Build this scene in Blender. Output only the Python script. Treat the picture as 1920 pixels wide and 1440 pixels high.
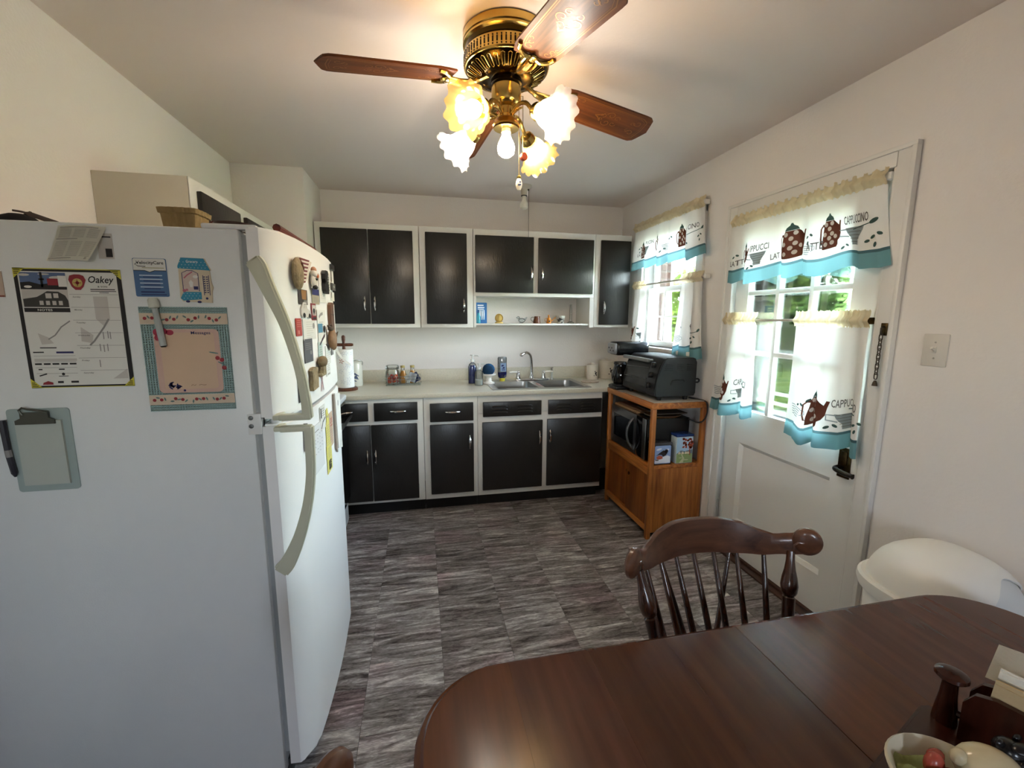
import bpy, bmesh, math, random
from mathutils import Vector, Matrix
R_ = random.Random(7)
for o in list(bpy.data.objects):
    bpy.data.objects.remove(o)
sc = bpy.context.scene
COL = sc.collection
PI = math.pi

# ------------------------------------------------------------------ camera
yaw, pit, rol = .2082, .1521, .0043
Fv = Vector((math.sin(yaw)*math.cos(pit), math.cos(yaw)*math.cos(pit), -math.sin(pit)))
Rv = Vector((math.cos(yaw), -math.sin(yaw), 0))
Uv = Rv.cross(Fv)
r2 = math.cos(rol)*Rv + math.sin(rol)*Uv
u2 = -math.sin(rol)*Rv + math.cos(rol)*Uv
cd = bpy.data.cameras.new('camera')
cam = bpy.data.objects.new('camera', cd)
COL.objects.link(cam)
m = Matrix.Identity(4)
for i in range(3):
    m[i][0], m[i][1], m[i][2] = r2[i], u2[i], -Fv[i]
m[0][3], m[1][3], m[2][3] = 0, 0, 1.4589
cam.matrix_world = m
cd.sensor_width = 36
cd.lens = 808.56/1920*36
cd.clip_start = .02
sc.camera = cam

# ------------------------------------------------------------------ light and exposure
w = bpy.data.worlds.new('world')
sc.world = w
w.use_nodes = True
nt = w.node_tree
nt.nodes.clear()
sky = nt.nodes.new('ShaderNodeTexSky')
sky.sky_type = 'NISHITA'
sky.sun_disc = False
sky.sun_elevation = math.radians(48)
sky.sun_rotation = math.radians(250)
sky.dust_density = 1.2
bg = nt.nodes.new('ShaderNodeBackground')
bg.inputs[1].default_value = 2.5
out = nt.nodes.new('ShaderNodeOutputWorld')
hs = nt.nodes.new('ShaderNodeHueSaturation')
hs.inputs['Saturation'].default_value = .55
nt.links.new(sky.outputs[0], hs.inputs['Color'])
nt.links.new(hs.outputs[0], bg.inputs[0])
nt.links.new(bg.outputs[0], out.inputs[0])

def light(name, kind, loc, power, col=(1, 1, 1), rot=(0, 0, 0), **k):
    d = bpy.data.lights.new(name, kind)
    d.energy = power
    d.color = col
    for a, b in k.items():
        setattr(d, a, b)
    o = bpy.data.objects.new(name, d)
    o.location = loc
    o.rotation_euler = rot
    COL.objects.link(o)
    return o
sun = light('sun', 'SUN', (0, 0, 8), 4.5, (1, .97, .93), angle=math.radians(1.5))
sun.rotation_euler = Vector((.45, -.42, -.78)).to_track_quat('-Z', 'Y').to_euler()
# portals in the openings guide the skylight
def portal(name, loc, rot, sx, sy):
    o = light(name, 'AREA', loc, 1, rot=rot, shape='RECTANGLE', size=sx, size_y=sy)
    o.data.cycles.is_portal = True
portal('portal_window', (1.93, 3.02, 1.68), (0, PI/2, 0), .95, .74)
portal('portal_door', (2.06, 1.90, 1.43), (0, PI/2, 0), 1.06, .70)
portal('portal_left', (-1.30, -1.325, 1.55), (0, -PI/2, 0), .5, .35)
portal('portal_front', (.175, -2.83, 1.55), (PI/2, 0, 0), .35, .5)
BULB_W = 23.0     # radiance of a lit bulb
sc.view_settings.view_transform = 'Standard'
sc.view_settings.look = 'None'
sc.view_settings.exposure = 2.75
sc.view_settings.gamma = 1
sc.view_settings.use_curve_mapping = False

# ------------------------------------------------------------------ mesh helpers
def BM():
    return bmesh.new()

def box(bm, x0, y0, z0, x1, y1, z1, bev=0, seg=2, mtx=None):
    c = [(x0, y0, z0), (x1, y0, z0), (x1, y1, z0), (x0, y1, z0), (x0, y0, z1), (x1, y0, z1), (x1, y1, z1), (x0, y1, z1)]
    if mtx is not None:
        c = [mtx @ Vector(p) for p in c]
    v = [bm.verts.new(p) for p in c]
    fs = [bm.faces.new([v[i] for i in q]) for q in ((0, 3, 2, 1), (4, 5, 6, 7), (0, 1, 5, 4), (1, 2, 6, 5), (2, 3, 7, 6), (3, 0, 4, 7))]
    if bev:
        es = list({e for f in fs for e in f.edges})
        bmesh.ops.bevel(bm, geom=es, offset=bev, segments=seg, affect='EDGES', profile=.5)

def lathe(bm, prof, c=(0, 0, 0), n=24, mtx=None, cap=True, rfun=None):
    rings = []
    for (r, z) in prof:
        ring = []
        for i in range(n):
            a = 2*PI*i/n
            rr = r if rfun is None else rfun(r, z, a)
            p = Vector((rr*math.cos(a), rr*math.sin(a), z))
            if mtx is not None:
                p = mtx @ p
            ring.append(bm.verts.new(p + Vector(c)))
        rings.append(ring)
    for a, b in zip(rings, rings[1:]):
        for i in range(n):
            j = (i+1) % n
            bm.faces.new((a[i], a[j], b[j], b[i]))
    if cap:
        for rg in (rings[0], rings[-1]):
            try:
                bm.faces.new(rg)
            except ValueError:
                pass

def tube(bm, pts, r, n=8, closed=False, flat=None):
    pts = [Vector(p) for p in pts]
    N = len(pts)
    rs = r if isinstance(r, (list, tuple)) else [r]*N
    rings = []
    up = None
    for i, p in enumerate(pts):
        if closed:
            t = (pts[(i+1) % N]-pts[i-1]).normalized()
        else:
            t = (pts[min(i+1, N-1)]-pts[max(i-1, 0)]).normalized()
        if up is None:
            up = Vector((0, 0, 1)) if abs(t.z) < .9 else Vector((1, 0, 0))
        s = t.cross(up)
        if s.length < 1e-5:
            s = t.orthogonal()
        s.normalize()
        up = s.cross(t).normalized()
        ring = []
        for k in range(n):
            a = 2*PI*k/n
            ca, sa = math.cos(a), math.sin(a)
            if flat:
                ca *= flat
            ring.append(bm.verts.new(p+rs[i]*(ca*s+sa*up)))
        rings.append(ring)
    prs = list(zip(rings, rings[1:]))
    if closed:
        prs.append((rings[-1], rings[0]))
    for a, b in prs:
        for k in range(n):
            j = (k+1) % n
            bm.faces.new((a[k], a[j], b[j], b[k]))
    if not closed:
        bm.faces.new(rings[0])
        bm.faces.new(rings[-1])

def grid(bm, fn, nu, nv):
    g = [[bm.verts.new(fn(i/nu, j/nv)) for i in range(nu+1)] for j in range(nv+1)]
    for j in range(nv):
        for i in range(nu):
            bm.faces.new((g[j][i], g[j][i+1], g[j+1][i+1], g[j+1][i]))

def extr(bm, pts, vec):
    a = [bm.verts.new(p) for p in pts]
    b = [bm.verts.new(Vector(p)+Vector(vec)) for p in pts]
    n = len(pts)
    bm.faces.new(a)
    bm.faces.new(b)
    for i in range(n):
        j = (i+1) % n
        bm.faces.new((a[i], a[j], b[j], b[i]))

def ball(bm, c, r, nu=14, nv=8, mtx=None):
    if not isinstance(r, (tuple, list)):
        r = (r, r, r)
    m4 = Matrix.Translation(c) @ (mtx.to_4x4() if mtx is not None else Matrix.Identity(4)) @ Matrix.Diagonal((*r, 1))
    bmesh.ops.create_uvsphere(bm, u_segments=nu, v_segments=nv, radius=1, matrix=m4)

def catmull(pts, k=6):
    P = [Vector(p) for p in pts]
    P = [2*P[0]-P[1]]+P+[2*P[-1]-P[-2]]
    o = []
    for i in range(1, len(P)-2):
        for s in range(k):
            t = s/k
            o.append(.5*((2*P[i])+(P[i+1]-P[i-1])*t+(2*P[i-1]-5*P[i]+4*P[i+1]-P[i+2])*t*t+(3*P[i]-P[i-1]-3*P[i+1]+P[i+2])*t**3))
    o.append(P[-2])
    return o

ROOT = {}
def rootloc(o):
    while o.parent is not None:
        o = o.parent
    return ROOT.get(o.name)

def finish(name, bm, mat, sharp=38):
    bmesh.ops.recalc_face_normals(bm, faces=bm.faces[:])
    me = bpy.data.meshes.new(name)
    bm.to_mesh(me)
    bm.free()
    for p in me.polygons:
        p.use_smooth = True
    me.set_sharp_from_angle(angle=math.radians(sharp))
    if mat:
        me.materials.append(mat)
    return me

def part(name, bm, mat, parent=None, sharp=38, label=None, kind=None):
    if parent is not None:
        l = rootloc(parent)
        if l is not None:
            bmesh.ops.translate(bm, verts=bm.verts[:], vec=-Vector(l))
    o = bpy.data.objects.new(name, finish(name, bm, mat, sharp))
    COL.objects.link(o)
    o.parent = parent
    if label:
        o['label'] = label
    if kind:
        o['kind'] = kind
    return o

def thing(name, label, cat, loc, group=None, local=False, rz=0):
    o = bpy.data.objects.new(name, None)
    o.empty_display_size = .05
    COL.objects.link(o)
    o.location = loc
    o.rotation_euler = (0, 0, rz)
    o['label'] = label
    o['category'] = cat
    if group:
        o['group'] = group
    ROOT[o.name] = None if local else tuple(loc)
    return o

def solo(name, bm, mat, label, cat, loc, group=None, sharp=38):
    bmesh.ops.translate(bm, verts=bm.verts[:], vec=-Vector(loc))
    o = bpy.data.objects.new(name, finish(name, bm, mat, sharp))
    COL.objects.link(o)
    o.location = loc
    o['label'] = label
    o['category'] = cat
    if group:
        o['group'] = group
    ROOT[o.name] = tuple(loc)
    return o

def struct(name, bm, mat, sharp=38):
    o = part(name, bm, mat, None, sharp)
    o['kind'] = 'structure'
    return o

def dup(root, loc, rz=0, label=None):
    r = root.copy()
    COL.objects.link(r)
    r.location = loc
    r.rotation_euler = (0, 0, rz)
    if label:
        r['label'] = label
    for ch in list(root.children):
        c = ch.copy()
        COL.objects.link(c)
        c.parent = r
        for g in ch.children:
            d = g.copy()
            COL.objects.link(d)
            d.parent = c
    ROOT[r.name] = None
    return r

# ------------------------------------------------------------------ materials
def lin(h):
    h = h.lstrip('#')
    c = [int(h[i:i+2], 16)/255 for i in (0, 2, 4)]
    return tuple((x/12.92 if x <= .04045 else ((x+.055)/1.055)**2.4) for x in c)+(1,)

MC = {}
def mat(name, hexc, rough=.5, metal=0, var=0, vscale=8, bump=0, bscale=60, spec=.5, coat=0, emit=0, stretch=None, trans=0, ior=1.45, alpha=1):
    if name in MC:
        return MC[name]
    m = bpy.data.materials.new(name)
    m.use_nodes = True
    n = m.node_tree.nodes
    L = m.node_tree.links
    b = n['Principled BSDF']
    b.inputs['Base Color'].default_value = lin(hexc)
    b.inputs['Roughness'].default_value = rough
    b.inputs['Metallic'].default_value = metal
    b.inputs['Specular IOR Level'].default_value = spec
    b.inputs['Coat Weight'].default_value = coat
    b.inputs['Coat Roughness'].default_value = .12
    b.inputs['Transmission Weight'].default_value = trans
    b.inputs['IOR'].default_value = ior
    b.inputs['Alpha'].default_value = alpha
    if emit:
        b.inputs['Emission Color'].default_value = lin(hexc)
        b.inputs['Emission Strength'].default_value = emit
    tc = n.new('ShaderNodeTexCoord')
    src = tc.outputs['Object']
    if stretch:
        mp = n.new('ShaderNodeMapping')
        mp.inputs['Scale'].default_value = stretch
        L.new(src, mp.inputs[0])
        src = mp.outputs[0]
    if var:
        t = n.new('ShaderNodeTexNoise')
        t.inputs['Scale'].default_value = vscale
        t.inputs['Detail'].default_value = 5
        L.new(src, t.inputs['Vector'])
        mx = n.new('ShaderNodeMixRGB')
        mx.blend_type = 'MULTIPLY'
        mx.inputs[1].default_value = lin(hexc)
        rp = n.new('ShaderNodeValToRGB')
        rp.color_ramp.elements[0].position = .3
        rp.color_ramp.elements[0].color = (1-var, 1-var, 1-var, 1)
        rp.color_ramp.elements[1].position = .7
        rp.color_ramp.elements[1].color = (1, 1, 1, 1)
        L.new(t.outputs[0], rp.inputs[0])
        L.new(rp.outputs[0], mx.inputs[2])
        mx.inputs[0].default_value = 1
        L.new(mx.outputs[0], b.inputs['Base Color'])
    if bump:
        t2 = n.new('ShaderNodeTexNoise')
        t2.inputs['Scale'].default_value = bscale
        t2.inputs['Detail'].default_value = 3
        L.new(src, t2.inputs['Vector'])
        bp = n.new('ShaderNodeBump')
        bp.inputs['Strength'].default_value = bump
        bp.inputs['Distance'].default_value = .01
        L.new(t2.outputs[0], bp.inputs['Height'])
        L.new(bp.outputs[0], b.inputs['Normal'])
    MC[name] = m
    return m

def wood(name, dark, light_, rough=.35, axis='Z', scale=6, coat=0, ring=.5, spec=.5):
    """grain runs along axis: noise stretched along it, darker streaks"""
    if name in MC:
        return MC[name]
    m = bpy.data.materials.new(name)
    m.use_nodes = True
    n = m.node_tree.nodes
    L = m.node_tree.links
    b = n['Principled BSDF']
    b.inputs['Roughness'].default_value = rough
    b.inputs['Coat Weight'].default_value = coat
    b.inputs['Coat Roughness'].default_value = .15
    b.inputs['Specular IOR Level'].default_value = spec
    tc = n.new('ShaderNodeTexCoord')
    mp = n.new('ShaderNodeMapping')
    s = [9.0, 9.0, 9.0]
    s['XYZ'.index(axis)] = .6
    mp.inputs['Scale'].default_value = s
    L.new(tc.outputs['Object'], mp.inputs[0])
    t = n.new('ShaderNodeTexNoise')
    t.inputs['Scale'].default_value = scale
    t.inputs['Detail'].default_value = 8
    t.inputs['Roughness'].default_value = .62
    t.inputs['Distortion'].default_value = ring
    L.new(mp.outputs[0], t.inputs['Vector'])
    t2 = n.new('ShaderNodeTexNoise')
    t2.inputs['Scale'].default_value = 1.6
    L.new(mp.outputs[0], t2.inputs['Vector'])
    ad = n.new('ShaderNodeMath')
    ad.operation = 'MULTIPLY_ADD'
    L.new(t2.outputs[0], ad.inputs[0])
    ad.inputs[1].default_value = .6
    L.new(t.outputs[0], ad.inputs[2])
    rp = n.new('ShaderNodeValToRGB')
    rp.color_ramp.elements[0].position = .55
    rp.color_ramp.elements[0].color = lin(dark)
    rp.color_ramp.elements[1].position = 1.0
    rp.color_ramp.elements[1].color = lin(light_)
    L.new(ad.outputs[0], rp.inputs[0])
    L.new(rp.outputs[0], b.inputs['Base Color'])
    bp = n.new('ShaderNodeBump')
    bp.inputs['Strength'].default_value = .05
    bp.inputs['Distance'].default_value = .002
    L.new(t.outputs[0], bp.inputs['Height'])
    L.new(bp.outputs[0], b.inputs['Normal'])
    MC[name] = m
    return m

def cloth(name, hexc, transl=.45, rough=.9):
    if name in MC:
        return MC[name]
    m = bpy.data.materials.new(name)
    m.use_nodes = True
    n = m.node_tree.nodes
    L = m.node_tree.links
    n.remove(n['Principled BSDF'])
    d = n.new('ShaderNodeBsdfDiffuse')
    t = n.new('ShaderNodeBsdfTranslucent')
    mx = n.new('ShaderNodeMixShader')
    d.inputs[0].default_value = t.inputs[0].default_value = lin(hexc)
    mx.inputs[0].default_value = transl
    L.new(d.outputs[0], mx.inputs[1])
    L.new(t.outputs[0], mx.inputs[2])
    tc = n.new('ShaderNodeTexCoord')
    nz = n.new('ShaderNodeTexNoise')
    nz.inputs['Scale'].default_value = 420
    L.new(tc.outputs['Object'], nz.inputs['Vector'])
    bp = n.new('ShaderNodeBump')
    bp.inputs['Strength'].default_value = .12
    bp.inputs['Distance'].default_value = .002
    L.new(nz.outputs[0], bp.inputs['Height'])
    L.new(bp.outputs[0], d.inputs['Normal'])
    L.new(mx.outputs[0], n['Material Output'].inputs[0])
    MC[name] = m
    return m

def thin_glass(name, tint='#ffffff', refl=.08, rough=.02):
    if name in MC:
        return MC[name]
    m = bpy.data.materials.new(name)
    m.use_nodes = True
    n = m.node_tree.nodes
    L = m.node_tree.links
    n.remove(n['Principled BSDF'])
    t = n.new('ShaderNodeBsdfTransparent')
    t.inputs[0].default_value = lin(tint)
    g = n.new('ShaderNodeBsdfGlossy')
    g.inputs['Roughness'].default_value = rough
    fr = n.new('ShaderNodeFresnel')
    ad = n.new('ShaderNodeMath')
    ad.operation = 'MULTIPLY_ADD'
    ad.inputs[1].default_value = .8
    ad.inputs[2].default_value = refl*.3
    L.new(fr.outputs[0], ad.inputs[0])
    mx = n.new('ShaderNodeMixShader')
    L.new(ad.outputs[0], mx.inputs[0])
    L.new(t.outputs[0], mx.inputs[1])
    L.new(g.outputs[0], mx.inputs[2])
    L.new(mx.outputs[0], n['Material Output'].inputs[0])
    MC[name] = m
    return m

def glow(name, hexc, strength):
    m = bpy.data.materials.new(name)
    m.use_nodes = True
    n = m.node_tree.nodes
    e = n.new('ShaderNodeEmission')
    e.inputs[0].default_value = lin(hexc)
    e.inputs[1].default_value = strength
    m.node_tree.links.new(e.outputs[0], n['Material Output'].inputs[0])
    return m

# ------------------------------------------------------------------ flat print helpers
class Plane:
    def __init__(s, o, r, u, n):
        s.o, s.r, s.u, s.n = Vector(o), Vector(r), Vector(u), Vector(n)
    def __call__(s, a, b, d=0):
        return s.o+a*s.r+b*s.u+d*s.n

_TX = {}
def text2d(body, shear=0):
    k = (body, shear)
    if k not in _TX:
        c = bpy.data.curves.new('t', 'FONT')
        c.body = body
        c.size = 1
        c.shear = shear
        c.resolution_u = 2
        c.offset = .012
        o = bpy.data.objects.new('t', c)
        COL.objects.link(o)
        bpy.context.view_layer.update()
        me = o.evaluated_get(bpy.context.evaluated_depsgraph_get()).to_mesh()
        v = [(p.co.x, p.co.y) for p in me.vertices]
        f = [tuple(p.vertices) for p in me.polygons]
        bpy.data.objects.remove(o)
        bpy.data.curves.remove(c)
        x0 = min(p[0] for p in v); x1 = max(p[0] for p in v)
        y0 = min(p[1] for p in v); y1 = max(p[1] for p in v)
        v = [((x-x0)/(x1-x0), (y-y0)/(y1-y0)) for x, y in v]
        _TX[k] = (v, f)
    return _TX[k]

def T(body, x, y, wd, ht, shear=0):
    """text item fitted in the box x..x+wd, y..y+ht"""
    return ('t', body, x, y, wd, ht, shear)
def rect(x, y, wd, ht):
    return [(x, y), (x+wd, y), (x+wd, y+ht), (x, y+ht)]
def disc(x, y, r, ry=None, n=12, rot=0):
    ry = ry or r
    c, s = math.cos(rot), math.sin(rot)
    return [(x+r*math.cos(2*PI*i/n)*c-ry*math.sin(2*PI*i/n)*s, y+r*math.cos(2*PI*i/n)*s+ry*math.sin(2*PI*i/n)*c) for i in range(n)]
def rrect(x, y, wd, ht, r, n=4):
    o = []
    for cx, cy, a in ((x+wd-r, y+r, -PI/2), (x+wd-r, y+ht-r, 0), (x+r, y+ht-r, PI/2), (x+r, y+r, PI)):
        for i in range(n+1):
            t = a+PI/2*i/n
            o.append((cx+r*math.cos(t), cy+r*math.sin(t)))
    return o
def stroke(pts, wd):
    o1, o2 = [], []
    for i, p in enumerate(pts):
        a = pts[max(i-1, 0)]
        b = pts[min(i+1, len(pts)-1)]
        dx, dy = b[0]-a[0], b[1]-a[1]
        l = math.hypot(dx, dy) or 1
        o1.append((p[0]-dy/l*wd/2, p[1]+dx/l*wd/2))
        o2.append((p[0]+dy/l*wd/2, p[1]-dx/l*wd/2))
    return ('q', o1, o2)

def items_mesh(items, fn, maxlen=None):
    """2D items to a bmesh through fn(x, y) -> point"""
    bm = BM()
    for it in items:
        if isinstance(it, tuple) and it[0] == 't':
            _, body, x, y, wd, ht, sh = it
            v, f = text2d(body, sh)
            vs = [bm.verts.new((x+a*wd, y+b*ht, 0)) for a, b in v]
            for q in f:
                try:
                    bm.faces.new([vs[i] for i in q])
                except ValueError:
                    pass
        elif isinstance(it, tuple) and it[0] == 'q':
            a = [bm.verts.new((*p, 0)) for p in it[1]]
            b = [bm.verts.new((*p, 0)) for p in it[2]]
            for i in range(len(a)-1):
                bm.faces.new((a[i], a[i+1], b[i+1], b[i]))
        else:
            bm.faces.new([bm.verts.new((*p, 0)) for p in it])
    if maxlen:
        bmesh.ops.triangulate(bm, faces=bm.faces[:])
        for _ in range(4):
            es = [e for e in bm.edges if e.calc_length() > maxlen]
            if not es:
                break
            bmesh.ops.subdivide_edges(bm, edges=es, cuts=1)
            bmesh.ops.triangulate(bm, faces=[f for f in bm.faces if len(f.verts) > 3])
    for v in bm.verts:
        v.co = fn(v.co.x, v.co.y)
    return bm

def printed(name, items, m_, parent, pl, d=.0008, label=None):
    o = part(name, items_mesh(items, lambda a, b: pl(a, b, d)), m_, parent, label=label)
    if len(items) > 1:
        o['kind'] = 'stuff'
    return o

def slab(items_poly, pl, th):
    """extruded outline on a plane: from the surface out by th"""
    bm = BM()
    extr(bm, [pl(a, b, 0) for a, b in items_poly], pl.n*th)
    return bm

def card(name, label, cat, pl, w_, h_, mt, th=.0015, off=0, group=None, poly=None):
    """a flat card on a plane whose origin is the card's lower left"""
    p2 = Plane(pl.o+pl.n*off, pl.r, pl.u, pl.n)
    bm = slab(poly or rect(0, 0, w_, h_), p2, th)
    return solo(name, bm, mt, label, cat, tuple(p2(w_/2, 0)), group), Plane(p2.o+p2.n*th, pl.r, pl.u, pl.n)
# ------------------------------------------------------------------ the room
H, RW, LW, BW, FW = 2.452, 1.831, -1.189, 3.814, -2.7
wall_m = mat('wall_paint', '#e4dfdb', .75, bump=.12, bscale=90, spec=.25)
wallr_m = wall_m
ceil_m = mat('ceiling_paint', '#e4d9d2', .85, bump=.05, bscale=70, spec=.15)
trim_m = mat('trim_white', '#dedcd8', .38, bump=.04, bscale=25)

def floor_mat():
    m = bpy.data.materials.new('vinyl_travertine')
    m.use_nodes = True
    n = m.node_tree.nodes
    L = m.node_tree.links
    b = n['Principled BSDF']
    tc = n.new('ShaderNodeTexCoord')
    oi = n.new('ShaderNodeObjectInfo')
    off = n.new('ShaderNodeVectorMath'); off.operation = 'MULTIPLY_ADD'
    cmb = n.new('ShaderNodeCombineXYZ')
    for i in range(3):
        L.new(oi.outputs['Random'], cmb.inputs[i])
    off.inputs[1].default_value = (37, 53, 11)
    L.new(cmb.outputs[0], off.inputs[0])
    L.new(tc.outputs['Object'], off.inputs[2])
    mp = n.new('ShaderNodeMapping')
    mp.inputs['Scale'].default_value = (1.9, 14, 1)
    L.new(off.outputs[0], mp.inputs[0])
    wv = n.new('ShaderNodeTexNoise')      # long veins
    wv.inputs['Scale'].default_value = 1.5
    wv.inputs['Detail'].default_value = 7
    wv.inputs['Roughness'].default_value = .6
    wv.inputs['Distortion'].default_value = 1.7
    L.new(mp.outputs[0], wv.inputs['Vector'])
    mp2 = n.new('ShaderNodeMapping')
    mp2.inputs['Scale'].default_value = (14, 45, 1)
    L.new(off.outputs[0], mp2.inputs[0])
    fine = n.new('ShaderNodeTexNoise')
    fine.inputs['Scale'].default_value = 2.2
    fine.inputs['Detail'].default_value = 6
    fine.inputs['Distortion'].default_value = 1.5
    L.new(mp2.outputs[0], fine.inputs['Vector'])
    a = n.new('ShaderNodeMath'); a.operation = 'MULTIPLY_ADD'
    a.inputs[1].default_value = .38
    L.new(fine.outputs[0], a.inputs[0])
    L.new(wv.outputs[0], a.inputs[2])
    tone = n.new('ShaderNodeMath'); tone.operation = 'MULTIPLY_ADD'
    tone.inputs[1].default_value = .07
    L.new(oi.outputs['Random'], tone.inputs[0])
    L.new(a.outputs[0], tone.inputs[2])
    rp = n.new('ShaderNodeValToRGB')
    e = rp.color_ramp.elements
    e[0].position = .54; e[0].color = lin('#332a28')
    e[1].position = 1.0; e[1].color = lin('#e2dfdc')
    for p_, c_ in ((.66, '#6a6361'), (.76, '#878180'), (.86, '#b0abaa')):
        q = e.new(p_); q.color = lin(c_)
    L.new(tone.outputs[0], rp.inputs[0])
    pn = n.new('ShaderNodeTexNoise')      # faint plum cast in places
    pn.inputs['Scale'].default_value = 3
    L.new(off.outputs[0], pn.inputs['Vector'])
    pr = n.new('ShaderNodeValToRGB')
    pr.color_ramp.elements[0].position = .5
    pr.color_ramp.elements[0].color = (1, 1, 1, 1)
    pr.color_ramp.elements[1].position = .75
    pr.color_ramp.elements[1].color = (.95, .78, .84, 1)
    L.new(pn.outputs[0], pr.inputs[0])
    mx = n.new('ShaderNodeMixRGB'); mx.blend_type = 'MULTIPLY'; mx.inputs[0].default_value = 1
    L.new(rp.outputs[0], mx.inputs[1]); L.new(pr.outputs[0], mx.inputs[2])
    L.new(mx.outputs[0], b.inputs['Base Color'])
    b.inputs['Roughness'].default_value = .42
    b.inputs['Specular IOR Level'].default_value = .35
    bp = n.new('ShaderNodeBump')
    bp.inputs['Strength'].default_value = .12
    bp.inputs['Distance'].default_value = .003
    L.new(a.outputs[0], bp.inputs['Height'])
    L.new(bp.outputs[0], b.inputs['Normal'])
    return m
fm = floor_mat()
bm = BM(); box(bm, LW-.1, FW-.1, -.06, RW+.14, BW+.1, -.004)
floor = struct('floor', bm, mat('floor_underlay', '#3a3432', .7))
# vinyl tiles 305 x 165 mm, columns run away from the camera
TW, TL = .3046, .1655
bm = BM(); box(bm, -TW/2+.0005, -TL/2+.0005, -.004, TW/2-.0005, TL/2-.0005, 0, bev=.0006, seg=1)
tile_me = finish('tile', bm, fm)
for c in range(-3, 6):
    offy = ((c*5) % 7)/7*TL
    for r in range(-2, 24):
        x = .056+TW*(c+.5)
        y = .1+TL*r+offy
        if x > RW+.1 or y < .0 or y > 3.35 or x < -.9:
            continue
        t = bpy.data.objects.new('tile', tile_me)
        COL.objects.link(t)
        t.parent = floor
        t.location = (x, y, 0)

bm = BM(); box(bm, LW-.15, FW-.15, H, RW+.25, BW+.15, H+.12)
struct('ceiling', bm, ceil_m)
bm = BM(); box(bm, LW-.14, BW, -.05, RW+.16, BW+.14, H)
struct('wall_back', bm, wall_m)
bm = BM()
for a in ((FW, -1.5, 0, H), (-1.15, BW, 0, H), (-1.5, -1.15, 0, 1.48), (-1.5, -1.15, 1.62, H)):  # small unseen opening added behind the camera to light the right side
    box(bm, LW-.14, a[0], a[2]-(.05 if a[2] == 0 else 0), LW, a[1], a[3])
bmesh.ops.remove_doubles(bm, verts=bm.verts[:], dist=1e-5)
struct('wall_left', bm, wall_m)
bm = BM()   # corner chase left of the wall cabinets
box(bm, LW, 3.305, 0, -.745, BW, H, bev=.004)
struct('wall_chase', bm, wall_m)
# wall with the window and the door
WY0, WY1, WZ0, WZ1 = 2.66, 3.385, 1.235, 2.14
DY0, DY1, DZ1 = 1.445, 2.33, 2.055
T2 = RW+.15
bm = BM()
for a in ((FW, DY0, 0, H), (DY0, DY1, DZ1, H), (DY1, WY0, 0, H), (WY0, WY1, 0, WZ0), (WY0, WY1, WZ1, H), (WY1, BW, 0, H)):
    box(bm, RW, a[0], a[2], T2, a[1], a[3])
bmesh.ops.remove_doubles(bm, verts=bm.verts[:], dist=1e-5)
struct('wall_right', bm, wallr_m)
bm = BM()   # wall behind the camera
for a in ((LW, 0, 0, H), (.35, RW, 0, H), (0, .35, 0, 1.36), (0, .35, 1.76, H)):  # unseen opening added here, sized to brighten the fridge side
    box(bm, a[0], FW-.12, a[2], a[1], FW, a[3])
struct('wall_front', bm, wall_m)

# window: casing, sashes, muntins, panes
bm = BM()
for a in ((WY0-.075, WY0, WZ0-.02, WZ1+.075), (WY1, WY1+.075, WZ0-.02, WZ1+.075)):
    box(bm, RW-.018, a[0], a[2], RW, a[1], a[3], bev=.004)
box(bm, RW-.018, WY0-.075, WZ1, RW, WY1+.075, WZ1+.075, bev=.004)
box(bm, RW-.018, WY0-.06, WZ0-.085, RW, WY1+.06, WZ0-.03, bev=.004)
box(bm, RW-.06, WY0-.1, WZ0-.03, RW+.06, WY1+.1, WZ0, bev=.006)
win = struct('window_1', bm, trim_m)
win['label'] = 'white double-hung kitchen window behind the coffee maker'
gl = thin_glass('pane_glass', '#f4f8f6', .06)
def sash(x, z0, z1, cols, rows, nm):
    bm = BM()
    s, th = .045, .03
    y0, y1 = WY0+.012, WY1-.012
    box(bm, x, y0, z0, x+th, y0+s, z1, bev=.004)
    box(bm, x, y1-s, z0, x+th, y1, z1, bev=.004)
    box(bm, x, y0+s, z0, x+th, y1-s, z0+s, bev=.004)
    box(bm, x, y0+s, z1-s*.8, x+th, y1-s, z1, bev=.004)
    o = part('sash', bm, trim_m, win)
    gy0, gy1, gz0, gz1 = y0+s, y1-s, z0+s, z1-s*.8
    for i in range(1, cols):
        bm = BM(); yy = gy0+(gy1-gy0)*i/cols
        box(bm, x+.008, yy-.007, gz0, x+.022, yy+.007, gz1, bev=.002)
        part('muntin', bm, trim_m, o)
    for i in range(1, rows):
        bm = BM(); zz = gz0+(gz1-gz0)*i/rows
        box(bm, x+.0085, gy0, zz-.007, x+.0215, gy1, zz+.007, bev=.002)
        part('muntin', bm, trim_m, o)
    for i in range(cols):
        for j in range(rows):
            bm = BM()
            box(bm, x+.014, gy0+(gy1-gy0)*i/cols, gz0+(gz1-gz0)*j/rows, x+.016, gy0+(gy1-gy0)*(i+1)/cols, gz0+(gz1-gz0)*(j+1)/rows)
            part('pane', bm, gl, o)
sash(RW+.045, WZ0, 1.705, 3, 2, 'l')
sash(RW+.085, 1.665, WZ1, 3, 2, 'u')
bm = BM()
for y in (WY0, WY1-.012):
    box(bm, RW+.004, y, WZ0, RW+.14, y+.012, WZ1)
box(bm, RW+.004, WY0, WZ1-.012, RW+.14, WY1, WZ1)
part('jamb', bm, mat('jamb_dimmed_white', '#a3a19d', .5), win)  # white jamb, dimmed to grey in its colour so daylight doesn't blow out

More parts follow.
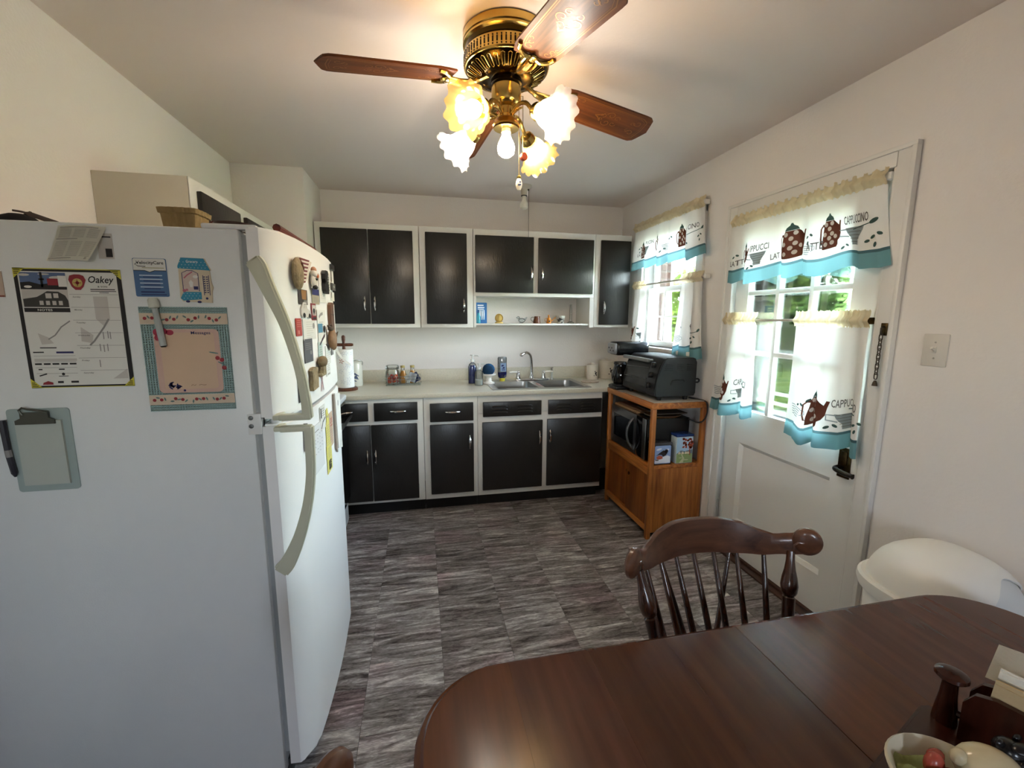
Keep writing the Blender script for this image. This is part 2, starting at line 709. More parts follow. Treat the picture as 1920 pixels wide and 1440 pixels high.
# door casing and leaf
bm = BM()
def casing(bm, y0, y1, z0, z1):
    box(bm, RW-.018, y0, z0, RW, y1, z1, bev=.005)
casing(bm, 1.362, 1.428, 0, 2.112)
casing(bm, 2.292, 2.358, 0, 2.112)
box(bm, RW-.018, 1.428, 2.043, RW, 2.292, 2.112, bev=.005)
box(bm, RW-.026, 1.355, 2.098, RW, 2.365, 2.116, bev=.004)
box(bm, RW-.026, 1.355, 0, RW, 1.374, 2.1, bev=.004)
box(bm, RW-.026, 2.346, 0, RW, 2.365, 2.1, bev=.004)
box(bm, RW-.012, 1.428, 0, RW+.034, 1.44, 2.05, bev=.002)
for a in ((1.44, 1.456), (2.32, 2.33)):
    box(bm, RW+.002, a[0], 0, RW+.14, a[1], 2.05)
box(bm, RW+.002, 1.44, 2.035, RW+.14, 2.33, 2.05)
cas = struct('trim_1', bm, trim_m)
bm = BM(); box(bm, RW+.02, 1.445, 0, RW+.15, 2.33, .022, bev=.006); box(bm, RW-.02, 1.43, 0, RW+.03, 2.33, .012, bev=.004)
struct('trim_2', bm, wood('threshold_wood', '#2a1710', '#4a2c1d', .4, 'Y'))
DX, DT = RW+.036, .042
GY0, GY1, GZ0, GZ1 = 1.590, 2.216, .925, 1.945
PY0, PY1, PZ0, PZ1 = 1.565, 2.187, .222, .722
bm = BM()
LY0, LY1, LZ0, LZ1 = 1.458, 2.318, .024, 2.032
for a in ((LY0, GY0, LZ0, LZ1), (GY1, LY1, LZ0, LZ1), (GY0, GY1, GZ1, LZ1), (GY0, GY1, PZ1, GZ0), (GY0, GY1, LZ0, PZ0)):
    box(bm, DX, a[0], a[2], DX+DT, a[1], a[3])
bmesh.ops.remove_doubles(bm, verts=bm.verts[:], dist=1e-5)
door = struct('door_1', bm, trim_m)
door['label'] = 'white half-glazed back door with nine panes'
bm = BM()   # sunk lower panel with sloped sides
extr(bm, [(DX+.016, GY0, PZ0), (DX+.016, GY1, PZ0), (DX+.016, GY1, PZ1), (DX+.016, GY0, PZ1)], (.016, 0, 0))
part('panel', bm, trim_m, door)
bm = BM()
def bead(bm, y0, y1, z0, z1, w_=.022, d=.016):
    o = [(y0, z0), (y1, z0), (y1, z1), (y0, z1)]
    i = [(y0+w_, z0+w_), (y1-w_, z0+w_), (y1-w_, z1-w_), (y0+w_, z1-w_)]
    for k in range(4):
        j = (k+1) % 4
        bm.faces.new([bm.verts.new(p) for p in ((DX, *o[k]), (DX, *o[j]), (DX+d, *i[j]), (DX+d, *i[k]))])
bead(bm, PY0, PY1, PZ0, PZ1)
box(bm, DX, GY0-.001, PZ0, DX+.016, PY0, PZ1) if PY0 > GY0 else None
box(bm, DX, PY1, PZ0, DX+.016, GY1+.001, PZ1)
part('panel_molding', bm, trim_m, door)
for i in range(4):
    y = GY0+(GY1-GY0)*i/3
    if 0 < i < 3:
        bm = BM(); box(bm, DX+.002, y-.013, GZ0, DX+.034, y+.013, GZ1, bev=.006); part('muntin', bm, trim_m, door)
    z = GZ0+(GZ1-GZ0)*i/3
    if 0 < i < 3:
        bm = BM(); box(bm, DX+.003, GY0, z-.013, DX+.033, GY1, z+.013, bev=.006); part('muntin', bm, trim_m, door)
for i in range(3):
    for j in range(3):
        bm = BM()
        dy, dz = (GY1-GY0)/3, (GZ1-GZ0)/3
        box(bm, DX+.018, GY0+dy*i, GZ0+dz*j, DX+.021, GY0+dy*(i+1), GZ0+dz*(j+1))
        part('pane', bm, gl, door)
br = mat('aged_brass', '#5a4a30', .35, 1, var=.4, vscale=60)
bm = BM(); box(bm, DX-.006, 1.497, .745, DX, 1.556, .885, bev=.003); box(bm, DX-.012, 1.512, .80, DX-.004, 1.541, .87, bev=.004)
part('lock_plate', bm, br, door)
bm = BM(); tube(bm, catmull([(DX, 1.535, .795), (DX-.04, 1.535, .793), (DX-.055, 1.515, .79), (DX-.056, 1.47, .786), (DX-.055, 1.44, .785)], 5), [.011]*16+[.010]*4+[.012], n=10)
lev = part('handle', bm, mat('dark_pewter', '#47443f', .28, 1), door)
for z in (.20, 1.75):
    bm = BM()
    tube(bm, [(DX-.008, 2.322, z), (DX-.008, 2.322, z+.10)], .008, 8)
    box(bm, DX-.003, 2.285, z, DX+.001, 2.318, z+.10, bev=.001)
    part('hinge', bm, trim_m, door)

# wall behind: baseboard
bm = BM(); box(bm, RW-.014, FW, 0, RW, 1.355, .09, bev=.004)
struct('baseboard_right', bm, trim_m)

# storm door outside
bm = BM()
sx = RW+.155
for a in ((1.46, 1.53, .02, 2.03), (2.245, 2.33, .02, 2.03), (1.53, 2.245, .02, .18), (1.53, 2.245, 1.95, 2.03), (1.53, 2.245, .86, .905)):
    box(bm, sx, a[0], a[2], sx+.03, a[1], a[3])
sd = struct('door_2', bm, mat('storm_door', '#4d443e', .5))
bm = BM(); box(bm, sx+.012, 1.53, .905, sx+.015, 2.245, 1.95); part('pane', bm, gl, sd)
bm = BM(); box(bm, sx+.012, 1.53, .18, sx+.015, 2.245, .86); part('kick_panel', bm, trim_m, sd)

# ------------------------------------------------------------------ outside
GZ = -.55
bm = BM(); box(bm, T2, -25, GZ-.1, 60, 60, GZ)
struct('ground', bm, mat('lawn', '#5b6e33', .9, var=.45, vscale=1.5, spec=.1))
bm = BM(); box(bm, 3.4, -6, GZ, 7.6, 30, GZ+.03)
struct('driveway', bm, mat('pale_concrete', '#9d998e', .85, var=.12, vscale=2))
leaf_a = cloth('leaf_light', '#5f7336', .4)
leaf_b = cloth('leaf_mid', '#4d6436', .4)
leaf_c = cloth('leaf_dark', '#374d33', .35)
bark = mat('bark', '#5a4a3a', .9, var=.4, vscale=20)
def leafcloud(blobs, n, size, seed):
    rr = random.Random(seed)
    V, F = [], []
    for _ in range(n):
        c, rx, ry, rz = rr.choice(blobs)
        d = Vector((rr.gauss(0, 1), rr.gauss(0, 1), rr.gauss(0, 1))).normalized()*(rr.random()**.45)
        p = Vector((c[0]+d.x*rx, c[1]+d.y*ry, c[2]+d.z*rz))
        a = Vector((rr.gauss(0, 1), rr.gauss(0, 1), rr.gauss(0, .6))).normalized()
        b = a.orthogonal().normalized()
        s = size*(.6+.8*rr.random())
        k = len(V)
        V += [p-a*s, p+b*s*.5, p+a*s, p-b*s*.5]
        F.append((k, k+1, k+2, k+3))
    bm = BM()
    vs = [bm.verts.new(v) for v in V]
    for f in F:
        bm.faces.new([vs[i] for i in f])
    return bm
def tree(x, y, hgt, wd, m_, seed, label, n=6500):
    t = thing('tree', label, 'tree', (x, y, GZ), 'trees beyond the driveway')
    rr = random.Random(seed)
    bl = []
    for i in range(16):
        a = rr.random()*2*PI
        q = rr.random()
        rad = wd*.30*(1-.55*q)
        bl.append(((x+math.cos(a)*rad*rr.random()**.5, y+math.sin(a)*rad*rr.random()**.5, GZ+hgt*(.14+.72*q)), wd*.21, wd*.21, hgt*.13))
    part('foliage', leafcloud(bl, n, .13, seed), m_, t, sharp=180, kind='stuff')
    bm = BM(); tube(bm, [(x, y, GZ), (x+.1, y, GZ+hgt*.4), (x, y+.1, GZ+hgt*.75)], [.2, .15, .06], 8)
    part('trunk', bm, bark, t)
tree(13.6, 6.9, 4.4, 4.9, leaf_b, 8, 'green tree nearest the road side')
tree(13.4, 11.2, 4.8, 5.0, leaf_b, 1, 'leafy green tree framed by the left panes of the door')
tree(13.8, 15.5, 5.0, 5.0, leaf_a, 2, 'pale yellow-green tree seen through the top middle pane')
tree(13.4, 19.8, 4.8, 5.0, leaf_a, 3, 'light green tree behind the upper sash of the kitchen window')
tree(13.8, 24.1, 4.6, 4.9, leaf_b, 4, 'green tree at the left edge of the kitchen window view')
tree(13.6, 28.4, 4.6, 4.1, leaf_a, 7, 'pale tree farthest along the driveway', 4000)
tree(18.2, 9.2, 5.6, 4.4, leaf_c, 9, 'dark tree in the second row nearest the road side', 4000)
tree(18.2, 13.8, 6.0, 4.4, leaf_c, 5, 'tall dark green tree standing behind the paler ones', 4000)
tree(18.2, 18.4, 6.0, 4.4, leaf_c, 6, 'tall dark tree behind the light green tree', 4000)
tree(18.2, 23.0, 5.6, 4.4, leaf_c, 10, 'dark tree in the second row farthest along the driveway', 4000)
# white rail fence along the far edge of the driveway
fe = thing('rail_fence', 'low white picket rail along the far side of the driveway', 'fence', (7.7, 6, GZ))
fw = mat('fence_white', '#dcdcd4', .7)
for z in (.12, .34):
    bm = BM(); box(bm, 7.68, 3, GZ+z, 7.72, 20, GZ+z+.06); part('rail', bm, fw, fe)
for i in range(34):
    bm = BM(); y = 3.1+i*.5; box(bm, 7.65, y, GZ, 7.69, y+.06, GZ+.48, bev=.01, seg=1); part('picket', bm, fw, fe)
# shrub just outside the door
sh = thing('garden_shrub', 'yellow-green shrub low outside the door glass', 'shrub', (4.0, 4.42, GZ))
part('foliage', leafcloud([((4.0, 4.42, GZ+.45), .22, .22, .42), ((4.1, 4.25, GZ+.3), .2, .2, .3), ((3.95, 4.5, GZ+.75), .14, .14, .25)], 900, .045, 21), cloth('leaf_lime', '#7f9a30', .5), sh, sharp=180, kind='stuff')
bm = BM(); tube(bm, [(4.0, 4.42, GZ), (4.0, 4.42, GZ+.6)], [.02, .01], 6); part('stem', bm, bark, sh)
# brick pier of the house wall beside the window
pr_ = thing('brick_pier', 'red brick pier outside the left side of the kitchen window', 'brick pier', (2.3, 3.84, GZ))
px0, px1, py0 = 2.205, 2.32, 3.74
bm = BM(); box(bm, px0+.004, py0+.004, GZ, px1-.004, py0+.2, 2.6); part('mortar', bm, mat('mortar', '#6b625a', .95), pr_)
bm_brick = mat('brick_red', '#553a2f', .9, var=.35, vscale=14, bump=.3, bscale=60)
bm = BM(); box(bm, px0, py0, 0, px1, py0+.2, .057, bev=.003, seg=1)
bmesh.ops.translate(bm, verts=bm.verts[:], vec=(-2.3, -3.84, -GZ))
brick_me = finish('brick', bm, bm_brick)
for i in range(24):
    o = bpy.data.objects.new('brick', brick_me)
    COL.objects.link(o); o.parent = pr_
    o.location = (0.002*(i % 2), -.002*(i % 3), .95+i*.068+GZ)
# ------------------------------------------------------------------ cabinets
cab_m = mat('cabinet_white', '#dcdad4', .4, bump=.03, bscale=30)
blk_m = mat('cabinet_charcoal', '#242220', .29, var=.12, vscale=5, bump=.10, bscale=160, stretch=(1, 1, .18), spec=.5)
chrome = mat('chrome', '#d8d8d8', .12, 1)
steel = mat('stainless', '#a9a8a5', .3, 1, bump=.04, bscale=200)

def pull(bm, c, axis, L=.105, nrm=(0, -1, 0)):
    """torpedo shaped chrome pull"""
    c = Vector(c); n_ = Vector(nrm); a = Vector(axis)
    tube(bm, [c+a*(L*t)+n_*(.008+.016*(1-(2*t)**2)) for t in (-.5, -.42, -.3, -.15, 0, .15, .3, .42, .5)], [.003, .0055, .0075, .009, .0095, .009, .0075, .0055, .003], n=8)
    for s in (-.34, .34):
        tube(bm, [c+a*L*s, c+a*L*s+n_*.018], .004, 6)

def door_front(parent, x0, x1, z0, z1, y, hx=None, hz=None, hinge=None, name='door'):
    bm = BM(); box(bm, x0, y-.019, z0, x1, y, z1, bev=.0035)
    d = part(name, bm, blk_m, parent)
    if hx is not None:
        bm = BM(); pull(bm, (hx, y-.019, hz), (0, 0, 1) if name == 'door' else (1, 0, 0))
        part('handle', bm, chrome, d, label='chrome torpedo handle')
    if hinge is not None:
        for f in (.14, .86):
            bm = BM(); zz = z0+(z1-z0)*f
            tube(bm, [(hinge, y-.008, zz-.025), (hinge, y-.008, zz+.025)], .005, 6)
            part('hinge', bm, cab_m, d)
    return d

def face(bm, x0, x1, z0, z1, y, holes, th=.02):
    """face frame with rectangular openings, built of strips"""
    xs = sorted({x0, x1, *[a for h in holes for a in h[:2]]})
    zs = sorted({z0, z1, *[a for h in holes for a in h[2:]]})
    for i in range(len(xs)-1):
        for j in range(len(zs)-1):
            cx, cz = (xs[i]+xs[i+1])/2, (zs[j]+zs[j+1])/2
            if any(h[0] < cx < h[1] and h[2] < cz < h[3] for h in holes):
                continue
            box(bm, xs[i], y, zs[j], xs[i+1], y+th, zs[j+1])
    bmesh.ops.remove_doubles(bm, verts=bm.verts[:], dist=1e-5)

UY = 3.484
def upper(label, x0, x1, doors, z0=1.381, z1=2.144):
    t = thing('wall_cabinet', label, 'cabinet', ((x0+x1)/2, UY+.16, z0))
    bm = BM()
    box(bm, x0+.001, UY+.001, z0, x1-.001, BW, z1, bev=.003)
    part('body', bm, cab_m, t)
    for (a, b, c, d, hx, hz, hg) in doors:
        door_front(t, a, b, c, d, UY, hx, hz, hg)
    return t
upper('white wall cabinet with two tall black doors beside the fridge', -.737, .004, [(-.695, -.369, 1.41, 2.103, -.402, 1.563, -.698), (-.363, -.041, 1.41, 2.103, -.33, 1.563, -.038)])
upper('narrow white wall cabinet with one tall black door carrying a glare spot', .006, .419, [(.052, .369, 1.41, 2.102, .34, 1.553, .049)])
t = thing('wall_cabinet', 'short white wall cabinet with two squat black doors and an open shelf under them', 'cabinet', (.93, UY+.16, 1.381))
bm = BM(); box(bm, .421, UY+.001, 1.63, 1.439, BW, 2.144, bev=.003)
box(bm, .421, UY+.001, 1.381, .441, BW, 1.63); box(bm, 1.404, UY+.001, 1.381, 1.439, BW, 1.63)
part('body', bm, cab_m, t)
door_front(t, .435, .907, 1.659, 2.096, UY, .886, 1.811, .432)
door_front(t, .947, 1.42, 1.659, 2.094, UY, .975, 1.811, 1.423)
bm = BM(); box(bm, .442, UY+.012, 1.398, 1.403, BW, 1.413, bev=.005)
part('shelf', bm, cab_m, t)
upper('white wall cabinet with one tall black door in the corner by the window', 1.441, 1.765, [(1.485, 1.752, 1.404, 2.097, 1.521, 1.546, 1.755)])

BY = 3.144
t = thing('base_cabinet', 'white base cabinet with two black drawers over two doors beside the stove', 'cabinet', (-.37, BY+.3, 0))
bm = BM(); box(bm, -.738, BY+.001, .106, .003, BW-.01, .885, bev=.002); part('body', bm, cab_m, t)
bm = BM(); box(bm, -.738, BY+.075, 0, .003, BW-.01, .106); part('toe_kick', bm, mat('toe_black', '#0f0e0d', .6), t)
door_front(t, -.69, -.379, .729, .859, BY, -.535, .80, None, 'drawer')
door_front(t, -.339, -.036, .726, .857, BY, -.175, .796, None, 'drawer')
door_front(t, -.69, -.3685, .13, .70, BY, -.395, .466, None)
door_front(t, -.3645, -.041, .129, .699, BY, -.338, .466, -.038)
t = thing('base_cabinet', 'narrow white base cabinet with one black drawer over one door', 'cabinet', (.2, BY+.3, 0))
bm = BM(); box(bm, .006, BY+.001, .104, .401, BW-.01, .885, bev=.002); part('body', bm, cab_m, t)
bm = BM(); box(bm, .006, BY+.075, 0, .401, BW-.01, .104); part('toe_kick', bm, MC['toe_black'], t)
door_front(t, .051, .369, .702, .84, BY, .215, .775, None, 'drawer')
door_front(t, .048, .369, .146, .681, BY, .339, .541, .045)
t = thing('base_cabinet', 'white sink base cabinet with two louvred black panels over two doors', 'cabinet', (.9, BY+.3, 0))
bm = BM(); box(bm, .403, BY+.001, .104, 1.397, BW-.01, .75, bev=.002); box(bm, .403, BY+.001, .745, 1.397, BY+.02, .885); part('body', bm, cab_m, t)
bm = BM(); box(bm, .403, BY+.075, 0, 1.397, BW-.01, .104); part('toe_kick', bm, MC['toe_black'], t)
for x0, x1 in ((.441, .894), (.949, 1.389)):
    bm = BM(); box(bm, x0, BY-.016, .723, x1, BY, .836, bev=.003)
    lp = part('louvre_panel', bm, blk_m, t)
    for gx in (x0+.07, x0+.265):
        for k in range(3):
            bm = BM(); zz = .757+k*.023
            tube(bm, [(gx, BY-.016, zz-.006), (gx+.012, BY-.021, zz), (gx+.104, BY-.021, zz), (gx+.116, BY-.016, zz-.006)], .0045, 6)
            part('louvre', bm, blk_m, lp)
door_front(t, .435, .905, .146, .682, BY, .878, .548, .432)
door_front(t, .942, 1.389, .146, .686, BY, .962, .553, None)

# counter: laminate with a backsplash, opening for the sink
lam = mat('laminate_counter', '#d6d0be', .35, var=.16, vscale=170, bump=.02, bscale=300)
SX0, SX1, SY0, SY1 = .525, 1.325, 3.195, 3.70
CY = 3.124
bm = BM()
for a in ((-.744, CY, SX0+.012, BW), (SX1-.012, CY, RW, BW), (SX0+.012, CY, SX1-.012, SY0+.012), (SX0+.012, SY1-.012, SX1-.012, BW)):
    box(bm, a[0], a[1], .886, a[2], a[3], .914)
bmesh.ops.remove_doubles(bm, verts=bm.verts[:], dist=1e-5)
ct = solo('countertop', bm, lam, 'speckled beige laminate countertop along the back wall', 'countertop', (.5, 3.46, .886))
bm = BM(); box(bm, -.744, CY-.001, .885, RW, CY+.004, .9145, bev=.002); part('front_edge', bm, lam, ct)
bm = BM(); box(bm, -.744, BW-.022, .914, 1.50, BW, 1.016, bev=.003); box(bm, 1.50, BW-.022, .914, RW, BW, 1.016, bev=.003)
part('backsplash', bm, lam, ct)

# sink
t = thing('kitchen_sink', 'stainless double-bowl sink set in the counter', 'sink', (.925, 3.45, .914))
bm = BM()
bowls = [(.575, .90), (.95, 1.275)]
by0, by1 = 3.235, 3.59
xs = [SX0, .575, .90, .95, 1.275, SX1]
ys = [SY0, by0, by1, SY1]
for i in range(5):
    for j in range(3):
        if j == 1 and i in (1, 3):
            continue
        box(bm, xs[i], ys[j], .9145, xs[i+1], ys[j+1], .9185)
bmesh.ops.remove_doubles(bm, verts=bm.verts[:], dist=1e-5)
part('rim', bm, steel, t)
for a, b in bowls:
    bm = BM()
    P0 = rrect(a, by0, b-a, by1-by0, .05, 5)
    P1 = rrect(a+.012, by0+.012, b-a-.024, by1-by0-.024, .05, 5)
    v0 = [bm.verts.new((x, y, .918)) for x, y in P0]
    v1 = [bm.verts.new((x, y, .78)) for x, y in P1]
    n_ = len(P0)
    for i in range(n_):
        j = (i+1) % n_
        bm.faces.new((v0[i], v0[j], v1[j], v1[i]))
    bm.faces.new(v1)
    part('bowl', bm, steel, t)
    bm = BM(); lathe(bm, [(.0, .7815), (.038, .7815), (.042, .784)], ((a+b)/2, (by0+by1)/2, 0), 16); part('drain', bm, chrome, t)
# faucet
t = thing('faucet', 'chrome gooseneck faucet with two white lever handles behind the sink', 'faucet', (.945, 3.645, .9185))
bm = BM(); box(bm, .80, 3.625, .9185, 1.10, 3.67, .932, bev=.006); part('base', bm, chrome, t)
bm = BM()
tube(bm, catmull([(.945, 3.648, .93), (.946, 3.648, 1.0), (.944, 3.646, 1.07), (.93, 3.63, 1.135), (.895, 3.60, 1.163), (.86, 3.57, 1.160), (.835, 3.555, 1.152)], 6), [.016]*4+[.0115]*33, n=10)
lathe(bm, [(.02, 0), (.022, .012), (.016, .035)], (.945, 3.648, .93), 14)
ball(bm, (.832, 3.553, 1.150), .016)
part('spout', bm, chrome, t)
por = mat('porcelain', '#e6e2d8', .15)
for sx_, xx in ((-1, .825), (1, 1.055)):
    bm = BM(); lathe(bm, [(.022, 0), (.024, .01), (.015, .03), (.017, .045), (.012, .055)], (xx, 3.648, .93), 14); ball(bm, (xx, 3.645, .99), .014)
    k = part('handle_post', bm, chrome, t)
    bm = BM(); tube(bm, [(xx+sx_*.008, 3.643, .990), (xx+sx_*.025, 3.64, .992), (xx+sx_*.055, 3.635, .993), (xx+sx_*.08, 3.63, .992)], [.006, .009, .0095, .005], 8)
    part('lever', bm, por, k, label='white porcelain lever')
t = thing('sprayer_hose', 'slim clear side sprayer at the right of the faucet', 'sprayer', (1.13, 3.645, .9185))
bm = BM(); lathe(bm, [(.016, 0), (.018, .006), (.009, .02), (.009, .05), (.012, .06), (.014, .085), (.006, .09)], (1.13, 3.645, .9185), 12); part('wand', bm, mat('clear_plastic', '#c9ccc6', .15, alpha=.75), t)
bm = BM(); tube(bm, [(1.13, 3.645, 1.0), (1.12, 3.63, 1.02), (1.135, 3.625, 1.03)], [.009, .008, .006], 8); part('trigger', bm, chrome, t)
# things in and around the sink
white_c = mat('ceramic_white', '#e8e5de', .18)
bm = BM(); lathe(bm, [(0, .0), (.055, .0), (.09, .012), (.092, .016), (.055, .005), (0, .005)], (.70, 3.34, .782), 28, cap=False)
solo('dinner_plate', bm, white_c, 'white plate lying in the left sink bowl', 'plate', (.70, 3.34, .782))
bm = BM()
grid(bm, lambda u, v: (.895+.065*u+.004*math.sin(9*v), 3.26+.16*v+.006*math.sin(5*u), .921+.004*math.sin(7*u+4*v)-.12*max(0, .55-u)**1.6-.05*max(0, u-.75)), 14, 14)
dc = solo('dish_cloth', bm, cloth('cloth_pink', '#b59a96', .1), 'pinkish cloth draped over the divider of the sink', 'dishcloth', (.925, 3.34, .92))
bm = BM(); ball(bm, (1.13, 3.30, .80), (.05, .03, .016)); ball(bm, (1.16, 3.32, .81), (.03, .025, .02))
solo('sponge', bm, mat('sponge_pale', '#cfcac2', .9, bump=.5, bscale=120), 'pale sponge lying in the right sink bowl', 'sponge', (1.13, 3.30, .785))
# soap bottles and so on
t = thing('lotion_bottle', 'clear pump bottle with a deep blue label nearest the left of the sink', 'bottle', (.415, 3.56, .914))
bm = BM(); lathe(bm, [(0, 0), (.034, 0), (.036, .01), (.036, .14), (.028, .165), (.014, .175), (.014, .185)], (.415, 3.56, .914), 18, mtx=Matrix.Diagonal((1, .65, 1))); part('body', bm, thin_glass('clear_bottle', '#dfe3e6', .15), t)
bm = BM(); lathe(bm, [(0, 0), (.031, 0), (.031, .10), (.02, .15), (0, .15)], (.416, 3.56, .919), 18, mtx=Matrix.Diagonal((1, .62, 1))); part('label', bm, mat('label_navy', '#1d2f86', .4), t)
bm = BM(); lathe(bm, [(.016, 0), (.016, .025), (.006, .028), (.006, .05), (.017, .052), (.017, .062), (0, .063)], (.415, 3.56, 1.095), 12); tube(bm, [(.415, 3.56, 1.15), (.46, 3.55, 1.152), (.466, 3.549, 1.143)], .006, 6); part('pump', bm, mat('pump_clear', '#d5d6d2', .3), t)
t = thing('soap_dispenser', 'small clear pump bottle with a little white soap left in it', 'bottle', (.455, 3.46, .914))
bm = BM(); lathe(bm, [(0, 0), (.033, 0), (.034, .008), (.034, .095), (.03, .115), (.014, .128), (.014, .135)], (.455, 3.46, .914), 18); part('body', bm, MC['clear_bottle'], t)
bm = BM(); lathe(bm, [(0, 0), (.03, 0), (.03, .042), (0, .042)], (.455, 3.46, .918), 18); part('liquid', bm, mat('soap_milky', '#e4e4d8', .4), t)
bm = BM(); lathe(bm, [(.015, 0), (.015, .018), (.005, .02), (.005, .04), (.014, .042), (.014, .05), (0, .05)], (.455, 3.46, 1.045), 12); tube(bm, [(.455, 3.46, 1.09), (.495, 3.45, 1.092), (.5, 3.449, 1.084)], .005, 6); part('pump', bm, MC['pump_clear'], t)
t = thing('scrubber_stand', 'white pedestal dish for a scrubber at the back left of the sink', 'holder', (.545, 3.52, .914))
bm = BM(); lathe(bm, [(0, 0), (.05, 0), (.05, .006), (.026, .02), (.022, .045), (.03, .058), (.058, .072), (.06, .083), (.054, .083), (0, .068)], (.545, 3.52, .9185), 24); part('dish', bm, white_c, t)
t = thing('dish_scrubber', 'round blue dish scrubber standing in the white pedestal dish', 'scrubber', (.545, 3.52, .99))
bm = BM(); ball(bm, (.545, 3.52, 1.035), (.052, .04, .05)); part('sponge_head', bm, mat('scrub_blue', '#174a70', .85, bump=.4, bscale=150), t)
bm = BM(); ball(bm, (.535, 3.495, 1.03), (.047, .026, .044)); part('scouring_pad', bm, mat('scrub_navy', '#0f3350', .95, bump=.6, bscale=200), t)
t = thing('dish_soap_bottle', 'upside-down clear dish soap bottle with blue soap and yellow cap', 'bottle', (.685, 3.655, .914))
bm = BM(); lathe(bm, [(.02, .02), (.036, .035), (.04, .06), (.04, .195), (.036, .207), (0, .21)], (.685, 3.655, .9185), 20, mtx=Matrix.Diagonal((1, .6, 1))); part('body', bm, thin_glass('soap_clear', '#c8cdd0', .2), t)
bm = BM(); lathe(bm, [(0, .021), (.019, .021), (.034, .036), (.0375, .06), (.0375, .075), (0, .075)], (.685, 3.655, .9185), 20, mtx=Matrix.Diagonal((1, .57, 1))); part('liquid', bm, mat('soap_blue', '#14218a', .25), t)
bm = BM(); lathe(bm, [(0, 0), (.024, 0), (.024, .018), (.019, .022)], (.685, 3.655, .9185), 16); part('cap', bm, mat('cap_yellow', '#cfc23a', .4), t)
pl_ = Plane((.655, 3.655-.0245, .99), (1, 0, 0), (0, 0, 1), (0, -1, 0))
bm = BM(); box(bm, .665, 3.6300, 1.0, .715, 3.6312, 1.075, bev=.0003, seg=1); part('label', bm, mat('label_blue', '#7f96b4', .4), t)
printed('printed_motif', [disc(.028, .062, .012, .007, 14, .4), disc(.038, .045, .010, .006, 14, .2), rect(.022, .022, .03, .006), rect(.022, .034, .026, .004)], mat('ink_navy', '#16245c', .5), t, Plane((.655, 3.6299, .99), (1, 0, 0), (0, 0, 1), (0, -1, 0)))
# jar, basket and sauce bottles
t = thing('wire_basket', 'low wire basket on the counter holding a jar and small bottles', 'basket', (-.145, 3.60, .914))
bm = BM()
wire = mat('wire_grey', '#8b8d86', .35, .8)
for z in (.018, .05, .075):
    tube(bm, [(*p, .914+z) for p in rrect(-.29, 3.545, .285, .13, .03, 4)], .002, 5, closed=True)
for x in [-.27+.035*i for i in range(8)]:
    tube(bm, [(x, 3.545, .99), (x, 3.547, .92), (x, 3.673, .92), (x, 3.675, .99)], .0015, 4)
part('wires', bm, wire, t)
bm = BM(); box(bm, -.285, 3.55, .9145, -.01, 3.67, .919, bev=.002); part('tray', bm, mat('tray_grey', '#8f9488', .4), t)
t = thing('candy_jar', 'squat clip-top glass jar of red wrapped sweets in the wire basket', 'jar', (-.232, 3.61, .92))
bm = BM(); lathe(bm, [(0, .0), (.05, 0), (.054, .01), (.054, .10), (.046, .118), (.046, .13)], (-.232, 3.61, .921), 24); part('glass', bm, thin_glass('jar_glass', '#f6f8f6', .03), t)
bm = BM(); lathe(bm, [(.05, 0), (.053, .006), (.053, .018), (.045, .026), (0, .028)], (-.232, 3.61, 1.05), 24); part('lid', bm, MC['jar_glass'], t)
bm = BM(); tube(bm, [(-.232+.054*math.cos(a*PI/12), 3.61+.054*math.sin(a*PI/12), 1.048) for a in range(24)], .0025, 5, closed=True); part('wire_clip', bm, wire, t)
red = [mat('sweet_red', '#b32a22', .3), mat('sweet_orange', '#c9542e', .3), mat('sweet_dark', '#7c1f1c', .3)]
rr = random.Random(3)
for i in range(26):
    bm = BM()
    a, q = rr.random()*2*PI, rr.random()**.5*.036
    ball(bm, (-.232+q*math.cos(a), 3.61+q*math.sin(a), .936+.056*(i/26)), (.015, .011, .010), 8, 5, Matrix.Rotation(rr.random()*3, 3, 'Z'))
    part('sweet', bm, red[i % 3], t)
for i, (x, y) in enumerate(((-.152, 3.64), (-.075, 3.645))):
    t = thing('sauce_bottle', ['small orange sauce bottle behind the sweets jar', 'small orange sauce bottle at the right of the wire basket'][i], 'bottle', (x, y, .92), 'sauce bottles in the basket')
    bm = BM(); lathe(bm, [(0, 0), (.026, 0), (.028, .01), (.028, .075), (.016, .105), (.015, .13)], (x, y, .921), 18); part('glass', bm, MC['jar_glass'], t)
    bm = BM(); lathe(bm, [(0, 0), (.024, 0), (.025, .01), (.025, .07), (.014, .10), (0, .10)], (x, y, .924), 16); part('sauce', bm, mat('sauce_amber', '#c98a2c', .4), t)
    bm = BM(); lathe(bm, [(.018, 0), (.018, .018), (0, .02)], (x, y, 1.05), 14); part('cap', bm, mat('cap_gold', '#b7a46a', .35, .6), t)
for i, (x, y, a, c) in enumerate(((-.075, 3.585, .3, '#c8ccd4'), (-.05, 3.59, -.5, '#23315e'), (-.095, 3.59, 1.0, '#dfe0dc'))):
    bm = BM()
    grid(bm, lambda u, v: Matrix.Rotation(a, 3, 'Y') @ Vector(((u-.5)*.06, .004*math.sin(6*u), (v-.5)*.075))+Vector((x, y, .975)), 8, 4)
    bmesh.ops.solidify(bm, geom=bm.faces[:], thickness=.002)
    solo('sauce_packet', bm, mat('packet_%d' % i, c, .35), ['silver packet leaning in the basket', 'dark blue packet leaning in the basket', 'white packet leaning in the basket'][i], 'packet', (x, y, .935), 'packets in the wire basket')
